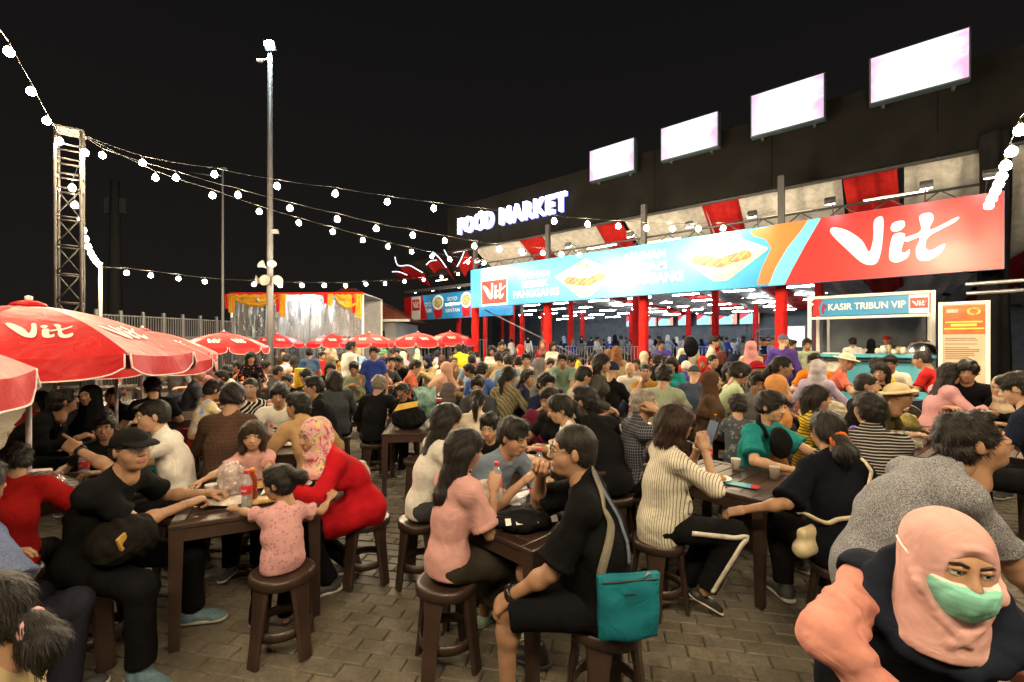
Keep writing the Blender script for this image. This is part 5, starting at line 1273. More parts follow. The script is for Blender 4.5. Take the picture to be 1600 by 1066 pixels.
for i, (ua_, ub_2) in enumerate(((-13.2, -11.2), (-11.1, -9.1), (-9.0, -7.0), (-6.9, -5.0))):
    A_, B_ = fp(ua_, 16.6, DECK), fp(ub_2, 16.6, DECK); d = B_ - A_
    e = empty('crowd_barrier', A_, math.atan2(d.y, d.x), f'grey steel crowd barrier inside the hall, {nth(i)} from the left', 'barrier', 'crowd barriers in the hall'); L = d.length
    m = MB(); m.tube([(.05, 0, .1), (.05, 0, 1.25), (L - .05, 0, 1.25), (L - .05, 0, .1)], .025, 8); m.obj('frame', M_GALV, e, True); m = MB(); m.tube([(.05, 0, .3), (L - .05, 0, .3)], .018, 6); m.obj('rail', M_GALV, e, True)
    m = MB(); m.tube([(0, 0, .3), (0, 0, 1.24)], .012, 6); bar = m.mesh('bar', True); bar.materials.append(M_GALV)
    for k in range(1, 14): link('bar', bar, e, loc=(.05 + (L - .1) * k / 14, 0, 0))
    for x in (.12, L - .12): m = MB(); m.box((x, 0, .05), (.05, .5, .05)); m.obj('foot', M_GALV, e)
# low wall behind fence, dim far block
wl = empty('yard_wall', (at(300, HOR, 23).x, 23.5, 0), math.radians(12), 'plain grey wall beyond the bar fence at the left', 'wall')
m = MB(); m.box((0, 0, 1.0), (22, .2, 2.0), ch=.01); m.obj('wall_body', mplain((.16, .16, .16), .8, .2, 2), wl); m = MB(); m.box((0, 0, 2.05), (22.1, .3, .1)); m.obj('coping', mplain((.3, .3, .3), .8), wl)
ms_ = empty('telecom_mast', (at(180, HOR, 60).x, 60, 0), 0, 'faint dark telecom mast far behind the truss tower', 'mast')
m = MB(); m.tube([(0, 0, 0), (0, 0, at(180, 282, 60).z)], [.9, .5], 10); m.obj('pole', mplain((.25, .25, .26), .6), ms_, True)
for s in (-1, 1): m = MB(); m.box((s * 1.0, 0, at(180, 322, 60).z), (.5, .5, 2.0)); m.obj('antenna', mplain((.4, .4, .42), .6), ms_)
# ------------------------------------------------------------------ furniture
def mat_rattan():
    t = NT('brown_plastic'); o = t.sep(); 
    ck = t.n('ShaderNodeTexChecker'); ck.inputs['Scale'].default_value = 75; t.t.links.new(t.tc(), ck.inputs['Vector'])
    n = t.noise(6, 3); c = (.036, .020, .015)
    t.col(t.ramp(n.outputs['Fac'], [(.3, sh(c, .75)), (.7, sh(c, 1.5))])); t.set(rough=.38, spec=.5); t.bump(ck.outputs['Fac'], .25, .004); return t.m
M_RAT = mat_rattan()
M_TOPB = mplain((.045, .026, .02), .30, .3, 5, .08, 40)
TS = .78
def table_meshes(S):
    d = {}
    m = MB(); w = .075
    for s in (-1, 1):
        m.box((0, s * (S / 2 - w / 2), .685), (S, w, .03), ch=.006); m.box((s * (S / 2 - w / 2), 0, .6848), (w, S - 2 * w - .002, .0296), ch=.005)
    d['frame'] = m.mesh('top_frame')
    m = MB(); 
    for s in (-1, 1):
        m.box((0, s * (S / 2 - .02), .635), (S - .1, .022, .07)); m.box((s * (S / 2 - .02), 0, .6352), (.022, S - .1, .07))
    d['apron'] = m.mesh('apron')
    n = 6; L = S - 2 * w; sl = L / n; m = MB(); m.box((0, 0, .6845), (L - .003, sl - .006, .027), ch=.004); d['slat'] = m.mesh('slat'); d['slatpos'] = [(-L / 2 + sl * (i + .5)) for i in range(n)]
    m = MB()
    q = [(0, 0), (.07, 0), (.07, .02), (.02, .07), (0, .07)]
    b = [(x * .72, y * .72) for x, y in q]
    m.add([(x, y, 0) for x, y in b] + [(x, y, .672) for x, y in q], [(i, (i + 1) % 5, 5 + (i + 1) % 5, 5 + i) for i in range(5)] + [(4, 3, 2, 1, 0), (5, 6, 7, 8, 9)]); d['leg'] = m.mesh('leg')
    for k in ('frame', 'apron', 'leg'): d[k].materials.append(M_RAT)
    d['slat'].materials.append(M_TOPB); return d
TM = {}
TABLES = []
def table(x, y, rot, label, S=TS, z=0):
    if S not in TM: TM[S] = table_meshes(S)
    d = TM[S]; e = empty('plastic_table', (x, y, z), math.radians(rot), label, 'table', 'brown plastic tables')
    link('top_frame', d['frame'], e); link('apron', d['apron'], e)
    for p in d['slatpos']: link('slat', d['slat'], e, loc=(0, p, 0))
    for i, (sx, sy, r) in enumerate(((-1, -1, 0), (1, -1, 90), (1, 1, 180), (-1, 1, 270))): link('leg', d['leg'], e, loc=(sx * (S / 2 - .004), sy * (S / 2 - .004), 0), rot=(0, 0, math.radians(r)))
    TABLES.append((x, y, rot, S)); return e
SM = {}
def stool_meshes():
    m = MB(); N = 28
    def rr(th, r): 
        return r * (1 + .035 * math.cos(4 * th))
    prof = [(.0, .446), (.09, .444), (.135, .447), (.150, .450), (.160, .446), (.166, .432), (.163, .395), (.155, .392), (.155, .425), (.0, .425)]
    vs = []; 
    for r, z in prof:
        for k in range(N): th = 2 * math.pi * k / N; vs.append((rr(th, r) * math.cos(th), rr(th, r) * math.sin(th), z))
    fs = [(i * N + k, i * N + (k + 1) % N, (i + 1) * N + (k + 1) % N, (i + 1) * N + k) for i in range(len(prof) - 1) for k in range(N)]
    m.add(vs, fs); SM['seat'] = m.mesh('seat', True)
    m = MB(); 
    def legp(z, t): 
        c = .118 + (.425 - z) * .135; return c
    vs = []
    for z, w in ((.41, .125), (.30, .100), (.12, .086), (.0, .082)):
        c = legp(z, 0); 
        for (a, b) in ((-.5, .25), (-.35, .5), (.35, .5), (.5, .25), (.42, -.2), (-.42, -.2)): vs.append((a * w, c + b * w * .42, z))
    fs = [(i * 6 + k, i * 6 + (k + 1) % 6, (i + 1) * 6 + (k + 1) % 6, (i + 1) * 6 + k) for i in range(3) for k in range(6)] + [(0, 1, 2, 3, 4, 5), (23, 22, 21, 20, 19, 18)]
    m.add(vs, fs); SM['leg'] = m.mesh('leg')
    m = MB(); c = legp(.15, 0) 
    pts = [(c * .98 * math.cos(2 * math.pi * k / 28), c * .98 * math.sin(2 * math.pi * k / 28)) for k in range(28)]
    for k in range(28):
        (x0, y0), (x1, y1) = pts[k], pts[(k + 1) % 28]; f = .92
        m.add([(x0, y0, .125), (x1, y1, .125), (x1, y1, .175), (x0, y0, .175), (x0 * f, y0 * f, .125), (x1 * f, y1 * f, .125), (x1 * f, y1 * f, .175), (x0 * f, y0 * f, .175)], [(0, 1, 2, 3), (7, 6, 5, 4), (3, 2, 6, 7), (4, 5, 1, 0)])
    SM['ring'] = m.mesh('ring', True)
    for k in SM: SM[k].materials.append(M_RAT)
stool_meshes()
def stool(x, y, rot, label, z=0.0, hs=1.0):
    e = empty('plastic_stool', (x, y, z), math.radians(rot), label, 'stool', 'brown plastic stools'); e.scale = (1, 1, hs)
    link('seat', SM['seat'], e); link('ring', SM['ring'], e)
    for k in range(4): link('leg', SM['leg'], e, rot=(0, 0, k * math.pi / 2 + math.pi / 4))
    return e
CM = {}
def chair_meshes():
    m = MB(); m.box((0, 0, .43), (.46, .44, .035), ch=.015); CM['seat'] = m.mesh('seat')
    m = MB()
    def bk(u, v, off):
        x = (u - .5) * .47; zt = .84 - .10 * abs(2 * u - 1) ** 3; z = .45 + (zt - .45) * v; y = -.20 - .10 * v + .10 * (2 * u - 1) ** 2 + off; return (x, y, z)
    m.grid(lambda u, v: bk(u, v, 0), 14, 8); m.grid(lambda u, v: bk(u, v, -.022), 14, 8); CM['backrest'] = m.mesh('backrest', True)
    m = MB(); m.tube([bk(0, 0, -.01)] + [bk(0, 1, -.01)] + [bk(i / 12, 1, -.01) for i in range(1, 12)] + [bk(1, 1, -.01), bk(1, 0, -.01)], .018, 8); CM['back_frame'] = m.mesh('back_frame', True)
    m = MB(); m.tube([(0, 0, .43), (.03, .03, 0)], [.028, .02], 8); CM['leg'] = m.mesh('leg', True)
    m = MB(); m.tube([(0, -.2, .66), (0, .05, .66), (0, .2, .64), (0, .22, .43)], .02, 8); CM['arm'] = m.mesh('arm', True)
    for k in CM: CM[k].materials.append(M_RAT)
chair_meshes()
def chair(x, y, rot, label, arms=False):
    e = empty('plastic_chair', (x, y, 0), math.radians(rot), label, 'chair', 'brown plastic chairs')
    for k in ('seat', 'backrest', 'back_frame'): link(k, CM[k], e)
    for sx in (-1, 1):
        for sy in (-1, 1): link('leg', CM['leg'], e, loc=(sx * .19, sy * .18, 0), scale=(sx, sy, 1))
        if arms: link('arm', CM['arm'], e, loc=(sx * .24, 0, 0))
    return e
RS = {}
def red_stool(x, y, rot, label):
    if not RS:
        mr = mplain((.50, .016, .014), .35, .1, 4)
        m = MB(); m.box((0, 0, .435), (.30, .30, .03), ch=.012); RS['seat'] = m.mesh('seat')
        m = MB(); m.add([(-.15, .148, .44), (.15, .148, .44), (.185, .19, 0), (.11, .19, 0), (.08, .165, .22), (-.08, .165, .22), (-.11, .19, 0), (-.185, .19, 0)], [(0, 1, 4, 5), (1, 2, 3, 4), (0, 5, 6, 7)]); m.add([(-.15, .140, .44), (.15, .140, .44), (.185, .18, 0), (.11, .18, 0), (.08, .157, .22), (-.08, .157, .22), (-.11, .18, 0), (-.185, .18, 0)], [(5, 4, 1, 0), (4, 3, 2, 1), (7, 6, 5, 0)]); RS['side'] = m.mesh('side')
        m = MB(); m.add([((v.x - .5) * -.2, .162 + (.44 - .30) * 0 + .014, .28 + v.y * .2 * 1.1) for v in _LV], _LF); RS['logo'] = m.mesh('logo')
        for k in ('seat', 'side'): RS[k].materials.append(mr)
        RS['logo'].materials.append(M_LOGO)
    e = empty('red_stool', (x, y, 0), math.radians(rot), label, 'stool', 'red logo stools'); link('seat', RS['seat'], e)
    for k in range(4):
        s_ = link('side', RS['side'], e, rot=(0, 0, k * math.pi / 2)); link('logo', RS['logo'], s_)
table(-1.72, 3.02, 27, 'brown table with orange drink and plastic bag, nearest at the left'); table(.1, 2.72, 45, 'brown table with two water bottles in the middle front', .74); table(1.65, 3.45, 40, 'brown slatted table with a teal and red flyer')
# ------------------------------------------------------------------ the people near the camera
GRP = 'people in the food yard'
def W2L(p, base, yaw):
    a = math.radians(yaw); d = Vector(p) - Vector((base[0], base[1], 0)); return np.array((d.x * math.cos(a) + d.y * math.sin(a), -d.x * math.sin(a) + d.y * math.cos(a), d.z))
HERO = {}
def hero(key, base, yaw, label, seatkind='stool', seatlabel=None, srot=20, **sp):
    for k in ('L', 'R', 'fL', 'fR'):
        if k in sp: sp[k] = W2L(sp[k], base, yaw)
    for k in ('tL', 'tR', 'hL', 'hR', 'eL', 'eR', 'kL', 'kR', 'pL', 'pR'):
        if k in sp and len(sp[k]) == 4: sp[k] = W2L((sp[k][0] + base[0], sp[k][1] + base[1], sp[k][2]), base, yaw)   # 4th element marks world direction
    ms = person_meshes(sp, sp.get('h', .0125), .0048, .0042)
    e, HM = place_person(ms, (base[0], base[1], sp.get('z', 0)), yaw, label, sp, GRP)
    HERO[key] = (e, HM, ms, sp, base, yaw)
    if seatkind == 'stool': stool(base[0], base[1], srot, seatlabel or ('brown stool under the ' + key), hs=sp.get('seat', .45) / .45)
    elif seatkind == 'chair': chair(base[0], base[1], yaw, seatlabel or ('brown chair under the ' + key))
    return e, HM, ms
def wd(x, y, z): return (x, y, z, 1)
F = mfab
# --- left group
e, HM, ms = hero('man in the black cap', (-2.28, 2.45), -88, 'man in black cap, glasses and black tee resting hands on the near left table', tm=F((.013, .013, .014)), bm=F((.012, .012, .014)), L=(-1.90, 2.86, .765), R=(-1.90, 2.66, .765),
      fR=(-1.86, 2.28, .075), fL=(-1.95, 2.78, .075), lean=17, head=(-22, 4, 0), hair='crop', cover='cap', cm=F((.016, .015, .015)), sm=[mplain((.10, .17, .22), .6, .6, 18), mplain((.38, .36, .30), .6)], gL='grip', gR='grip', s=.97, tR=wd(1, -.35, 0), fat=.004, skin=0, eR=(.7, -.2, -1), sleeve=.72, loose=.012)
specs_glass(e, HM, (.25, .22, .2))
hero('boy in the red tee', (-2.80, 2.50), 36, 'boy in a red tee seen from behind at the left parasol table', s=.84, tm=F((.36, .012, .012)), L=(-3.15, 2.85, .72), R=(-2.7, 2.98, .74), lean=20, slouch=14, head=(10, -22, 0), hair='short', sleeve=.8, loose=.02)
hero('man pointing in the white tee', (-2.48, 3.42), 112, 'man in a white tee stretching one arm out over the left table', tm=F((.66, .63, .58)), L=(-2.88, 3.02, 1.0), R=(-2.95, 3.55, .76), lean=12, head=(20, -5, 0), gL='point', hair='crop', eL=(-.6, -.4, -.5), pL=(-1, 0, .6), skin=1)
hero('girl beside the pointing man', (-3.28, 3.72), 205, 'bare-armed girl in black between the pointing man and the parasol poles', sex='f', s=.80, tm=F((.02, .018, .02)), hair='lowtail', lean=8, head=(5, -5, 0), L=(-3.1, 3.4, .74), R=(-3.4, 3.4, .74))
e, HM, ms = hero('mother in the red tunic', (-1.06, 3.30), 122, 'woman in a floral hijab and red tunic leaning on the near left table', sex='f', s=.98, top='tunic', tm=F((.42, .010, .016)), hair=None, cover='hijab', cm=F((.62, .36, .36), 'floral', (.45, .05, .12), 1.0), L=(-1.48, 3.0, .76), R=(-1.52, 3.32, .76), lean=30, head=(24, -8, 0), fL=(-1.25, 3.12, .075), fR=(-1.2, 3.4, .075), eL=(-.8, -.2, -.8), bm=M_BLACKFAB, loose=.03)
hero('toddler in pink', (-1.28, 2.54), 42, 'toddler girl in pink tee with hair bun, on the stool nearest the left table', sex='c', s=.57, hs=.82, tm=F((.56, .30, .30), 'dots', (.42, .2, .24), 2.2), hair='bun', L=(-1.62, 2.66, .74), R=(-1.14, 2.86, .74), lean=4, head=(45, -6, 0), eL=(-.9, -.3, -.3), bottom='trousers', bm=F((.014, .014, .016)), seat=.45, shoe='flat', sm=[mplain((.5, .22, .18), .5, .4, 30), mplain((.5, .3, .25), .6)], hem=.05)
hero('small girl facing us', (-2.02, 3.60), 192, 'small girl in a pink top facing us across the near left table', sex='c', s=.70, hs=.86, tm=F((.56, .30, .28)), hair='bob', hm=mhair((.03, .018, .012)), L=(-1.75, 3.25, .73), R=(-2.2, 3.2, .73), lean=6, head=(14, -4, 0), skin=1)
# people at the cut left edge
hero('person in the denim sleeve', (-2.30, 1.80), -12, 'person in a washed denim blouse at the left edge, mostly cut off', s=.95, tm=F((.12, .15, .26), 'denim'), top='tee', sleeve=.97, loose=.035, L=(-2.4, 2.1, .70), R=(-2.18, 1.95, .60), lean=10, slouch=10, side=-10, seat=.40, bm=F((.02, .02, .03)), eR=(1.0, -.3, .15), hair='bob')
hero('child in the beige top', (-1.46, 1.27), 105, 'child in a beige top with a black ponytail at the bottom left corner', sex='c', s=.85, hs=.9, tm=F((.46, .36, .20)), top='long', hair='lowtail', lean=-4, head=(0, -5, 0), seat=.30, seatkind=None)
# --- middle group
e, HM, ms = hero('girl in the pink tee', (-.345, 2.44), -48, 'long-haired girl in a pink tee and dark skirt on a stool, back to us', sex='f', s=.91, tm=F((.55, .30, .28)), hair='long', L=(-.12, 2.72, .80), R=(-.10, 2.50, .90), gR='grip', gL='grip', eR=(.25, -.4, -1), lean=7, head=(-12, -12, 0), bottom='skirt', bm=F((.035, .03, .022)), sleeve=.80, loose=.03, hem=.05, shoe='flat', sm=[mplain((.25, .35, .25), .5), mplain((.4, .4, .35), .6)])
e, HM, ms = hero('boy in the grey tee', (-.20, 3.12), -135, 'boy in a blue-grey tee with crew cut leaning on the middle table', s=.98, tm=F((.15, .19, .25)), hair='quiff', L=(.22, 2.90, .82), R=(.08, 2.74, .88), gR='grip', gL='grip', lean=24, head=(8, -12, 0), eR=(.8, -.2, -.8), sleeve=.72, loose=.025, fat=.008)
e, HM, ms = hero('man in the black tee', (.43, 2.08), 74, 'stocky man in black tee, glasses and shorts, hand on knee, on the near stool', s=1.03, tm=F((.012, .012, .013)), fat=.025, bottom='shorts', bm=F((.014, .015, .02)), hair='crop', L=(-.01, 2.04, .57), R=(.14, 2.20, 1.08), gL='relax', gR='grip', fL=(-.02, 2.12, .075), fR=(.12, 2.42, .075), lean=9, head=(10, 0, 0), eL=(-.6, -.4, -.6), eR=(.8, .3, -1), bare=False, sleeve=.86, loose=.03, hL=(0, .3, -.5), tL=wd(-1, -.1, 0), sm=[mplain((.03, .03, .03), .5), mplain((.05, .05, .05), .6)], skin=0, h=.0115)
specs_glass(e, HM, (.015, .015, .015))
# --- right group
e, HM, ms = hero('woman in the pinstripe shirt', (.95, 2.95), -86, 'woman in a white pinstripe shirt and black side-striped trousers reading a phone', sex='f', s=1.0, top='mid', tm=F((.62, .58, .48), 'stripe_v', (.16, .13, .10), 1.0), hair='bob', hm=mhair((.022, .011, .008)), L=(1.25, 3.04, 1.03), R=(1.23, 2.90, 1.03), gL='grip', gR='grip', lean=6, fat=.022, head=(8, -8, 0), fR=(1.20, 2.84, .16), fL=(1.15, 3.06, .075), tR=wd(.9, -.1, -.5), tL=wd(.9, .1, -.2), kR=(.1, 1, 1.6), eL=(-.5, .1, -1), eR=(.5, .1, -1), hL=(0, 0, .9), hR=(0, 0, .9), bm=F((.012, .012, .013)), shoe='flat', sm=[mplain((.02, .02, .02), .5), mplain((.62, .56, .42), .6)], hem=.14, pl=.02)
hero('grey haired man', (.98, 3.85), -84, 'grey-haired man in a dark checked shirt, hand at his chin', s=1.02, tm=F((.022, .024, .038), 'check', (.20, .20, .22), 1.3), hair='short', hm=mhair((.20, .18, .15)), R=(1.18, 3.75, 1.16), L=(1.3, 4.1, .74), lean=8, head=(-30, 8, 0), eR=(.5, .3, -1), gR='grip', skin=0)
e, HM, ms = hero('man in the teal tee', (2.05, 3.92), -150, 'young man in a teal tee with a black sling bag, looking aside', s=1.02, tm=F((.015, .19, .19)), hair='fringe', L=(2.52, 3.50, .76), R=(2.12, 3.44, .75), gL='grip', lean=12, head=(4, -6, 0), sleeve=.8, loose=.03, eR=(1, .0, -.6), skin=1)
e, HM, ms = hero('woman in the navy dress', (1.93, 2.66), -4, 'woman in a navy top seen from behind, orange hair tie and cream strap', sex='f', s=1.02, tm=F((.010, .012, .020)), hair='lowtail', L=(1.42, 2.80, .68), R=(2.15, 2.95, .72), lean=8, head=(4, -10, 0), fat=.022, sleeve=.95, loose=.03, ease=.02, seatkind='stool', seat=.42, hem=.09, bm=F((.02, .02, .022)))
hero('man in the striped tee', (2.54, 3.18), -24, 'broad man in a black and white striped tee seen from behind', s=1.06, tm=F((.028, .024, .026), 'stripe_h', (.36, .33, .32), 1.35), hair='short', lean=8, fat=.03, head=(10, 4, 0), L=(2.4, 3.65, .74), R=(2.8, 3.55, .74), sleeve=.8, bm=F((.2, .22, .25)))
hero('man in the grey speckled shirt', (1.44, 1.82), -100, 'man in a speckled grey shirt bending forward, head near the right edge', seatkind=None, pose='stand', hip=.80, s=.97, tm=F((.10, .10, .12), 'speckle', (.32, .32, .34), 1.0), hair='short', lean=29, slouch=8, head=(-14, 18, 0), L=(2.0, 2.05, .72), R=(1.95, 1.65, .72), fat=.012, sleeve=.85)
# masked woman, nearest of all
def smooth3(pts, n):
    pts = [np.array(p, float) for p in pts]; out = []
    for i in range(len(pts) - 1):
        p0, p1, p2, p3 = pts[max(i - 1, 0)], pts[i], pts[i + 1], pts[min(i + 2, len(pts) - 1)]
        for k in range(n): t = k / n; out.append(.5 * (2 * p1 + (p2 - p0) * t + (2 * p0 - 5 * p1 + 4 * p2 - p3) * t * t + (3 * p1 - p0 - 3 * p2 + p3) * t ** 3))
    return out + [pts[-1]]
def masked():
    base, yaw = (1.24, 1.53), 158
    e, HM, ms = hero('woman in the face mask', base, yaw, 'woman in pink hijab, mint face mask, coral sleeves and navy vest, nearest of all', sex='f', s=1.0, top='long', tm=F((.62, .27, .22)), hair=None, cover=None, lean=26, side=-10, twist=-8, head=(16, -2, -4), seat=.47, R=(1.0, 1.13, .74), L=(1.6, 1.2, .5), eR=wd(-1, -.25, .1), ease=.020, wr=.011, loose=.016, seatkind='stool', skin=0, h=.0095, topname='blouse', folds=True)
    K = ms['K']
    P = [ell((0, -.018, .03), (.096, .114, .108), 0), cap((0, -.01, -.04), (0, -.02, -.13), .092, .092, .05), cap((0, -.03, -.12), (0, -.03, -.22), .095, .125, .05, ((0, 1, 0), .9)), ell((-.06, -.08, -.11), (.055, .05, .05), .02), ell((.02, -.09, -.14), (.07, .05, .04), .02), cap((-.09, -.03, -.14), (.03, .06, -.16), .022, .02, .02), cap((-.10, -.05, -.175), (.02, .06, -.19), .022, .02, .02),
         ]
    def hs_(x, z, o=0.0):
        q = max(.02, 1 - (x / .096) ** 2 - ((z - .03) / .108) ** 2); return (x * (1 + o * 8), -.018 + .114 * math.sqrt(q) + o, z)
    for sg in (-1, 1):
        for k_ in range(5):
            a0 = .075 + .004 * k_; pts = [(sg * a0, -.03 + .022 * k_, .075 - .035 * k_), (sg * (.094 - .001 * k_), .0 + .012 * k_, -.02 - .008 * k_), (sg * (.085 - .012 * k_), .02 + .014 * k_, -.085 - .012 * k_), (sg * (.03 - .012 * k_), .055 + .006 * k_, -.135 - .012 * k_)]
            cr = smooth3(pts, 5)
            for a_, b_ in zip(cr[:-1], cr[1:]): P.append(cap(a_, b_, .0085, .0085, .012))
    for k_ in range(4):
        cr = smooth3([(-.07 + .02 * k_, -.085, .09 - .03 * k_), (-.095, -.05 - .01 * k_, .0 - .03 * k_), (-.09, -.03, -.09 - .025 * k_), (-.03, .03, -.15 - .02 * k_)], 5)
        for a_, b_ in zip(cr[:-1], cr[1:]): P.append(cap(a_, b_, .008, .008, .012))
    P.append(ell((0, .145, -.020), (.074, .092, .098), .012, sub=True)); P.append(half((0, 0, -.235), (0, -.1, -1)))
    rim = [(.069 * math.cos(t), .086 - .058 * abs(math.cos(t)) ** 2.2 - (.016 if math.sin(t) < 0 else .0), -.016 + .089 * math.sin(t)) for t in np.linspace(-.5, math.pi + .5, 22)]
    for a_, b_ in zip(rim[:-1], rim[1:]): P.append(cap(a_, b_, .0062, .0062, .007))
    link('hijab', npmesh('hijab', *sdf_mesh(P, .0048, .0025, 1.6, 21)), e, F((.60, .345, .32)), mtx=HM)
    P = [ell((0, .022, -.03), (.079, .100, .100), 0), ell((0, .06, -.05), (.052, .066, .06), .04), half((0, 0, -.004), (0, .18, 1)), half((0, .005, 0), (0, -1, .2)), half((0, 0, -.118), (0, -.5, -1)), ell((0, -.01, -.03), (.071, .097, .11), 0, sub=True)]
    V, Q = sdf_mesh(P, .0042, .0022, 2.4, 5); C = V[Q].mean(1); mi = (C[:, 2] > -.021).astype(int)
    me = npmesh('face_mask', V, Q, True, mi); link('face_mask', me, e, [F((.26, .62, .50), 'pleat'), F((.68, .68, .62))], mtx=HM)
    for s in (-1, 1): m = MB(); m.tube([(s * .066, .052, -.02), (s * .092, .022, -.004), (s * .1035, -.012, .018), (s * .106, -.04, .035)], .0026, 5); m.obj('ear_loop', M_WHITE, e, True, mtx=HM)
    # navy vest with collar, button and badge
    fr, up, P2 = K['f2'], K['up2'], K['P2']
    P = torso_prims(K, .046, 0) + [cap(K['P0'], K['P0'] - np.array((0, 0, .08)), .17, .175, .04, (K['f1'], .85))]
    for sd, sg in (('L', -1), ('R', 1)):
        S, E, Wp = K['arms'][sd]; P.append(ell(S + (E - S) * .28 + K['x2'] * sg * .03 - up * .03, (.088, .10, .098), .015, sub=True))
    P.append(ell(P2 + fr * .06 + up * .02, (.10, .12, .10), .02, sub=True))
    ring = [P2 + fr * (.045 + .115 * math.cos(t)) + K['x2'] * .135 * math.sin(t) + up * (.018 - .05 * math.cos(t)) for t in np.linspace(0, 2 * math.pi, 15)]
    for a_, b_ in zip(ring[:-1], ring[1:]): P.append(cap(a_, b_, .040, .040, .015, (up, .8)))
    ve = link('vest', npmesh('vest', *sdf_mesh(P, .010, .006, 1, 4)), e, F((.014, .018, .030)))
    m = MB(); n = 26
    def col(a, b):
        th = -2.5 + 5.0 * a; c = np.array(P2) + fr * .02 + K['x2'] * (math.sin(th) * (.115 + .035 * b)) + fr * (math.cos(th) * (.105 + .045 * b)) * -1 * -1 + up * (.03 - .085 * b - .055 * (math.cos(th) + 1) * .5); return tuple(c)
    m.grid(lambda a, b: col(a, b), n, 5); m.grid(lambda a, b: tuple(np.array(col(a, b)) - up * .014), n, 5); m.obj('collar', F((.014, .018, .030)), ve, True)
    for k, (ox, oz) in enumerate(((.10, -.10), (.085, -.19))):
        c = P2 + fr * (.115 + k * .02) + K['x2'] * ox + up * oz; m = MB(); m.lathe([(.0, .004), (.008, .006), (.014, .008), (.016, .004), (.0, 0)], 14); M = frame4(c, K['x2'], fr); o = m.obj('button', mplain((.015, .015, .018), .3), ve, True, mtx=Matrix(M.tolist()))
    c = P2 + fr * .165 + K['x2'] * -.01 - up * .235; m = MB(); m.box((0, 0, 0), (.055, .004, .07)); M = frame4(c, -fr, up); bd = m.obj('badge', mplain((.62, .55, .42), .6), ve, mtx=Matrix(M.tolist()))
    m = MB(); m.tube([(-.012 + .014 * math.cos(t), .004, -.006 + .014 * math.sin(t)) for t in np.linspace(0, 5, 10)], .005, 5); m.obj('badge_mark', mplain((.6, .2, .05), .6), bd)
masked()
# ------------------------------------------------------------------ the rest of the crowd, from a few poses
POSES = dict(
    eat=dict(L=(-.14, .40, .76), R=(.14, .42, .78), lean=14, head=(0, -14, 0)), chin=dict(R=(.06, .20, 1.02), L=(-.1, .35, .76), eR=(.5, .5, -1), lean=12, head=(12, 0, 0), gR='grip'),
    rest=dict(lean=3, head=(-22, 0, 0)), phone=dict(L=(-.05, .30, .86), R=(.06, .30, .86), lean=10, head=(0, -20, 0), gL='grip', gR='grip'),
    leanf=dict(L=(-.22, .44, .75), R=(.2, .46, .75), lean=28, head=(25, 8, 0)), talk=dict(R=(.22, .34, .95), L=(-.12, .38, .76), lean=6, head=(35, -2, 0)), turn=dict(L=(-.14, .38, .76), R=(.14, .36, .76), lean=8, head=(-42, -2, 0)),
    stand=dict(pose='stand', lean=2, head=(0, -4, 0)), walk=dict(pose='stand', lean=4, stride=.16, head=(-12, 0, 0), R=(.2, .22, .95)), carry=dict(pose='stand', lean=5, L=(-.1, .32, 1.0), R=(.12, .32, 1.0), head=(20, -12, 0)), bend=dict(pose='stand', lean=24, L=(-.15, .5, .85), R=(.18, .5, .85), head=(0, -10, 0)))
ARCH = {}
def arch(sex, pose, top):
    k = (sex, pose, top)
    if k not in ARCH:
        sp = dict(POSES[pose]); sp.update(sex=sex, s={'m': 1.0, 'f': .95, 'c': .68}[sex], top=top, seed=len(ARCH), hs=.88)
        if sex == 'c':
            for q in 'LR':
                if q in sp and sp.get('pose') != 'stand': sp[q] = (sp[q][0] * .7, sp[q][1] * .65, sp[q][2] - .02)
        ARCH[k] = (person_meshes(sp, .0165, .0085, .0075), sp)
    return ARCH[k]
COLS = dict(black=(.014, .014, .016), white=(.62, .60, .55), cream=(.56, .50, .40), grey=(.16, .17, .17), dkgrey=(.05, .055, .06), navy=(.015, .02, .05), blue=(.03, .06, .30), ltblue=(.24, .33, .45), teal=(.02, .22, .22), green=(.08, .25, .12), sage=(.27, .31, .22), ltgreen=(.42, .50, .32), olive=(.14, .12, .05), khaki=(.36, .28, .16), tan=(.38, .24, .12), brown=(.07, .04, .028), mustard=(.34, .17, .02), yellow=(.62, .48, .03), orange=(.60, .18, .02), coral=(.58, .14, .09), red=(.46, .02, .02), maroon=(.20, .012, .02), pink=(.58, .30, .32), purple=(.07, .04, .22), lilac=(.40, .34, .48), slate=(.07, .085, .10), beige=(.46, .36, .26), peach=(.55, .33, .24))
_used = {}
def uniq(l):
    n = _used.get(l, 0); _used[l] = n + 1
    return l if n == 0 else l + f', {nth(n)} such'
PEOPLE = []
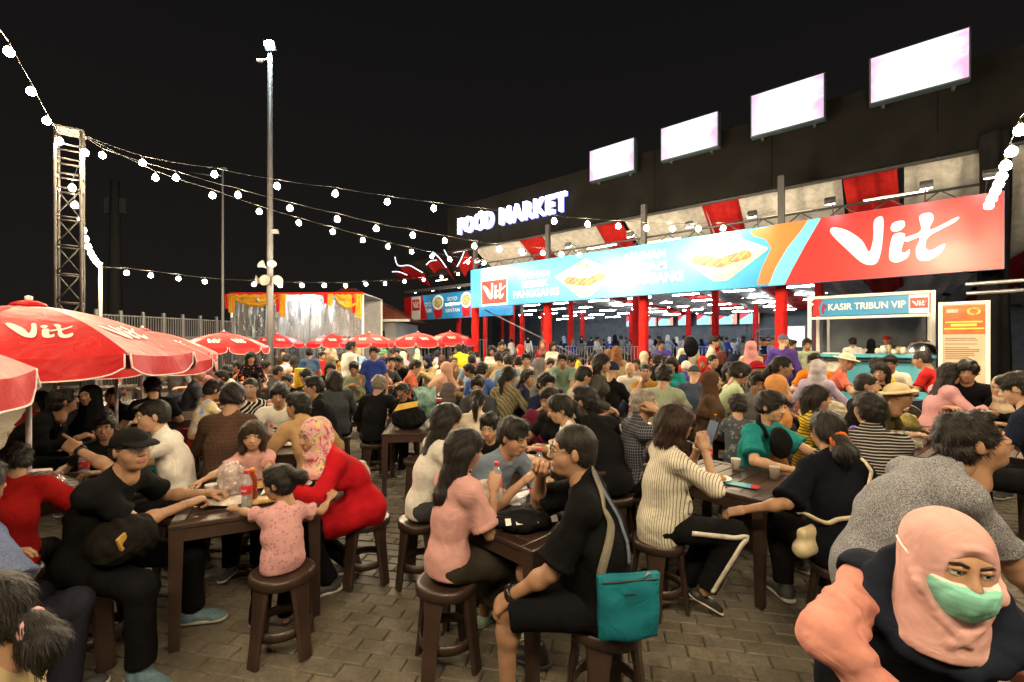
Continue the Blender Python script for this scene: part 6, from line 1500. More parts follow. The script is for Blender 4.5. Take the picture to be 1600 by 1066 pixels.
def P(px, py, d, yaw, pose, sex, top, col, hair, label, cover=None, ccol=None, kind='plain', c2=(.8, .8, .8), floor=0.0, hm=None, skin=None, group=GRP, sup=True, sit=None):
    yaw = yaw - math.degrees(math.atan2(px - 800, FPX)); ms, sp = arch(sex, pose, top); K = ms['K']; z = at(px, py, d).z - floor
    topz = K['H'][2] + .125 * K['hs'] + (.012 if hair or cover else 0)
    s = max(.86, min(1.12, z / topz)) if sex != 'c' else max(.8, min(1.3, z / topz)); dz = max(-.05, z - topz * s)
    if sp.get('pose') == 'stand': dz = 0.0; s = max(.8, min(1.15, z / topz))
    a = math.radians(yaw); hx, hy = K['H'][0] * s, K['H'][1] * s; q = at(px, py, d)
    bx, by = q.x - (hx * math.cos(a) - hy * math.sin(a)), q.y - (hx * math.sin(a) + hy * math.cos(a))
    c = COLS[col] if isinstance(col, str) else col; cc = COLS[ccol] if isinstance(ccol, str) else ccol
    q2 = dict(sp); r = random.Random(int(px * 31 + py * 7))
    q2.update(tm=mfab(c, kind, c2), hair=hair, cover=cover, cm=mfab(cc) if cc else M_BLACKFAB, hm=mhair(hm) if hm else mhair(), bm=mfab(r.choice([(.014, .014, .017), (.02, .025, .05), (.05, .05, .055), (.03, .022, .018)])))
    label = uniq(label)
    e, HM = place_person(ms, (bx, by, floor + dz), yaw, label, q2, group, shoes=(d < 6.5 or sp.get('pose') == 'stand' and d < 12), skin=r.choice([0, 0, 1, 1, 2]) if skin is None else skin, scale=s)
    PEOPLE.append((bx, by))
    if sup and sp.get('pose') != 'stand' and d < 13:
        lb = 'brown stool under the ' + label; w = lb.split()
        stool(bx, by, r.uniform(0, 90), ' '.join(w[:16]), hs=(.45 * s + dz) / .45)
    return e
S_, M_, L_ = 'short', 'm', 'long'
# around the left parasols
P(140, 600, 4.9, 170, 'rest', 'f', 'long', 'dkgrey', None, 'veiled woman in black sparkling top under the largest parasol', 'hijab_long', 'black', 'dots', (.22, .16, .18))
P(98, 606, 4.6, -100, 'leanf', 'm', 'long', 'black', 'short', 'man in black leaning in under the largest parasol, left of the veiled woman')
P(238, 588, 5.6, 8, 'eat', 'm', 'tee', 'black', 'short', 'man in a black tee with a white back print beside the parasols')
P(228, 628, 4.4, 35, 'eat', 'c', 'tee', 'teal', 'short', 'child in a teal top behind the pointing man')
P(176, 604, 6.0, 120, 'chin', 'm', 'tee', 'black', 'crop', 'man in black raising a hand under the parasol behind the largest')
P(60, 610, 5.4, 150, 'turn', 'f', 'tee', 'maroon', 'long', 'woman in maroon at the far side of the largest parasol table')
P(275, 560, 9.5, 170, 'talk', 'm', 'tee', 'grey', 'short', 'man in a grey tee behind the beanie man')
P(311, 571, 7.4, -85, 'turn', 'm', 'tee', 'slate', None, 'man in a pale beanie and slate tee on a red stool', 'beanie', (.40, .36, .24), sup=False)
P(334, 592, 5.9, -70, 'eat', 'c', 'tee', 'lilac', 'short', 'child in a pastel tie-dye top beside the beanie man', kind='tiedye', sup=False)
P(346, 577, 7.4, 150, 'turn', 'f', 'tee', 'pink', 'bun', 'woman with tied hair beside the tie-dye child')
P(356, 569, 8.4, -40, 'leanf', 'm', 'long', 'white', 'short', 'man in a white long-sleeved shirt under the beanie man parasol')
P(332, 563, 9.2, 20, 'rest', 'f', 'long', 'pink', None, 'woman in a dusty pink patterned hijab under the round parasol', 'hijab_long', (.42, .22, .24))
P(372, 562, 9.5, 60, 'eat', 'm', 'tee', 'orange', 'short', 'man in orange behind the white-shirted man')
P(392, 549, 8.8, 172, 'carry', 'f', 'long', 'black', 'bob', 'standing woman in black with small red flowers', kind='dots', c2=(.30, .10, .12))
P(365, 597, 4.05, -22, 'eat', 'm', 'long', 'brown', 'fringe', 'man in a dark brown shirt with his back to us, left rear table', kind='check', c2=(.10, .06, .045), skin=0)
P(391, 589, 5.4, -150, 'turn', 'm', 'tee', 'black', 'crop', 'boy in a black and white zebra print shirt', kind='zebra', c2=(.6, .57, .52))
P(436, 597, 4.75, 172, 'eat', 'm', 'mid', 'white', 'fringe', 'young man in a white tee with a black number on the chest')
P(466, 611, 4.15, 25, 'leanf', 'm', 'long', 'tan', 'short', 'man in a tan shirt with his back to us, left rear table', skin=0)
P(490, 586, 5.3, 80, 'chin', 'm', 'long', 'black', 'short', 'man in a black long-sleeved shirt in profile behind the tan shirt')
P(522, 578, 6.3, 15, 'eat', 'm', 'long', 'dkgrey', 'bob', 'person in a charcoal jacket with long dark hair, back to us')
P(479, 575, 6.9, 30, 'eat', 'm', 'long', 'black', 'short', 'man in black beside the yellow carrier bag')
P(415, 562, 9.6, -100, 'eat', 'f', 'tee', 'beige', 'lowtail', 'woman in a beige top in profile before the mast')
P(436, 570, 8.6, -120, 'talk', 'm', 'tee', 'dkgrey', 'crop', 'man in a dark tee laughing near the yellow bag')
P(516, 564, 8.8, 178, 'eat', 'f', 'long', 'black', 'long', 'woman in black facing us behind the orange bags')
P(448, 583, 7.2, 160, 'eat', 'f', 'tee', 'black', 'bun', 'woman with a bun behind the young man in white')
P(443, 545, 13, 170, 'stand', 'm', 'tee', 'brown', 'short', 'standing man in brown near the stage foot')
P(448, 553, 12, -30, 'eat', 'm', 'tee', 'white', 'short', 'man in a white tee seated before the stage, back turned')
P(460, 556, 11.5, 10, 'eat', 'f', 'tee', 'peach', 'long', 'woman in peach with long hair before the stage')
P(483, 543, 10.6, 10, 'stand', 'm', 'tee', (.05, .09, .17), 'short', 'standing man in a blue tee with his back to us near the stage')
P(503, 549, 12, -140, 'stand', 'm', 'tee', 'red', 'short', 'standing person in red beside the man in blue')
P(512, 544, 14, 160, 'stand', 'm', 'tee', 'olive', None, 'standing man in a cap before the stage middle', 'cap', 'khaki')
P(549, 532, 10.2, -60, 'walk', 'm', 'tee', 'white', 'short', 'standing man in a white tee with a dark sling strap')
P(540, 548, 12.5, -40, 'rest', 'f', 'tee', 'mustard', 'bun', 'woman in mustard behind the man in the white tee')
P(584, 541, 8.6, 178, 'stand', 'm', 'tee', 'blue', 'short', 'standing boy in a bright blue tee facing us')
P(553, 564, 8.6, 175, 'phone', 'm', 'long', 'sage', 'short', 'man in a pale patterned jacket looking at his phone', kind='zebra', c2=(.20, .22, .16))
P(592, 585, 6.0, -18, 'eat', 'm', 'long', 'black', 'short', 'grey-haired person in a black jacket with back to us', hm=(.14, .12, .10), skin=0)
P(629, 597, 6.15, 150, 'eat', 'f', 'tee', 'black', 'bun', 'woman in glasses bent over the table behind the black bag')
P(649, 561, 8.8, -95, 'eat', 'm', 'tee', 'coral', 'short', 'man in a coral red tee in profile, eating')
P(599, 557, 9.2, -110, 'chin', 'm', 'tee', 'black', 'short', 'man in black with a hand at his mouth, right of the blue tee boy')
P(611, 556, 9.6, -130, 'turn', 'm', 'tee', 'dkgrey', 'short', 'man in a dark grey tee in the row beside the coral tee')
P(622, 555, 10, 160, 'eat', 'm', 'long', 'black', 'short', 'man in a black shirt next to the coral tee')
P(600, 545, 12, 170, 'rest', 'm', 'tee', 'dkgrey', None, 'man in a green cap behind the blue tee boy', 'cap', 'green')
P(620, 545, 12.5, 176, 'stand', 'm', 'tee', 'ltblue', 'short', 'man in pale blue standing near the railing')
P(716, 537, 11.5, 35, 'bend', 'm', 'tee', 'yellow', 'short', 'standing man in a bright yellow tee bending over a table')
P(736, 549, 12, 20, 'rest', 'm', 'tee', 'red', 'short', 'man in red right of the yellow tee man')
P(699, 564, 8.4, -70, 'leanf', 'f', 'long', 'peach', None, 'woman in a peach hijab leaning to the table', 'hijab_long', 'peach')
P(733, 567, 8.2, 85, 'eat', 'f', 'long', 'olive', 'lowtail', 'woman in an olive shirt in profile facing left')
P(753, 565, 7.4, -25, 'eat', 'm', 'tee', (.06, .12, .38), 'short', 'man in a blue tee with his back to us in the middle of the crowd')
P(703, 597, 5.8, -140, 'talk', 'f', 'long', 'black', None, 'woman in a grey printed hijab and black top', 'hijab', (.10, .085, .08))
P(746, 586, 5.5, 172, 'phone', 'm', 'tee', 'dkgrey', 'short', 'man holding up a phone behind the cream blouse')
P(746, 607, 4.7, -8, 'eat', 'f', 'tee', 'cream', 'pony', 'woman in a cream dotted blouse with a ponytail, back to us', kind='dots', c2=(.45, .42, .30))
P(699, 629, 3.35, -72, 'eat', 'f', 'tee', 'white', 'long', 'woman with long black hair in profile behind the pink tee girl')
P(765, 643, 3.75, 165, 'eat', 'c', 'tee', 'black', 'short', 'child with dark hair behind the grey tee boy')
P(795, 571, 5.9, -30, 'eat', 'f', 'long', 'olive', 'pony', 'woman in an olive jacket amid backpacks, back to us', kind='zebra', c2=(.25, .23, .16))
P(825, 575, 6.2, -90, 'turn', 'f', 'tee', 'navy', 'lowtail', 'girl in navy in profile right of the backpacks')
P(853, 581, 5.6, -150, 'eat', 'c', 'tee', 'navy', 'short', 'boy in navy bending over the middle table')
P(879, 551, 7.4, 176, 'bend', 'm', 'tee', (.20, .29, .22), 'short', 'man in a pale green tee leaning over a table, facing us')
P(913, 570, 5.6, -70, 'eat', 'm', 'tee', 'cream', 'crop', 'man in a cream speckled shirt looking down', kind='speckle', c2=(.25, .22, .18))
P(941, 552, 5.6, -100, 'walk', 'f', 'long', (.055, .055, .045), 'long', 'walking woman in a dark grey cardigan carrying a pale pouch')
P(957, 564, 6.2, -20, 'eat', 'f', 'long', 'black', None, 'person in black with a navy head scarf behind the walking woman', 'beanie', 'navy')
P(859, 603, 4.3, 140, 'eat', 'f', 'tee', 'black', 'bun', 'girl in a black top looking down, right of the crew cut boy')
P(876, 614, 3.75, 95, 'eat', 'f', 'mid', 'white', 'pony', 'girl in glasses and a white blouse in profile')
P(913, 601, 4.0, 38, 'leanf', 'm', 'tee', 'black', 'short', 'man in a plain black tee with his back to us, behind the stocky man', skin=0)
P(822, 551, 9, 172, 'chin', 'm', 'long', 'cream', 'short', 'man in a cream shirt with hands at his face')
P(844, 558, 8, -60, 'rest', 'f', 'long', 'grey', None, 'woman in a long grey hijab near the front red column', 'hijab_long', (.20, .18, .18))
P(795, 553, 9, -12, 'eat', 'm', 'tee', 'ltblue', 'short', 'man in a pale blue shirt with back to us', )
P(778, 549, 10, 6, 'eat', 'm', 'tee', 'khaki', 'short', 'man in khaki with a brown strap, back to us')
P(769, 540, 11.5, 172, 'stand', 'f', 'tee', 'white', 'bob', 'standing woman in white by the left red column')
P(784, 533, 14, 170, 'carry', 'm', 'tee', 'black', 'short', 'standing person in black carrying a tray near the barrier')
P(812, 538, 12.5, 120, 'stand', 'f', 'long', 'red', None, 'standing woman in a red hijab and red top', 'hijab', 'red')
P(848, 531, 14, 178, 'stand', 'f', 'long', 'maroon', None, 'standing woman in a brown hijab and white mask', 'hijab', (.16, .07, .05))
P(864, 534, 13.5, -150, 'stand', 'f', 'tee', 'cream', 'bob', 'standing person in cream right of the front red column')
# centre right
P(1038, 568, 5.6, -12, 'eat', 'm', 'tee', 'sage', 'short', 'big man in a sage green tee with his back to us', skin=0)
P(1009, 567, 7, 165, 'chin', 'm', 'mid', 'mustard', 'crop', 'man in a mustard shirt with clasped hands at his mouth')
P(1113, 578, 5.5, -80, 'rest', 'f', 'long', (.075, .045, .028), None, 'woman in a dark brown hijab and dress in profile', 'hijab_long', (.075, .042, .028))
P(1156, 565, 5.8, -75, 'eat', 'm', 'tee', 'ltgreen', 'fringe', 'man in a light green tee in profile')
P(1152, 614, 4.7, 5, 'eat', 'c', 'tee', 'slate', 'short', 'toddler in a grey printed tee with back to us', kind='dots', c2=(.2, .2, .22))
P(1085, 570, 7, -8, 'eat', 'm', 'long', (.05, .065, .10), None, 'person in a navy puffer jacket and cap, back to us', 'cap', 'dkgrey')
P(1114, 553, 8.8, -95, 'turn', 'm', 'tee', 'maroon', 'crop', 'man in a maroon tee looking aside')
P(1184, 563, 6.4, -80, 'rest', 'f', 'long', 'dkgrey', None, 'woman in a wide red sun visor', 'visor', (.30, .01, .02))
P(1184, 579, 5.2, -160, 'eat', 'm', 'tee', 'grey', 'short', 'boy in a grey tee looking down beside the light green tee')
P(1173, 532, 8.8, 8, 'stand', 'f', 'long', 'beige', None, 'standing woman in a pink patterned hijab and dress, back to us', 'hijab_long', (.50, .22, .22), kind='floral', c2=(.5, .25, .22))
P(964, 540, 9, 0, 'stand', 'f', 'long', 'khaki', None, 'standing woman in a brown hijab and khaki shirt, back to us', 'hijab', (.20, .10, .045))
P(950, 545, 10, 60, 'bend', 'f', 'long', 'blue', None, 'person in blue with a brown hijab bending beside the khaki shirt', 'hijab', (.22, .11, .06))
P(984, 566, 8.4, 175, 'eat', 'm', 'tee', 'white', None, 'bald elder in white at a far table', )
P(1033, 530, 12.5, 175, 'carry', 'm', 'tee', 'purple', 'short', 'standing man in a purple blue shirt serving')
P(1075, 525, 11.5, 10, 'stand', 'm', 'tee', 'cream', 'short', 'standing man with a big black backpack, back to us')
P(1115, 525, 11, -95, 'stand', 'm', 'tee', 'cream', 'quiff', 'standing young man in a cream tee in profile')
P(1049, 557, 8, 170, 'eat', 'f', 'long', 'teal', 'bob', 'woman in teal and purple looking down')
P(1072, 563, 8.5, -20, 'leanf', 'f', 'long', 'purple', None, 'woman in a purple striped top and white beanie', 'beanie', 'white')
P(1028, 552, 9.8, -15, 'rest', 'm', 'tee', 'black', 'short', 'man in black two seats behind the mustard shirt')
P(1127, 548, 9.6, -60, 'talk', 'f', 'long', 'black', 'long', 'red-haired woman in black behind the maroon tee', hm=(.09, .02, .012))
P(1148, 552, 9, -90, 'rest', 'f', 'long', 'navy', None, 'woman in a navy hijab behind the light green tee', 'hijab', 'navy')
P(1098, 556, 9.5, 170, 'eat', 'f', 'long', 'maroon', None, 'woman in a red hijab far behind the navy puffer jacket', 'hijab', 'red')
P(1140, 566, 7.4, -170, 'eat', 'f', 'long', 'brown', 'bob', 'woman in a dark floral blouse beside the brown hijab', kind='dots', c2=(.4, .3, .2))
P(1216, 584, 4.15, -78, 'walk', 'f', 'dress', (.52, .24, .09), None, 'walking girl in an apricot hijab and long dress', 'hijab_long', (.52, .24, .08))
P(1222, 555, 4.9, -85, 'walk', 'f', 'tee', 'peach', 'pony', 'walking woman with dark tied hair behind the apricot hijab')
P(1276, 601, 4.2, -75, 'rest', 'f', 'tee', 'yellow', 'bob', 'woman in a yellow and black striped shirt', kind='stripe_h', c2=(.05, .03, .01), skin=0)
P(1355, 581, 4.8, -70, 'rest', 'm', 'tee', 'black', 'crop', 'man in a black shirt looking aside, above the striped tee', skin=0)
P(1224, 521, 9.2, -15, 'stand', 'm', 'long', 'purple', None, 'standing man in a purple jacket and grey cap, back to us', 'cap', (.09, .09, .14))
P(1261, 528, 10.4, 175, 'carry', 'm', 'tee', 'sage', 'short', 'standing man in a pale tee before the white panel')
P(1237, 530, 10.8, -130, 'stand', 'm', 'tee', 'dkgrey', 'short', 'standing man in dark grey left of the pale tee at the white panel')
P(1278, 561, 6.4, -8, 'eat', 'f', 'long', 'lilac', None, 'woman in a pale lilac hijab with bags beside her', 'hijab', (.36, .33, .36))
P(1272, 551, 7.4, 170, 'eat', 'm', 'tee', 'orange', 'short', 'man in an orange vest behind the lilac hijab')
P(1323, 551, 7, -85, 'eat', 'f', 'tee', 'coral', None, 'woman in a coral top and white bucket hat', 'hat', 'cream')
P(1332, 527, 11.0, 5, 'stand', 'm', 'tee', 'white', 'short', 'standing man in a white tee at the booth counter', floor=DECK)
P(1361, 529, 11.0, 0, 'stand', 'f', 'long', 'white', None, 'standing woman in white with a black head scarf at the booth', 'hijab', 'black', floor=DECK)
P(1313, 528, 12.2, 175, 'stand', 'f', 'long', 'khaki', None, 'booth worker in a khaki hijab behind the counter', 'hijab', 'khaki', floor=DECK, sup=False)
P(1385, 524, 11.4, 178, 'stand', 'm', 'long', 'dkgrey', None, 'booth worker in a red cap behind the counter', 'cap', 'red', floor=DECK, sup=False)
P(1370, 558, 7.6, -15, 'eat', 'm', 'tee', 'yellow', 'short', 'child in a mustard yellow top before the booth')
P(1376, 566, 6.6, -150, 'turn', 'm', 'tee', 'black', 'bob', 'person in black beside the white and navy shirt')
P(1391, 554, 7.6, 172, 'eat', 'm', 'tee', 'white', 'short', 'boy in a white and navy shirt looking down before the booth')
P(1440, 547, 7, 75, 'eat', 'm', 'tee', 'red', 'crop', 'man in a red football shirt below the notice board')
P(1487, 566, 5.6, -60, 'eat', 'f', 'long', 'pink', 'long', 'woman in a pink top with long hair under the notice board')
P(1511, 561, 5.5, 178, 'eat', 'm', 'mid', 'black', 'fringe', 'man in a black tee facing us under the notice board', skin=0)
P(1566, 586, 5.2, 150, 'eat', 'f', 'long', 'black', None, 'woman in a cream hijab behind the navy polo man', 'hijab', 'beige')
P(1590, 579, 3.75, 78, 'phone', 'm', 'tee', (.012, .016, .035), 'short', 'man in a navy polo with red and white trim at the right edge', skin=1)
P(1404, 597, 4.6, -110, 'leanf', 'f', 'long', (.075, .065, .03), None, 'woman in a straw sun hat and olive jacket', 'hat', (.56, .46, .28))
# far rows filled in, one by one across the yard
r = random.Random(21); k = 0
HAIRK = ['short', 'crop', 'fringe', 'short', 'bob', 'long', 'lowtail', 'bun']
cn = list(COLS); FAR = []
for d, py0, xs in [(10.5, 556, range(630, 1240, 37)), (13, 551, range(560, 1300, 26)), (16, 546, range(520, 1300, 23)), (19, 543, range(590, 1180, 21))]:
    for px in xs: FAR.append((px + r.uniform(-8, 8), py0 + r.uniform(-3, 5), d + r.uniform(-1, 1)))
FAR.sort()
for px, py, d in FAR:
    q = at(px, py, d)
    if PX.dot(q) > 12.0 and d > 11: continue
    sex = r.choice('mf'); hij = sex == 'f' and r.random() < .55; cname = r.choice(['black', 'white', 'white', 'cream', 'cream', 'grey', 'ltblue', 'ltblue', 'beige', 'peach', 'pink', 'khaki', 'red', 'teal', 'coral', 'slate', 'lilac', 'sage', 'yellow'])
    hc_ = r.choice(['black', 'beige', 'grey', 'khaki', 'brown', 'pink', 'navy', 'cream', 'maroon']); nm = {'dkgrey': 'dark grey', 'ltblue': 'pale blue'}.get(cname, cname)
    row = 'far' if d < 12 else ('farther' if d < 14.5 else ('very far' if d < 17.6 else 'farthest'))
    k += 1
    P(px, py, d, r.choice([0, 20, -30, 90, -90, 170, -160, 140]) + r.uniform(-20, 20), r.choice(['eat', 'chin', 'rest', 'talk', 'turn', 'leanf', 'phone'] if r.random() < .86 else ['stand', 'carry']), sex, 'long' if hij else r.choice(['tee', 'long']), cname, None if hij else r.choice(HAIRK[:4] if sex == 'm' else HAIRK[4:]),
      f'{nm} clad figure{" in " + hc_ + " hijab" if hij else ""} in the {row} crowd, {nth(k - 1)} from left', 'hijab' if hij else None, hc_, group='far crowd at the tables', sup=d < 11)
# people standing inside the hall
k = 0
for px in sorted(list(range(905, 1225, 9)) + [786, 800, 826, 880, 893]):
    d = r.uniform(21, 30); py = 531 - r.uniform(0, 9); k += 1
    q = at(px, py, d); p_ = PX.dot(q)
    if p_ > 33 or p_ < 13.5: d *= 30 / p_ if p_ > 33 else 1
    sex = r.choice('mf'); hij = sex == 'f' and r.random() < .6; cname = r.choice(['black', 'white', 'grey', 'white', 'navy', 'ltblue', 'cream', 'sage', 'lilac', 'blue'])
    nm = {'dkgrey': 'dark grey', 'ltblue': 'pale blue'}.get(cname, cname)
    P(px + r.uniform(-4, 4), py, d, r.choice([0, 30, -40, 90, 180, -120]), r.choice(['stand', 'walk', 'carry']), sex, 'long', cname, None if hij else r.choice(HAIRK[:4] if sex == 'm' else HAIRK[4:]), f'tiny {nm} clad figure standing inside the hall, {nth(k - 1)} from left', 'hijab' if hij else None, r.choice(['black', 'grey', 'white', 'ltblue']), floor=DECK, group='people queuing inside the hall', sup=False)
# ------------------------------------------------------------------ more tables
def L2(lbl): 
    w = lbl.split(); return ' '.join(w[:16])
table(-2.2, 4.5, 15, 'brown table between the brown and tan shirts'); table(-1.12, 5.5, 8, 'brown table carrying the black and yellow bag'); table(-2.35, 7.4, 12, 'empty brown table left of the grey-haired person in black', .8)
table(3.72, 4.55, 38, 'brown table with the clear food box bag at the right'); table(4.55, 4.5, 38, 'brown table with crumpled tissue beside the food box table'); table(5.05, 5.35, 40, 'brown table with bottles and an orange cup at the right'); table(2.75, 5.25, 35, 'brown table between the brown hijab and the light green tee')
table(.62, 3.95, 30, 'brown table hidden between the grey-haired man and the black tee'); table(-3.35, 3.15, 35, 'brown table under the largest parasol'); table(1.05, 7.4, 40, 'brown table before the leaning pale green tee'); table(1.3, 4.75, 40, 'brown table with a silver snack bag behind the pinstripe shirt')
_c = []
for i in range(-9, 14):
    for j in range(0, 9):
        x, y = i * 1.45 * .85 + j * .4, 5.2 + j * 1.35 + (i % 2) * .3
        if abs(x) > y * 1.0 or PX.dot(Vector((x, y, 0))) > 11.6: continue
        if min((x - a) ** 2 + (y - b) ** 2 for a, b in PEOPLE) < .30 or min((x - t[0]) ** 2 + (y - t[1]) ** 2 for t in TABLES) < 1.1: continue
        _c.append((x, y))
_c = sorted(_c, key=lambda q: q[0] / q[1])[:40]
for i, (x, y) in enumerate(_c): table(x, y, 38 + (i * 37 % 17) - 8, f'brown table deep in the crowd, {nth(i)} from the left there')
# ------------------------------------------------------------------ small things
def mclear(c=(.85, .88, .9), a=.18):
    k = ('clear', c, a)
    if k in _MC: return _MC[k]
    t = NT('clear_plastic'); n = t.noise(22, 4, .6, dist=1.0); b = t.n('ShaderNodeBump'); b.inputs['Strength'].default_value = .9; b.inputs['Distance'].default_value = .02; t.l(n, 'Fac', b, 'Height')
    gl = t.n('ShaderNodeBsdfGlossy'); gl.inputs['Roughness'].default_value = .12; df = t.n('ShaderNodeBsdfDiffuse'); df.inputs[0].default_value = (*c, 1); t.l(b, 0, gl, 'Normal'); t.l(b, 0, df, 'Normal'); tr = t.n('ShaderNodeBsdfTransparent')
    m1 = t.n('ShaderNodeMixShader'); m1.inputs[0].default_value = .55; t.l(gl, 0, m1, 1); t.l(df, 0, m1, 2); m2 = t.n('ShaderNodeMixShader'); t.t.links.new(t.ramp(n.outputs['Fac'], [(.35, (a,) * 3), (.7, (min(1, a + .4),) * 3)]), m2.inputs[0]); t.l(tr, 0, m2, 1); t.l(m1, 0, m2, 2); t.l(m2, 0, t.out, 'Surface'); _MC[k] = t.m; return t.m
BT = {}
def bottle(x, y, z, label, s=1.0, drink=None, rot=0):
    if not BT:
        m = MB(); m.lathe([(.0, 0), (.026, .0), (.031, .006), (.031, .05), (.029, .055), (.031, .06), (.031, .075), (.029, .08), (.031, .085), (.031, .145), (.028, .165), (.015, .195), (.013, .205), (.013, .215)], 16); BT['body'] = m.mesh('body', True)
        m = MB(); m.lathe([(.0318, .088), (.0322, .09), (.0322, .138), (.0318, .14)], 16, caps=False); BT['label'] = m.mesh('wrapper', True)
        m = MB(); m.lathe([(.0, .232), (.014, .231), (.0155, .228), (.0155, .208), (.0, .208)], 14); BT['cap'] = m.mesh('cap', True)
        m = MB(); m.add([((v.x - .5) * .036, -.0326 - .0 + ((v.x - .5) * .036) ** 2 * 14, .104 + v.y * .05) for v in _LV], _LF); BT['logo'] = m.mesh('logo')
        BT['water'] = mclear((.75, .8, .82), .22); BT['body'].materials.append(BT['water']); BT['label'].materials.append(mplain((.60, .03, .04), .4)); BT['cap'].materials.append(mplain((.55, .04, .06), .4)); BT['logo'].materials.append(M_WHITE)
    e = empty('water_bottle' if drink is None else 'drink_bottle', (x, y, z), rot, label, 'bottle', 'drink bottles'); e.scale = (s,) * 3
    link('body', BT['body'], e, BT['water'] if drink is None else mplain(drink, .15, .1, coat=.5)); 
    if drink is None: w = link('wrapper', BT['label'], e); link('logo', BT['logo'], w)
    link('cap', BT['cap'], e, BT['cap'].materials[0] if drink is None else mplain((.65, .2, .02), .4))
def lump(name, loc, r, mat, label, cat, seed=1, rot=0, wr=.012, h=.011, extra=(), flat=True, group=None):
    """soft bag-like thing, resting at z = 0 of loc"""
    P_ = [ell((0, 0, r[2] * .85), r, 0)] + list(extra)
    if flat: P_.append(half((0, 0, .0), (0, 0, -1)))
    V, Q = sdf_mesh(P_, h, wr, 2.0, seed); e = empty(name, loc, rot, label, cat, group); link('bag', npmesh('bag', V, Q), e, mat); return e
def rbox(name, loc, d, rot, mat, label, cat, ch=.01, group=None, part='body'):
    e = empty(name, loc, rot, label, cat, group); m = MB(); m.box((0, 0, d[2] / 2), d, ch=ch); auto_smooth(m.obj(part, mat, e)); return e
def ribbon(pts, nrm, w, th=.004):
    """flat strap through pts, width axis = path x nrm"""
    m = MB(); pts = [Vector(p) for p in pts]; vs = []; n = Vector(nrm).normalized()
    for i, p in enumerate(pts):
        t = (pts[min(i + 1, len(pts) - 1)] - pts[max(i - 1, 0)]).normalized(); s = t.cross(n).normalized() * w / 2; o = n * th / 2
        vs += [p - s - o, p + s - o, p + s + o, p - s + o]
    fs = [(4 * i + k, 4 * i + (k + 1) % 4, 4 * i + 4 + (k + 1) % 4, 4 * i + 4 + k) for i in range(len(pts) - 1) for k in range(4)] + [(0, 1, 2, 3), tuple(4 * len(pts) - 4 + k for k in (3, 2, 1, 0))]
    m.add(vs, fs); return m
def smoothpath(pts, n=6):
    out = []; N = len(pts)
    for i in range(N - 1):
        p0, p1, p2, p3 = (Vector(pts[max(0, min(N - 1, i + j))]) for j in (-1, 0, 1, 2))
        for k in range(n): t = k / n; out.append(.5 * (2 * p1 + (p2 - p0) * t + (2 * p0 - 5 * p1 + 4 * p2 - p3) * t * t + (3 * p1 - p0 - 3 * p2 + p3) * t ** 3))
    return out + [Vector(pts[-1])]
TZ = .702
# left table
bottle(*at(394, 797, 2.86).xy, TZ, 'bottle of dark orange iced tea on the near left table', .95, (.22, .035, .01))
e = lump('plastic_bag', (at(358, 790, 2.95).x, 2.98, TZ), (.085, .07, .13), mclear((.75, .62, .60), .4), 'clear plastic bag with a cup on the near left table', 'plastic bag', 3, wr=.016)
m = MB(); m.lathe([(.028, .01), (.036, .12), (.037, .125), (.0, .12)], 14); m.obj('cup', mplain((.6, .5, .45), .4), e, True); m = MB(); m.lathe([(.0, .2), (.018, .2), (.018, .222), (.0, .225)], 12); m.obj('cup_lid', mplain((.65, .18, .05), .4), e)
def paper(name, loc, w, l, rot, mat, label, cat, seed=0, amp=.012):
    e = empty(name, loc, rot, label, cat); r = random.Random(seed); ph = r.uniform(0, 6)
    m = MB(); f = lambda u, v, o: ((u - .5) * w, (v - .5) * l, .006 + amp * (1 + math.sin(u * 5 + ph) * math.cos(v * 4 + ph)) * .5 + o); m.grid(lambda u, v: f(u, v, .002), 10, 10); m.grid(lambda u, v: f(u, v, 0), 10, 10); m.obj('sheet', mat, e, True); return e
paper('food_wrapper', (at(337, 790, 2.8).x + .02, 2.83, TZ), .22, .17, .5, mplain((.55, .48, .42), .4, .5, 22), 'printed paper food wrapper under the hands of the cap man', 'wrapper', 1, .03)
rbox('snack_tray', (-1.52, 2.90, TZ), (.26, .10, .03), .55, mplain((.5, .33, .12), .5, .3, 20), 'yellow snack tray before the toddler', 'tray')
rbox('glass_tumbler', (-2.0, 3.12, TZ), (.06, .06, .07), 0, mclear((.6, .5, .4), .3), 'small tumbler at the far side of the near left table', 'tumbler', .015)
lump('lap_bag', (-2.02, 2.36, .585), (.16, .15, .12), F((.02, .017, .015)), 'black bag with a yellow tab on the lap of the cap man', 'bag', 5, wr=.012)
_t = MB(); _t.box((0, 0, 0), (.012, .05, .07), Matrix.Rotation(.4, 3, 'X')); _o = _t.obj('tab', mplain((.45, .28, .06), .5), bpy.data.objects['lap_bag']); _o.location = (.10, -.115, .14)
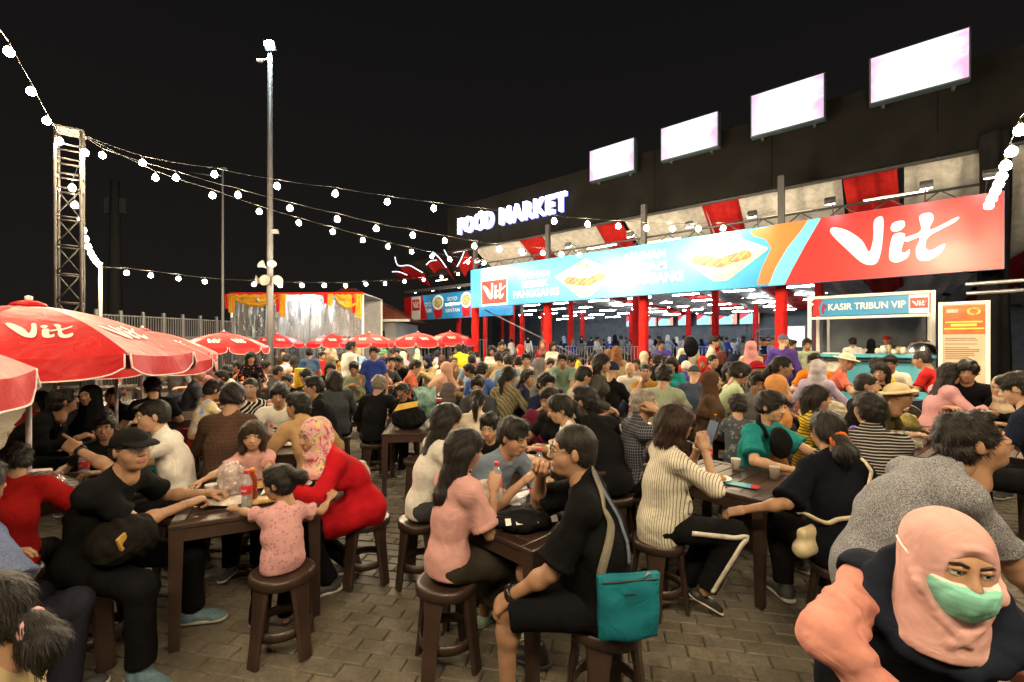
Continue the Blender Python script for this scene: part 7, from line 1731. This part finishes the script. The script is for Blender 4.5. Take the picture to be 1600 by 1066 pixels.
# middle table
bottle(*at(836, 795, 2.74).xy, TZ, 'water bottle with red label on the middle table, left of two'); bottle(*at(854, 782, 2.84).xy, TZ, 'water bottle with red label on the middle table, right of two', rot=.4)
bottle(-.085, 2.56, .82, 'water bottle held by the pink tee girl', .95); bottle(.17, 2.86, .83, 'water bottle held by the crew cut boy', .95, rot=.3)
e = lump('folded_bag', (.08, 2.47, TZ), (.20, .10, .06), F((.022, .022, .024), rough=.6), 'folded black cloth bag with white print on the middle table', 'cloth bag', 6, rot=math.radians(12), wr=.01)
for k_, (x, w) in enumerate(((-.02, .12), (.13, .035), (-.12, .03))):
    m = MB(); m.add([(x - w / 2, -.10 + .0, .062), (x + w / 2, -.098, .062), (x + w / 2, -.072, .088), (x - w / 2, -.072, .088)], [(0, 1, 2, 3)]); m.obj('print', M_WHITE, e)
paper('menu_card', (.12, 2.62, TZ), .16, .22, .9, mplain((.35, .12, .10), .4, .4, 20), 'small red menu card flat on the middle table', 'card', 2, .002)
lump('snack_pouch', (-.14, 2.70, .76), (.09, .06, .075), mplain((.50, .44, .40), .35, .45, 24), 'printed snack pouch in the hands of the pink tee girl', 'snack pouch', 7, flat=False, wr=.01)
# straps that lie on a person's shirt
from mathutils.bvhtree import BVHTree
def lay_strap(key, pts, w, mat, parent, off=.007, name='strap', n=8):
    e0, HM, ms, sp, base, yaw = HERO[key]; me = ms['shirt']; bv = BVHTree.FromPolygons([v.co for v in me.vertices], [p.vertices for p in me.polygons])
    M = Matrix.Translation(e0.location) @ Matrix.Rotation(math.radians(yaw), 4, 'Z'); Mi = M.inverted(); R = M.to_3x3(); P_, N_ = [], []
    for p in smoothpath(pts, n):
        q, nn, _, dist = bv.find_nearest(Mi @ p)
        P_.append(M @ (q + nn * off)); N_.append((R @ nn).normalized())
    for _ in range(3): P_ = [P_[0]] + [(P_[i - 1] + P_[i] * 2 + P_[i + 1]) / 4 for i in range(1, len(P_) - 1)] + [P_[-1]]; N_ = [N_[0]] + [(N_[i - 1] + N_[i] + N_[i + 1]).normalized() for i in range(1, len(N_) - 1)] + [N_[-1]]
    m = MB(); vs = []
    for i, p in enumerate(P_):
        t = (P_[min(i + 1, len(P_) - 1)] - P_[max(i - 1, 0)]).normalized(); s = t.cross(N_[i]).normalized() * w / 2; o = N_[i] * .003; vs += [p - s - o, p + s - o, p + s + o, p - s + o]
    m.add(vs, [(4 * i + k, 4 * i + (k + 1) % 4, 4 * i + 4 + (k + 1) % 4, 4 * i + 4 + k) for i in range(len(P_) - 1) for k in range(4)] + [(0, 1, 2, 3), tuple(4 * len(P_) - 4 + k for k in (3, 2, 1, 0))])
    o = m.obj(name, mat, parent, True); o.matrix_local = (Matrix.Translation(parent.location) @ Matrix.Rotation(parent.rotation_euler[2], 4, 'Z')).inverted(); return o
# teal shoulder bag on the stocky man
bc = Vector((.475, 1.86, .505)); ba_ = math.radians(8)
e = empty('shoulder_bag', bc, ba_, 'teal nylon shoulder bag hanging at the stocky man back', 'shoulder bag'); m = MB()
def bagf(u, v, s):
    x = (u - .5) * .265 * (.93 + .07 * v); ed = (max(0, 1 - abs(2 * u - 1) ** 5) * max(0, 1 - abs(2 * v - 1) ** 5)); rc = .03
    z = v * .255 - .012 * math.cos((u - .5) * math.pi) * (1 - v); y = s * (.012 + .036 * ed ** .5 * (1 - .45 * v)) + .004 * math.sin(u * 9 + v * 6) + .003 * math.sin(u * 4 - v * 13); return (x, y, z)
m.grid(lambda u, v: bagf(u, v, -1), 22, 20); m.grid(lambda u, v: bagf(u, v, 1), 22, 20); m.grid(lambda u, v: tuple(Vector(bagf(0, u, -1)).lerp(Vector(bagf(0, u, 1)), v)), 20, 3); m.grid(lambda u, v: tuple(Vector(bagf(1, u, -1)).lerp(Vector(bagf(1, u, 1)), v)), 20, 3); m.grid(lambda u, v: tuple(Vector(bagf(u, 0, -1)).lerp(Vector(bagf(u, 0, 1)), v)), 22, 3); m.grid(lambda u, v: tuple(Vector(bagf(u, 1, -1)).lerp(Vector(bagf(u, 1, 1)), v)), 22, 3)
m.obj('bag', F((.012, .15, .19), rough=.6), e, True)
m = MB(); m.tube([(-.12, -.030, .243), (.12, -.030, .243)], .003, 6); m.obj('zip', M_STEEL, e, True); m = MB(); m.tube([(.05, -.03, .245), (.07, -.04, .275), (.085, -.03, .262)], .004, 6); m.obj('zip_pull', M_GALV, e, True); m = MB(); m.box((-.01, -.043, .20), (.05, .003, .008)); m.obj('tag', mplain((.02, .1, .13), .4), e)
lay_strap('man in the black tee', [(.36, 1.86, .72), (.40, 1.90, .84), (.45, 1.92, .96), (.48, 1.95, 1.06), (.45, 2.02, 1.14), (.40, 2.06, 1.15)], .036, F((.20, .18, .14)), e); lay_strap('man in the black tee', [(.60, 1.92, .74), (.60, 1.92, .9), (.55, 1.95, 1.03), (.50, 2.0, 1.13), (.44, 2.06, 1.17)], .022, F((.12, .15, .19)), e)
def wrist_ring(key, side, r, w, mat, label, f=.93, cat='watch', name='wrist_watch'):
    e0, HM, ms, sp, base, yaw = HERO[key]; S, E, Wp = ms['K']['arms'][side]; c = E + (Wp - E) * f; d = _nrm(Wp - E); a = math.radians(yaw)
    e = empty(name, e0.location + Matrix.Rotation(a, 3, 'Z') @ Vector(c), a, label, cat); ax = Vector(d); u = ax.orthogonal().normalized(); v = ax.cross(u)
    m = MB(); n = 18; vs = []
    for k in range(n):
        th = 2 * math.pi * k / n; o = u * math.cos(th) + v * math.sin(th)
        for rr, q in ((r, -w), (r + .006, -w), (r + .006, w), (r, w)): vs.append(o * rr + ax * q)
    m.add(vs, [(4 * k + i, 4 * k + (i + 1) % 4, 4 * ((k + 1) % n) + (i + 1) % 4, 4 * ((k + 1) % n) + i) for k in range(n) for i in range(4)]); m.obj('band', mat, e, True)
    m = MB(); up = Vector((0, 0, 1)) - ax * ax.z; up.normalize(); o = m; mm = Matrix((ax, up.cross(ax), up)).transposed()
    m.box(up * (r + .009), (.026, .026, .012), mm, ch=.004); m.obj('dial', M_DARK, e)
wrist_ring('man in the black tee', 'L', .032, .016, M_DARK, 'black beaded bracelet watch on the wrist of the stocky man'); wrist_ring('woman in the pinstripe shirt', 'L', .029, .010, mplain((.55, .45, .3), .3, metal=.6), 'gold wrist watch of the pinstripe woman', .9)
wrist_ring('man pointing in the white tee', 'L', .031, .012, M_DARK, 'black watch on the outstretched arm', .92)
def phone(loc, rot, label, lit=True, s=1.0):
    e = empty('mobile_phone', loc, 0, label, 'phone'); e.rotation_euler = rot; m = MB(); m.box((0, 0, 0), (.075 * s, .009, .155 * s), ch=.004); m.obj('case', M_DARK, e); m = MB(); m.box((0, -.006, 0), (.066 * s, .002, .142 * s)); m.obj('display', memit((.35, .42, .5), .18) if lit else mplain((.02, .02, .025), .1), e); return e
phone((1.30, 2.965, 1.13), (math.radians(-18), math.radians(8), math.radians(-62)), 'lit phone held up by the pinstripe woman'); phone((2.44, 3.40, .80), (math.radians(70), 0, .6), 'dark phone in the hands of the teal tee man', False)
phone(at(737, 622, 5.2), (math.radians(-10), 0, math.radians(170)), 'lit phone held up behind the cream blouse')
# side stripe on the trousers
def side_stripe(key, side):
    e0, HM, ms, sp, base, yaw = HERO[key]; Hj, Kn, An = ms['K']['legs'][side]; sg = 1 if side == 'R' else -1; s = ms['K']['s']; pts = []
    for f in np.linspace(.30, 1, 8): pts.append(Hj + (Kn - Hj) * f + np.array((sg * (.104 - .014 * f) * s, 0, .03 * (1 - f))))
    pts[-1] += np.array((0, .03, .01))
    for f in np.linspace(.12, .93, 8): pts.append(Kn + (An - Kn) * f + np.array((sg * (.090 - .022 * f) * s, .02 * (1 - f), 0)))
    m = ribbon(smoothpath(pts, 3), (sg, 0, 0), .028, .006); m.obj('side_stripe', F((.62, .58, .5)), e0, True)
side_stripe('woman in the pinstripe shirt', 'R')
# teal man's sling bag, navy woman's strap and bag
lump('sling_bag', (2.12, 3.60, .82), (.10, .07, .12), F((.014, .014, .015)), 'black sling bag across the chest of the teal tee man', 'sling bag', 9, flat=False, rot=.5)
lay_strap('man in the teal tee', [(2.12, 3.66, .92), (2.05, 3.70, 1.05), (2.0, 3.8, 1.13)], .04, F((.014, .014, .015)), bpy.data.objects['sling_bag'])
e0 = HERO['woman in the navy dress'][0]
st_ = empty('cream_purse', (1.74, 2.66, .47), .5, 'cream leather purse and strap of the woman in navy', 'purse'); V, Q = sdf_mesh([cap((-.08, 0, .05), (.08, 0, .05), .05, .05, .03), cap((-.07, 0, .14), (.07, 0, .14), .03, .03, .06)], .009, .003); link('bag', npmesh('bag', V, Q), st_, mplain((.50, .42, .26), .4))
lay_strap('woman in the navy dress', [(2.06, 2.66, 1.08), (2.10, 2.55, 1.02), (2.10, 2.48, .92), (2.0, 2.44, .80), (1.86, 2.44, .73), (1.74, 2.52, .69), (1.70, 2.64, .66)], .024, mplain((.55, .47, .32), .45), st_)
m = MB(); HMn = HERO['woman in the navy dress'][1]; m.tube([(.05 * math.cos(t), -.108 + .012 * math.sin(3 * t), -.062 + .045 * math.sin(t)) for t in np.linspace(0, 6.28, 17)[:-1]], .014, 7, closed=True); m.obj('hair_tie', F((.55, .12, .02)), e0, True, mtx=HMn)
HMc = HERO['child in the beige top'][1]; m = MB(); m.tube([(.045 * math.cos(t), -.112, -.06 + .04 * math.sin(t)) for t in np.linspace(0, 6.28, 13)[:-1]], .012, 6, closed=True); m.obj('hair_tie', F((.62, .35, .35)), HERO['child in the beige top'][0], True, mtx=HMc)
# number on the white tee
def chest_text(label, txt, w, h, dz, mat, off=.155, back=False):
    for o in bpy.data.objects:
        if o.get('label') == label:
            me, ww = text_mesh(txt, .03); sp = arch('m', 'eat', 'mid')[0]['K']; c = sp['P1'] + sp['f2'] * off + sp['up2'] * dz
            M = frame4(c, sp['f2'], sp['up2']); M = Matrix(M.tolist()) @ Matrix.Rotation(math.pi, 4, 'Z'); t = link('number_print', me, o, mat, mtx=M @ Matrix.Translation((-w / 2, 0, 0)) @ Matrix.Diagonal((w / ww, 1, h, 1))); return
chest_text('young man in a white tee with a black number on the chest', '50', .17, .11, .0, M_DARK)
# right-hand tables
e = lump('clear_food_bag', (3.78, 4.42, TZ), (.20, .14, .085), mclear((.75, .7, .62), .35), 'clear plastic bag around a foam food box at the right', 'plastic bag', 11, wr=.018); m = MB(); m.box((0, 0, .035), (.28, .18, .06), ch=.012); m.obj('food_box', mplain((.6, .5, .42), .5, .3, 30), e)
lump('crumpled_tissue', (4.28, 4.55, TZ), (.09, .07, .06), mplain((.68, .65, .6), .8, .1), 'crumpled white tissue beside the food box bag', 'tissue', 12, wr=.016); paper('blue_leaflet', (4.5, 4.3, TZ), .26, .15, .3, mplain((.25, .42, .52), .4, .25, 12), 'pale blue leaflet near the crumpled tissue', 'leaflet', 3, .004)
lump('purple_bag', (3.05, 4.05, TZ - .0), (.07, .07, .14), mplain((.13, .05, .40), .35), 'purple shopping bag behind the striped tee man', 'bag', 13); lump('clear_cake_bag', (3.22, 4.1, TZ), (.10, .09, .12), mclear((.72, .6, .6), .35), 'clear bulging plastic bag right of the purple bag', 'plastic bag', 14)
lump('green_yellow_bag', (4.35, 5.0, TZ), (.10, .08, .13), mplain((.35, .28, .06), .4, .8, 6), 'knotted green and yellow bag behind the straw hat', 'bag', 15)
rbox('red_pack', (5.0, 5.25, TZ), (.34, .12, .07), .2, mplain((.55, .02, .03), .3), 'long shiny red pack on the table under the notice board', 'pack', .03)
for i, (x, y) in enumerate(((4.98, 5.05), (5.1, 5.1), (5.28, 5.22))): bottle(x, y, TZ, f'water bottle beside the red pack, {nth(i)} from the left', rot=.5)
m = MB(); m.lathe([(.035, 0), (.045, .09), (.047, .095), (.044, .094), (.0, .01)], 16); o = m.obj('orange_cup', mplain((.6, .1, .02), .35), None, True); o.location = (5.2, 5.02, TZ); tag(o, 'orange plastic cup among the bottles under the notice board', 'cup')
rbox('bread_box', (5.36, 5.12, TZ), (.16, .10, .05), .4, mplain((.6, .5, .3), .5), 'small cream food box right of the orange cup', 'food box')
paper('table_flyer', at(1160, 768, 3.22) * Vector((1, 1, 0)) + Vector((0, 0, TZ - .004)), .10, .21, math.radians(52), mplain((.03, .32, .38), .35, .1), 'teal and red flyer on the slatted table corner', 'flyer', 4, .001)
fl = bpy.data.objects['table_flyer']; m = MB(); m.lathe([(.0, .0105), (.055, .0105), (.055, .0095), (.0, .0095)], 20); o = m.obj('red_print', V_RED, fl); o.location = (.0, -.08, 0); o.scale = (.9, .55, 1)
me, ww = text_mesh('VIT', .02); link('print_lettering', me, fl, M_WHITE, loc=(-.035, .02, .0125), rot=(math.radians(-90), 0, 0), scale=(.07 / ww, 1, .025)) if False else None
# bags and packs around the middle
e = lump('tote_bag', (-1.22, 5.38, TZ), (.20, .12, .16), F((.016, .016, .017)), 'black bag with yellow trim standing on a table', 'tote bag', 16); m = MB(); m.add([(-.15, -.11, .22), (.13, -.11, .28), (.13, -.09, .34), (-.10, -.09, .30)], [(0, 1, 2, 3)]); m.obj('trim', mplain((.6, .38, .03), .5), e); m = MB(); m.tube(smoothpath([(-.12, -.02, .28), (-.05, -.02, .44), (.06, -.02, .44), (.12, -.02, .28)]), .009, 6); m.obj('handle', M_DARK, e, True)
lump('white_hat', (-.92, 5.36, TZ), (.11, .13, .07), F((.62, .6, .56)), 'white baseball cap lying beside the black and yellow bag', 'hat', 17, extra=[ell((.1, -.05, .02), (.09, .07, .015), .02)])
def pillow(name, loc, w, h, t, rot, mat, label, cat):
    e = empty(name, loc, rot, label, cat); m = MB()
    f = lambda u, v, s: ((u - .5) * w, s * t * (max(0, math.sin(math.pi * u)) * max(0, math.sin(math.pi * v))) ** .5, v * h); m.grid(lambda u, v: f(u, v, -1), 12, 12); m.grid(lambda u, v: f(u, v, 1), 12, 12); m.obj('pouch', mat, e, True); return e
pillow('snack_bag', (at(664, 620, 6.2).x, 6.2, TZ), .30, .42, .06, .1, mplain((.18, .32, .28), .3, 1.0, 9), 'big shiny green and blue snack bag upright on a table', 'snack bag')
rbox('red_gift_pack', (at(690, 610, 6.4).x, 6.4, TZ + .1), (.34, .08, .14), .1, mplain((.55, .02, .03), .4), 'red topped pack right of the green snack bag', 'pack')
lump('orange_carrier', (at(497, 600, 7.4).x, 7.4, .62), (.20, .16, .17), mplain((.62, .22, .02), .45, .15), 'bulging orange carrier bag behind the black shirt man', 'bag', 18, flat=False); lump('orange_carrier', (at(452, 595, 7.9).x, 7.9, .72), (.16, .14, .16), mplain((.62, .25, .02), .45, .15), 'orange carrier bag left of the yellow bag', 'bag', 19, flat=False)
e = rbox('yellow_carrier', (at(471, 590, 7.6).x, 7.6, .94), (.19, .12, .36), .1, mplain((.68, .50, .01), .45, .06), 'upright bright yellow carrier bag with dark lettering', 'bag')
for k_ in range(6): m = MB(); m.box((-.03 + .006 * (k_ % 2), -.0625, .05 + k_ * .042), (.045, .004, .022)); m.obj('print', mplain((.5, .2, .02), .5), e)
lump('backpack', (at(800, 640, 4.9).x, 4.9, .45), (.17, .13, .24), F((.05, .05, .05), 'zebra', (.25, .25, .24)), 'black and white patterned backpack in the middle of the crowd', 'backpack', 20); lump('backpack', (at(832, 632, 5.1).x, 5.1, .5), (.14, .12, .25), F((.10, .012, .03)), 'dark red backpack right of the patterned one', 'backpack', 21)
lump('big_backpack', at(1080, 556, 11.2), (.17, .13, .25), F((.012, .012, .014)), 'black backpack on the back of the standing man in cream', 'backpack', 22, flat=False)
lump('floral_bag', (at(1268, 598, 5.9).x, 5.9, TZ), (.22, .14, .17), F((.20, .08, .07), 'dots', (.55, .45, .38), .8), 'maroon floral shopping bag beside the lilac hijab', 'bag', 23); lump('cream_bag', (at(1300, 600, 5.8).x, 5.8, TZ), (.17, .12, .15), F((.45, .40, .30)), 'cream shopping bag right of the floral bag', 'bag', 24)
lump('silver_snack', (1.36, 4.62, TZ), (.09, .06, .11), mplain((.5, .5, .46), .2, .4, 18, metal=.5), 'silver snack bag behind the pinstripe shirt', 'snack bag', 25); lump('grey_bundle', (1.20, 4.72, TZ), (.13, .09, .10), F((.32, .27, .22)), 'grey-brown bundle left of the silver snack bag', 'bundle', 26); rbox('mint_box', (1.3, 5.0, TZ), (.13, .07, .15), .2, mplain((.35, .55, .52), .5), 'small mint green box behind the silver snack bag', 'box')
lump('white_carrier', (at(563, 690, 5.0).x, 5.0, .05), (.10, .09, .2), mplain((.6, .52, .45), .45, .3, 12), 'white plastic bag with red print hanging by a stool', 'bag', 27)
lump('shop_bag', at(905, 600, 5.9) * Vector((1, 1, 0)) + Vector((0, 0, TZ)), (.14, .10, .16), mclear((.62, .6, .62), .5), 'white see-through shopping bag before the pale green tee', 'bag', 28)
bottle(*at(985, 640, 5.1).xy, TZ, 'water bottle beside the walking woman, left of two', 1.2); bottle(*at(993, 640, 5.0).xy, TZ, 'water bottle beside the walking woman, right of two', 1.2); bottle(*at(684, 640, 5.2).xy, TZ, 'water bottle beside the printed hijab woman')
bottle(*at(1118, 632, 5.0).xy, TZ, 'dark drink bottle before the brown hijab', 1.0, (.03, .03, .025)); rbox('rice_box', at(1140, 634, 5.1) * Vector((1, 1, 0)) + Vector((0, 0, TZ)), (.18, .12, .05), .4, mplain((.62, .6, .5), .5), 'white rice box before the light green tee', 'food box')
r = random.Random(31)
for i, (x, y) in enumerate(_c):
    if i % 2 == 0: bottle(x + r.uniform(-.2, .2), y + r.uniform(-.2, .2), TZ, f'water bottle on a crowd table, {nth(i // 2)} from the left there', 1.1)
    else: rbox('food_box', (x + r.uniform(-.15, .15), y + r.uniform(-.15, .15), TZ), (.18, .13, .05), r.uniform(0, 3), mplain(r.choice([(.6, .55, .45), (.5, .3, .2), (.62, .6, .58)]), .5, .2), f'cardboard food box on a crowd table, {nth(i // 2)} from the left there', 'food box', .008, 'food boxes')
# parasol-table things, red stools, spare chairs
lump('pink_carrier', (-3.05, 2.95, TZ), (.13, .10, .09), mclear((.6, .42, .40), .5), 'pinkish plastic bag under the pointing arm', 'plastic bag', 29); rbox('tissue_pack', (-3.5, 3.3, TZ), (.22, .12, .08), .3, mplain((.62, .45, .45), .5, .3, 20), 'pink tissue pack on the largest parasol table', 'tissue pack')
for i, (px, py, d, lb) in enumerate([(300, 655, 6.9, 'red logo stool under the beanie man'), (330, 650, 6.1, 'red logo stool under the tie-dye child'), (272, 640, 7.3, 'red logo stool behind the beanie man'), (232, 700, 5.0, 'red logo stool beside the black parasol table'), (64, 660, 4.6, 'red stool in shade under the largest parasol')]):
    q = at(px, HOR, d); red_stool(q.x, q.y, 30 + i * 20 - math.degrees(math.atan2(px - 800, FPX)), lb)
table(at(262, HOR, 6.2).x, 6.2, 30, 'brown table beside the red logo stools')
chair(at(1497, HOR, 4.55).x, 4.55, -42, 'empty brown chair with curved back at the right tables'); chair(at(1412, HOR, 6.3).x, 6.3, 150, 'brown chair back before the booth'); chair(at(775, HOR, 3.55).x, 3.55, 160, 'brown chair back with a white sticker behind the crew cut boy')
m = MB(); m.lathe([(.0, .003), (.035, .003), (.035, 0), (.0, 0)], 16); o = m.obj('sticker', M_WHITE, bpy.data.objects[[x.name for x in bpy.data.objects if x.get('label') == 'brown chair back with a white sticker behind the crew cut boy'][0]]); o.location = (.05, -.30, .72); o.rotation_euler = (math.radians(80), 0, 0); o.scale = (1, 1.5, 1)
stool(at(655, HOR, 5.0).x, 5.0, 10, 'empty brown stool beside the bag table'); stool(at(690, HOR, 5.2).x, 5.35, 40, 'second empty stool behind the bag table')
# litter on the paving
for i in range(12):
    x, y = r.uniform(.9, 2.2), r.uniform(2.6, 3.8)
    m = MB(); w = r.uniform(.012, .035); m.add([(-w, -w * .5, .002), (w, -w * .6, .004), (w * .8, w * .5, .009), (-w * .9, w * .6, .003)], [(0, 1, 2, 3)]); m.add([(-w, -w * .5, .001), (w, -w * .6, .003), (w * .8, w * .5, .008), (-w * .9, w * .6, .002)], [(3, 2, 1, 0)])
    o = m.obj('litter_scrap', mplain((.5, .48, .44), .7)); o.location = (x, y, .003); o.rotation_euler[2] = r.uniform(0, 6); tag(o, 'tiny scrap of white litter on the paving under the right tables', 'litter', 'litter scraps')

for i, (x, y, c) in enumerate(((-1.95, 2.95, (.6, .55, .5)), (-1.62, 3.25, (.55, .12, .08)), (.30, 2.62, (.6, .58, .52)), (1.78, 3.62, (.6, .56, .5)), (1.95, 3.38, (.5, .45, .4)))):
    m = MB(); m.lathe([(.028, 0), (.036, .085), (.038, .09), (.034, .088), (.0, .012)], 14); o = m.obj('paper_cup', mplain(c, .5, .1), None, True); o.location = (x, y, TZ); tag(o, ['white paper cup beside the cap man hands', 'red paper cup before the mother in red', 'white paper cup beside the folded black bag', 'white paper cup before the teal tee man', 'grey paper cup at the edge of the slatted table'][i], 'cup', 'paper cups')
for i, (x, y, rot) in enumerate(((-1.6, 3.05, .3), (.0, 2.85, 1.0), (1.5, 3.55, .2))):
    paper('paper_napkin', (x, y, TZ), .13, .13, rot, mplain((.66, .64, .6), .8, .06), ['crumpled napkin in the middle of the near left table', 'napkin before the crew cut boy', 'napkin on the slatted table'][i], 'napkin', i + 9, .02)

for i, (x, y, lb) in enumerate(((-1.78, 3.18, 'plate of fried food on the near left table'), (-1.5, 3.2, 'plate of rice before the small girl'), (.28, 2.82, 'plate of food beside the water bottles'), (1.52, 3.35, 'plate with leftovers on the slatted table'), (-2.2, 4.5, 'plate between the brown and tan shirts'), (-3.3, 3.1, 'plate of snacks under the largest parasol'), (4.5, 4.62, 'plate by the crumpled tissue'))):
    e = empty('food_plate', (x, y, TZ), i, lb, 'plate', 'food plates'); m = MB(); m.lathe([(.0, .004), (.055, .004), (.085, .016), (.09, .018), (.085, .012), (.05, .0), (.0, .0)], 22); m.obj('dish', M_WHITE, e, True)
    V, Q = sdf_mesh([ell((0, 0, .012), (.05, .045, .022), 0), ell((.03, .02, .02), (.025, .02, .018), .01), ell((-.02, -.03, .018), (.03, .02, .016), .01), half((0, 0, .005), (0, 0, -1))], .006, .006, 3, i); link('food', npmesh('food', V, Q), e, mplain(((.35, .18, .05), (.6, .55, .42), (.30, .12, .04))[i % 3], .5, .5, 40))
for i, (x, y, lb) in enumerate(((-1.62, 2.78, 'water bottle near the toddler on the near left table'), (1.62, 3.75, 'water bottle at the far corner of the slatted table'), (-2.3, 4.35, 'water bottle before the brown shirt'), (-3.5, 3.0, 'water bottle under the largest parasol'), (-3.15, 3.35, 'second water bottle under the largest parasol'))): bottle(x, y, TZ, lb)
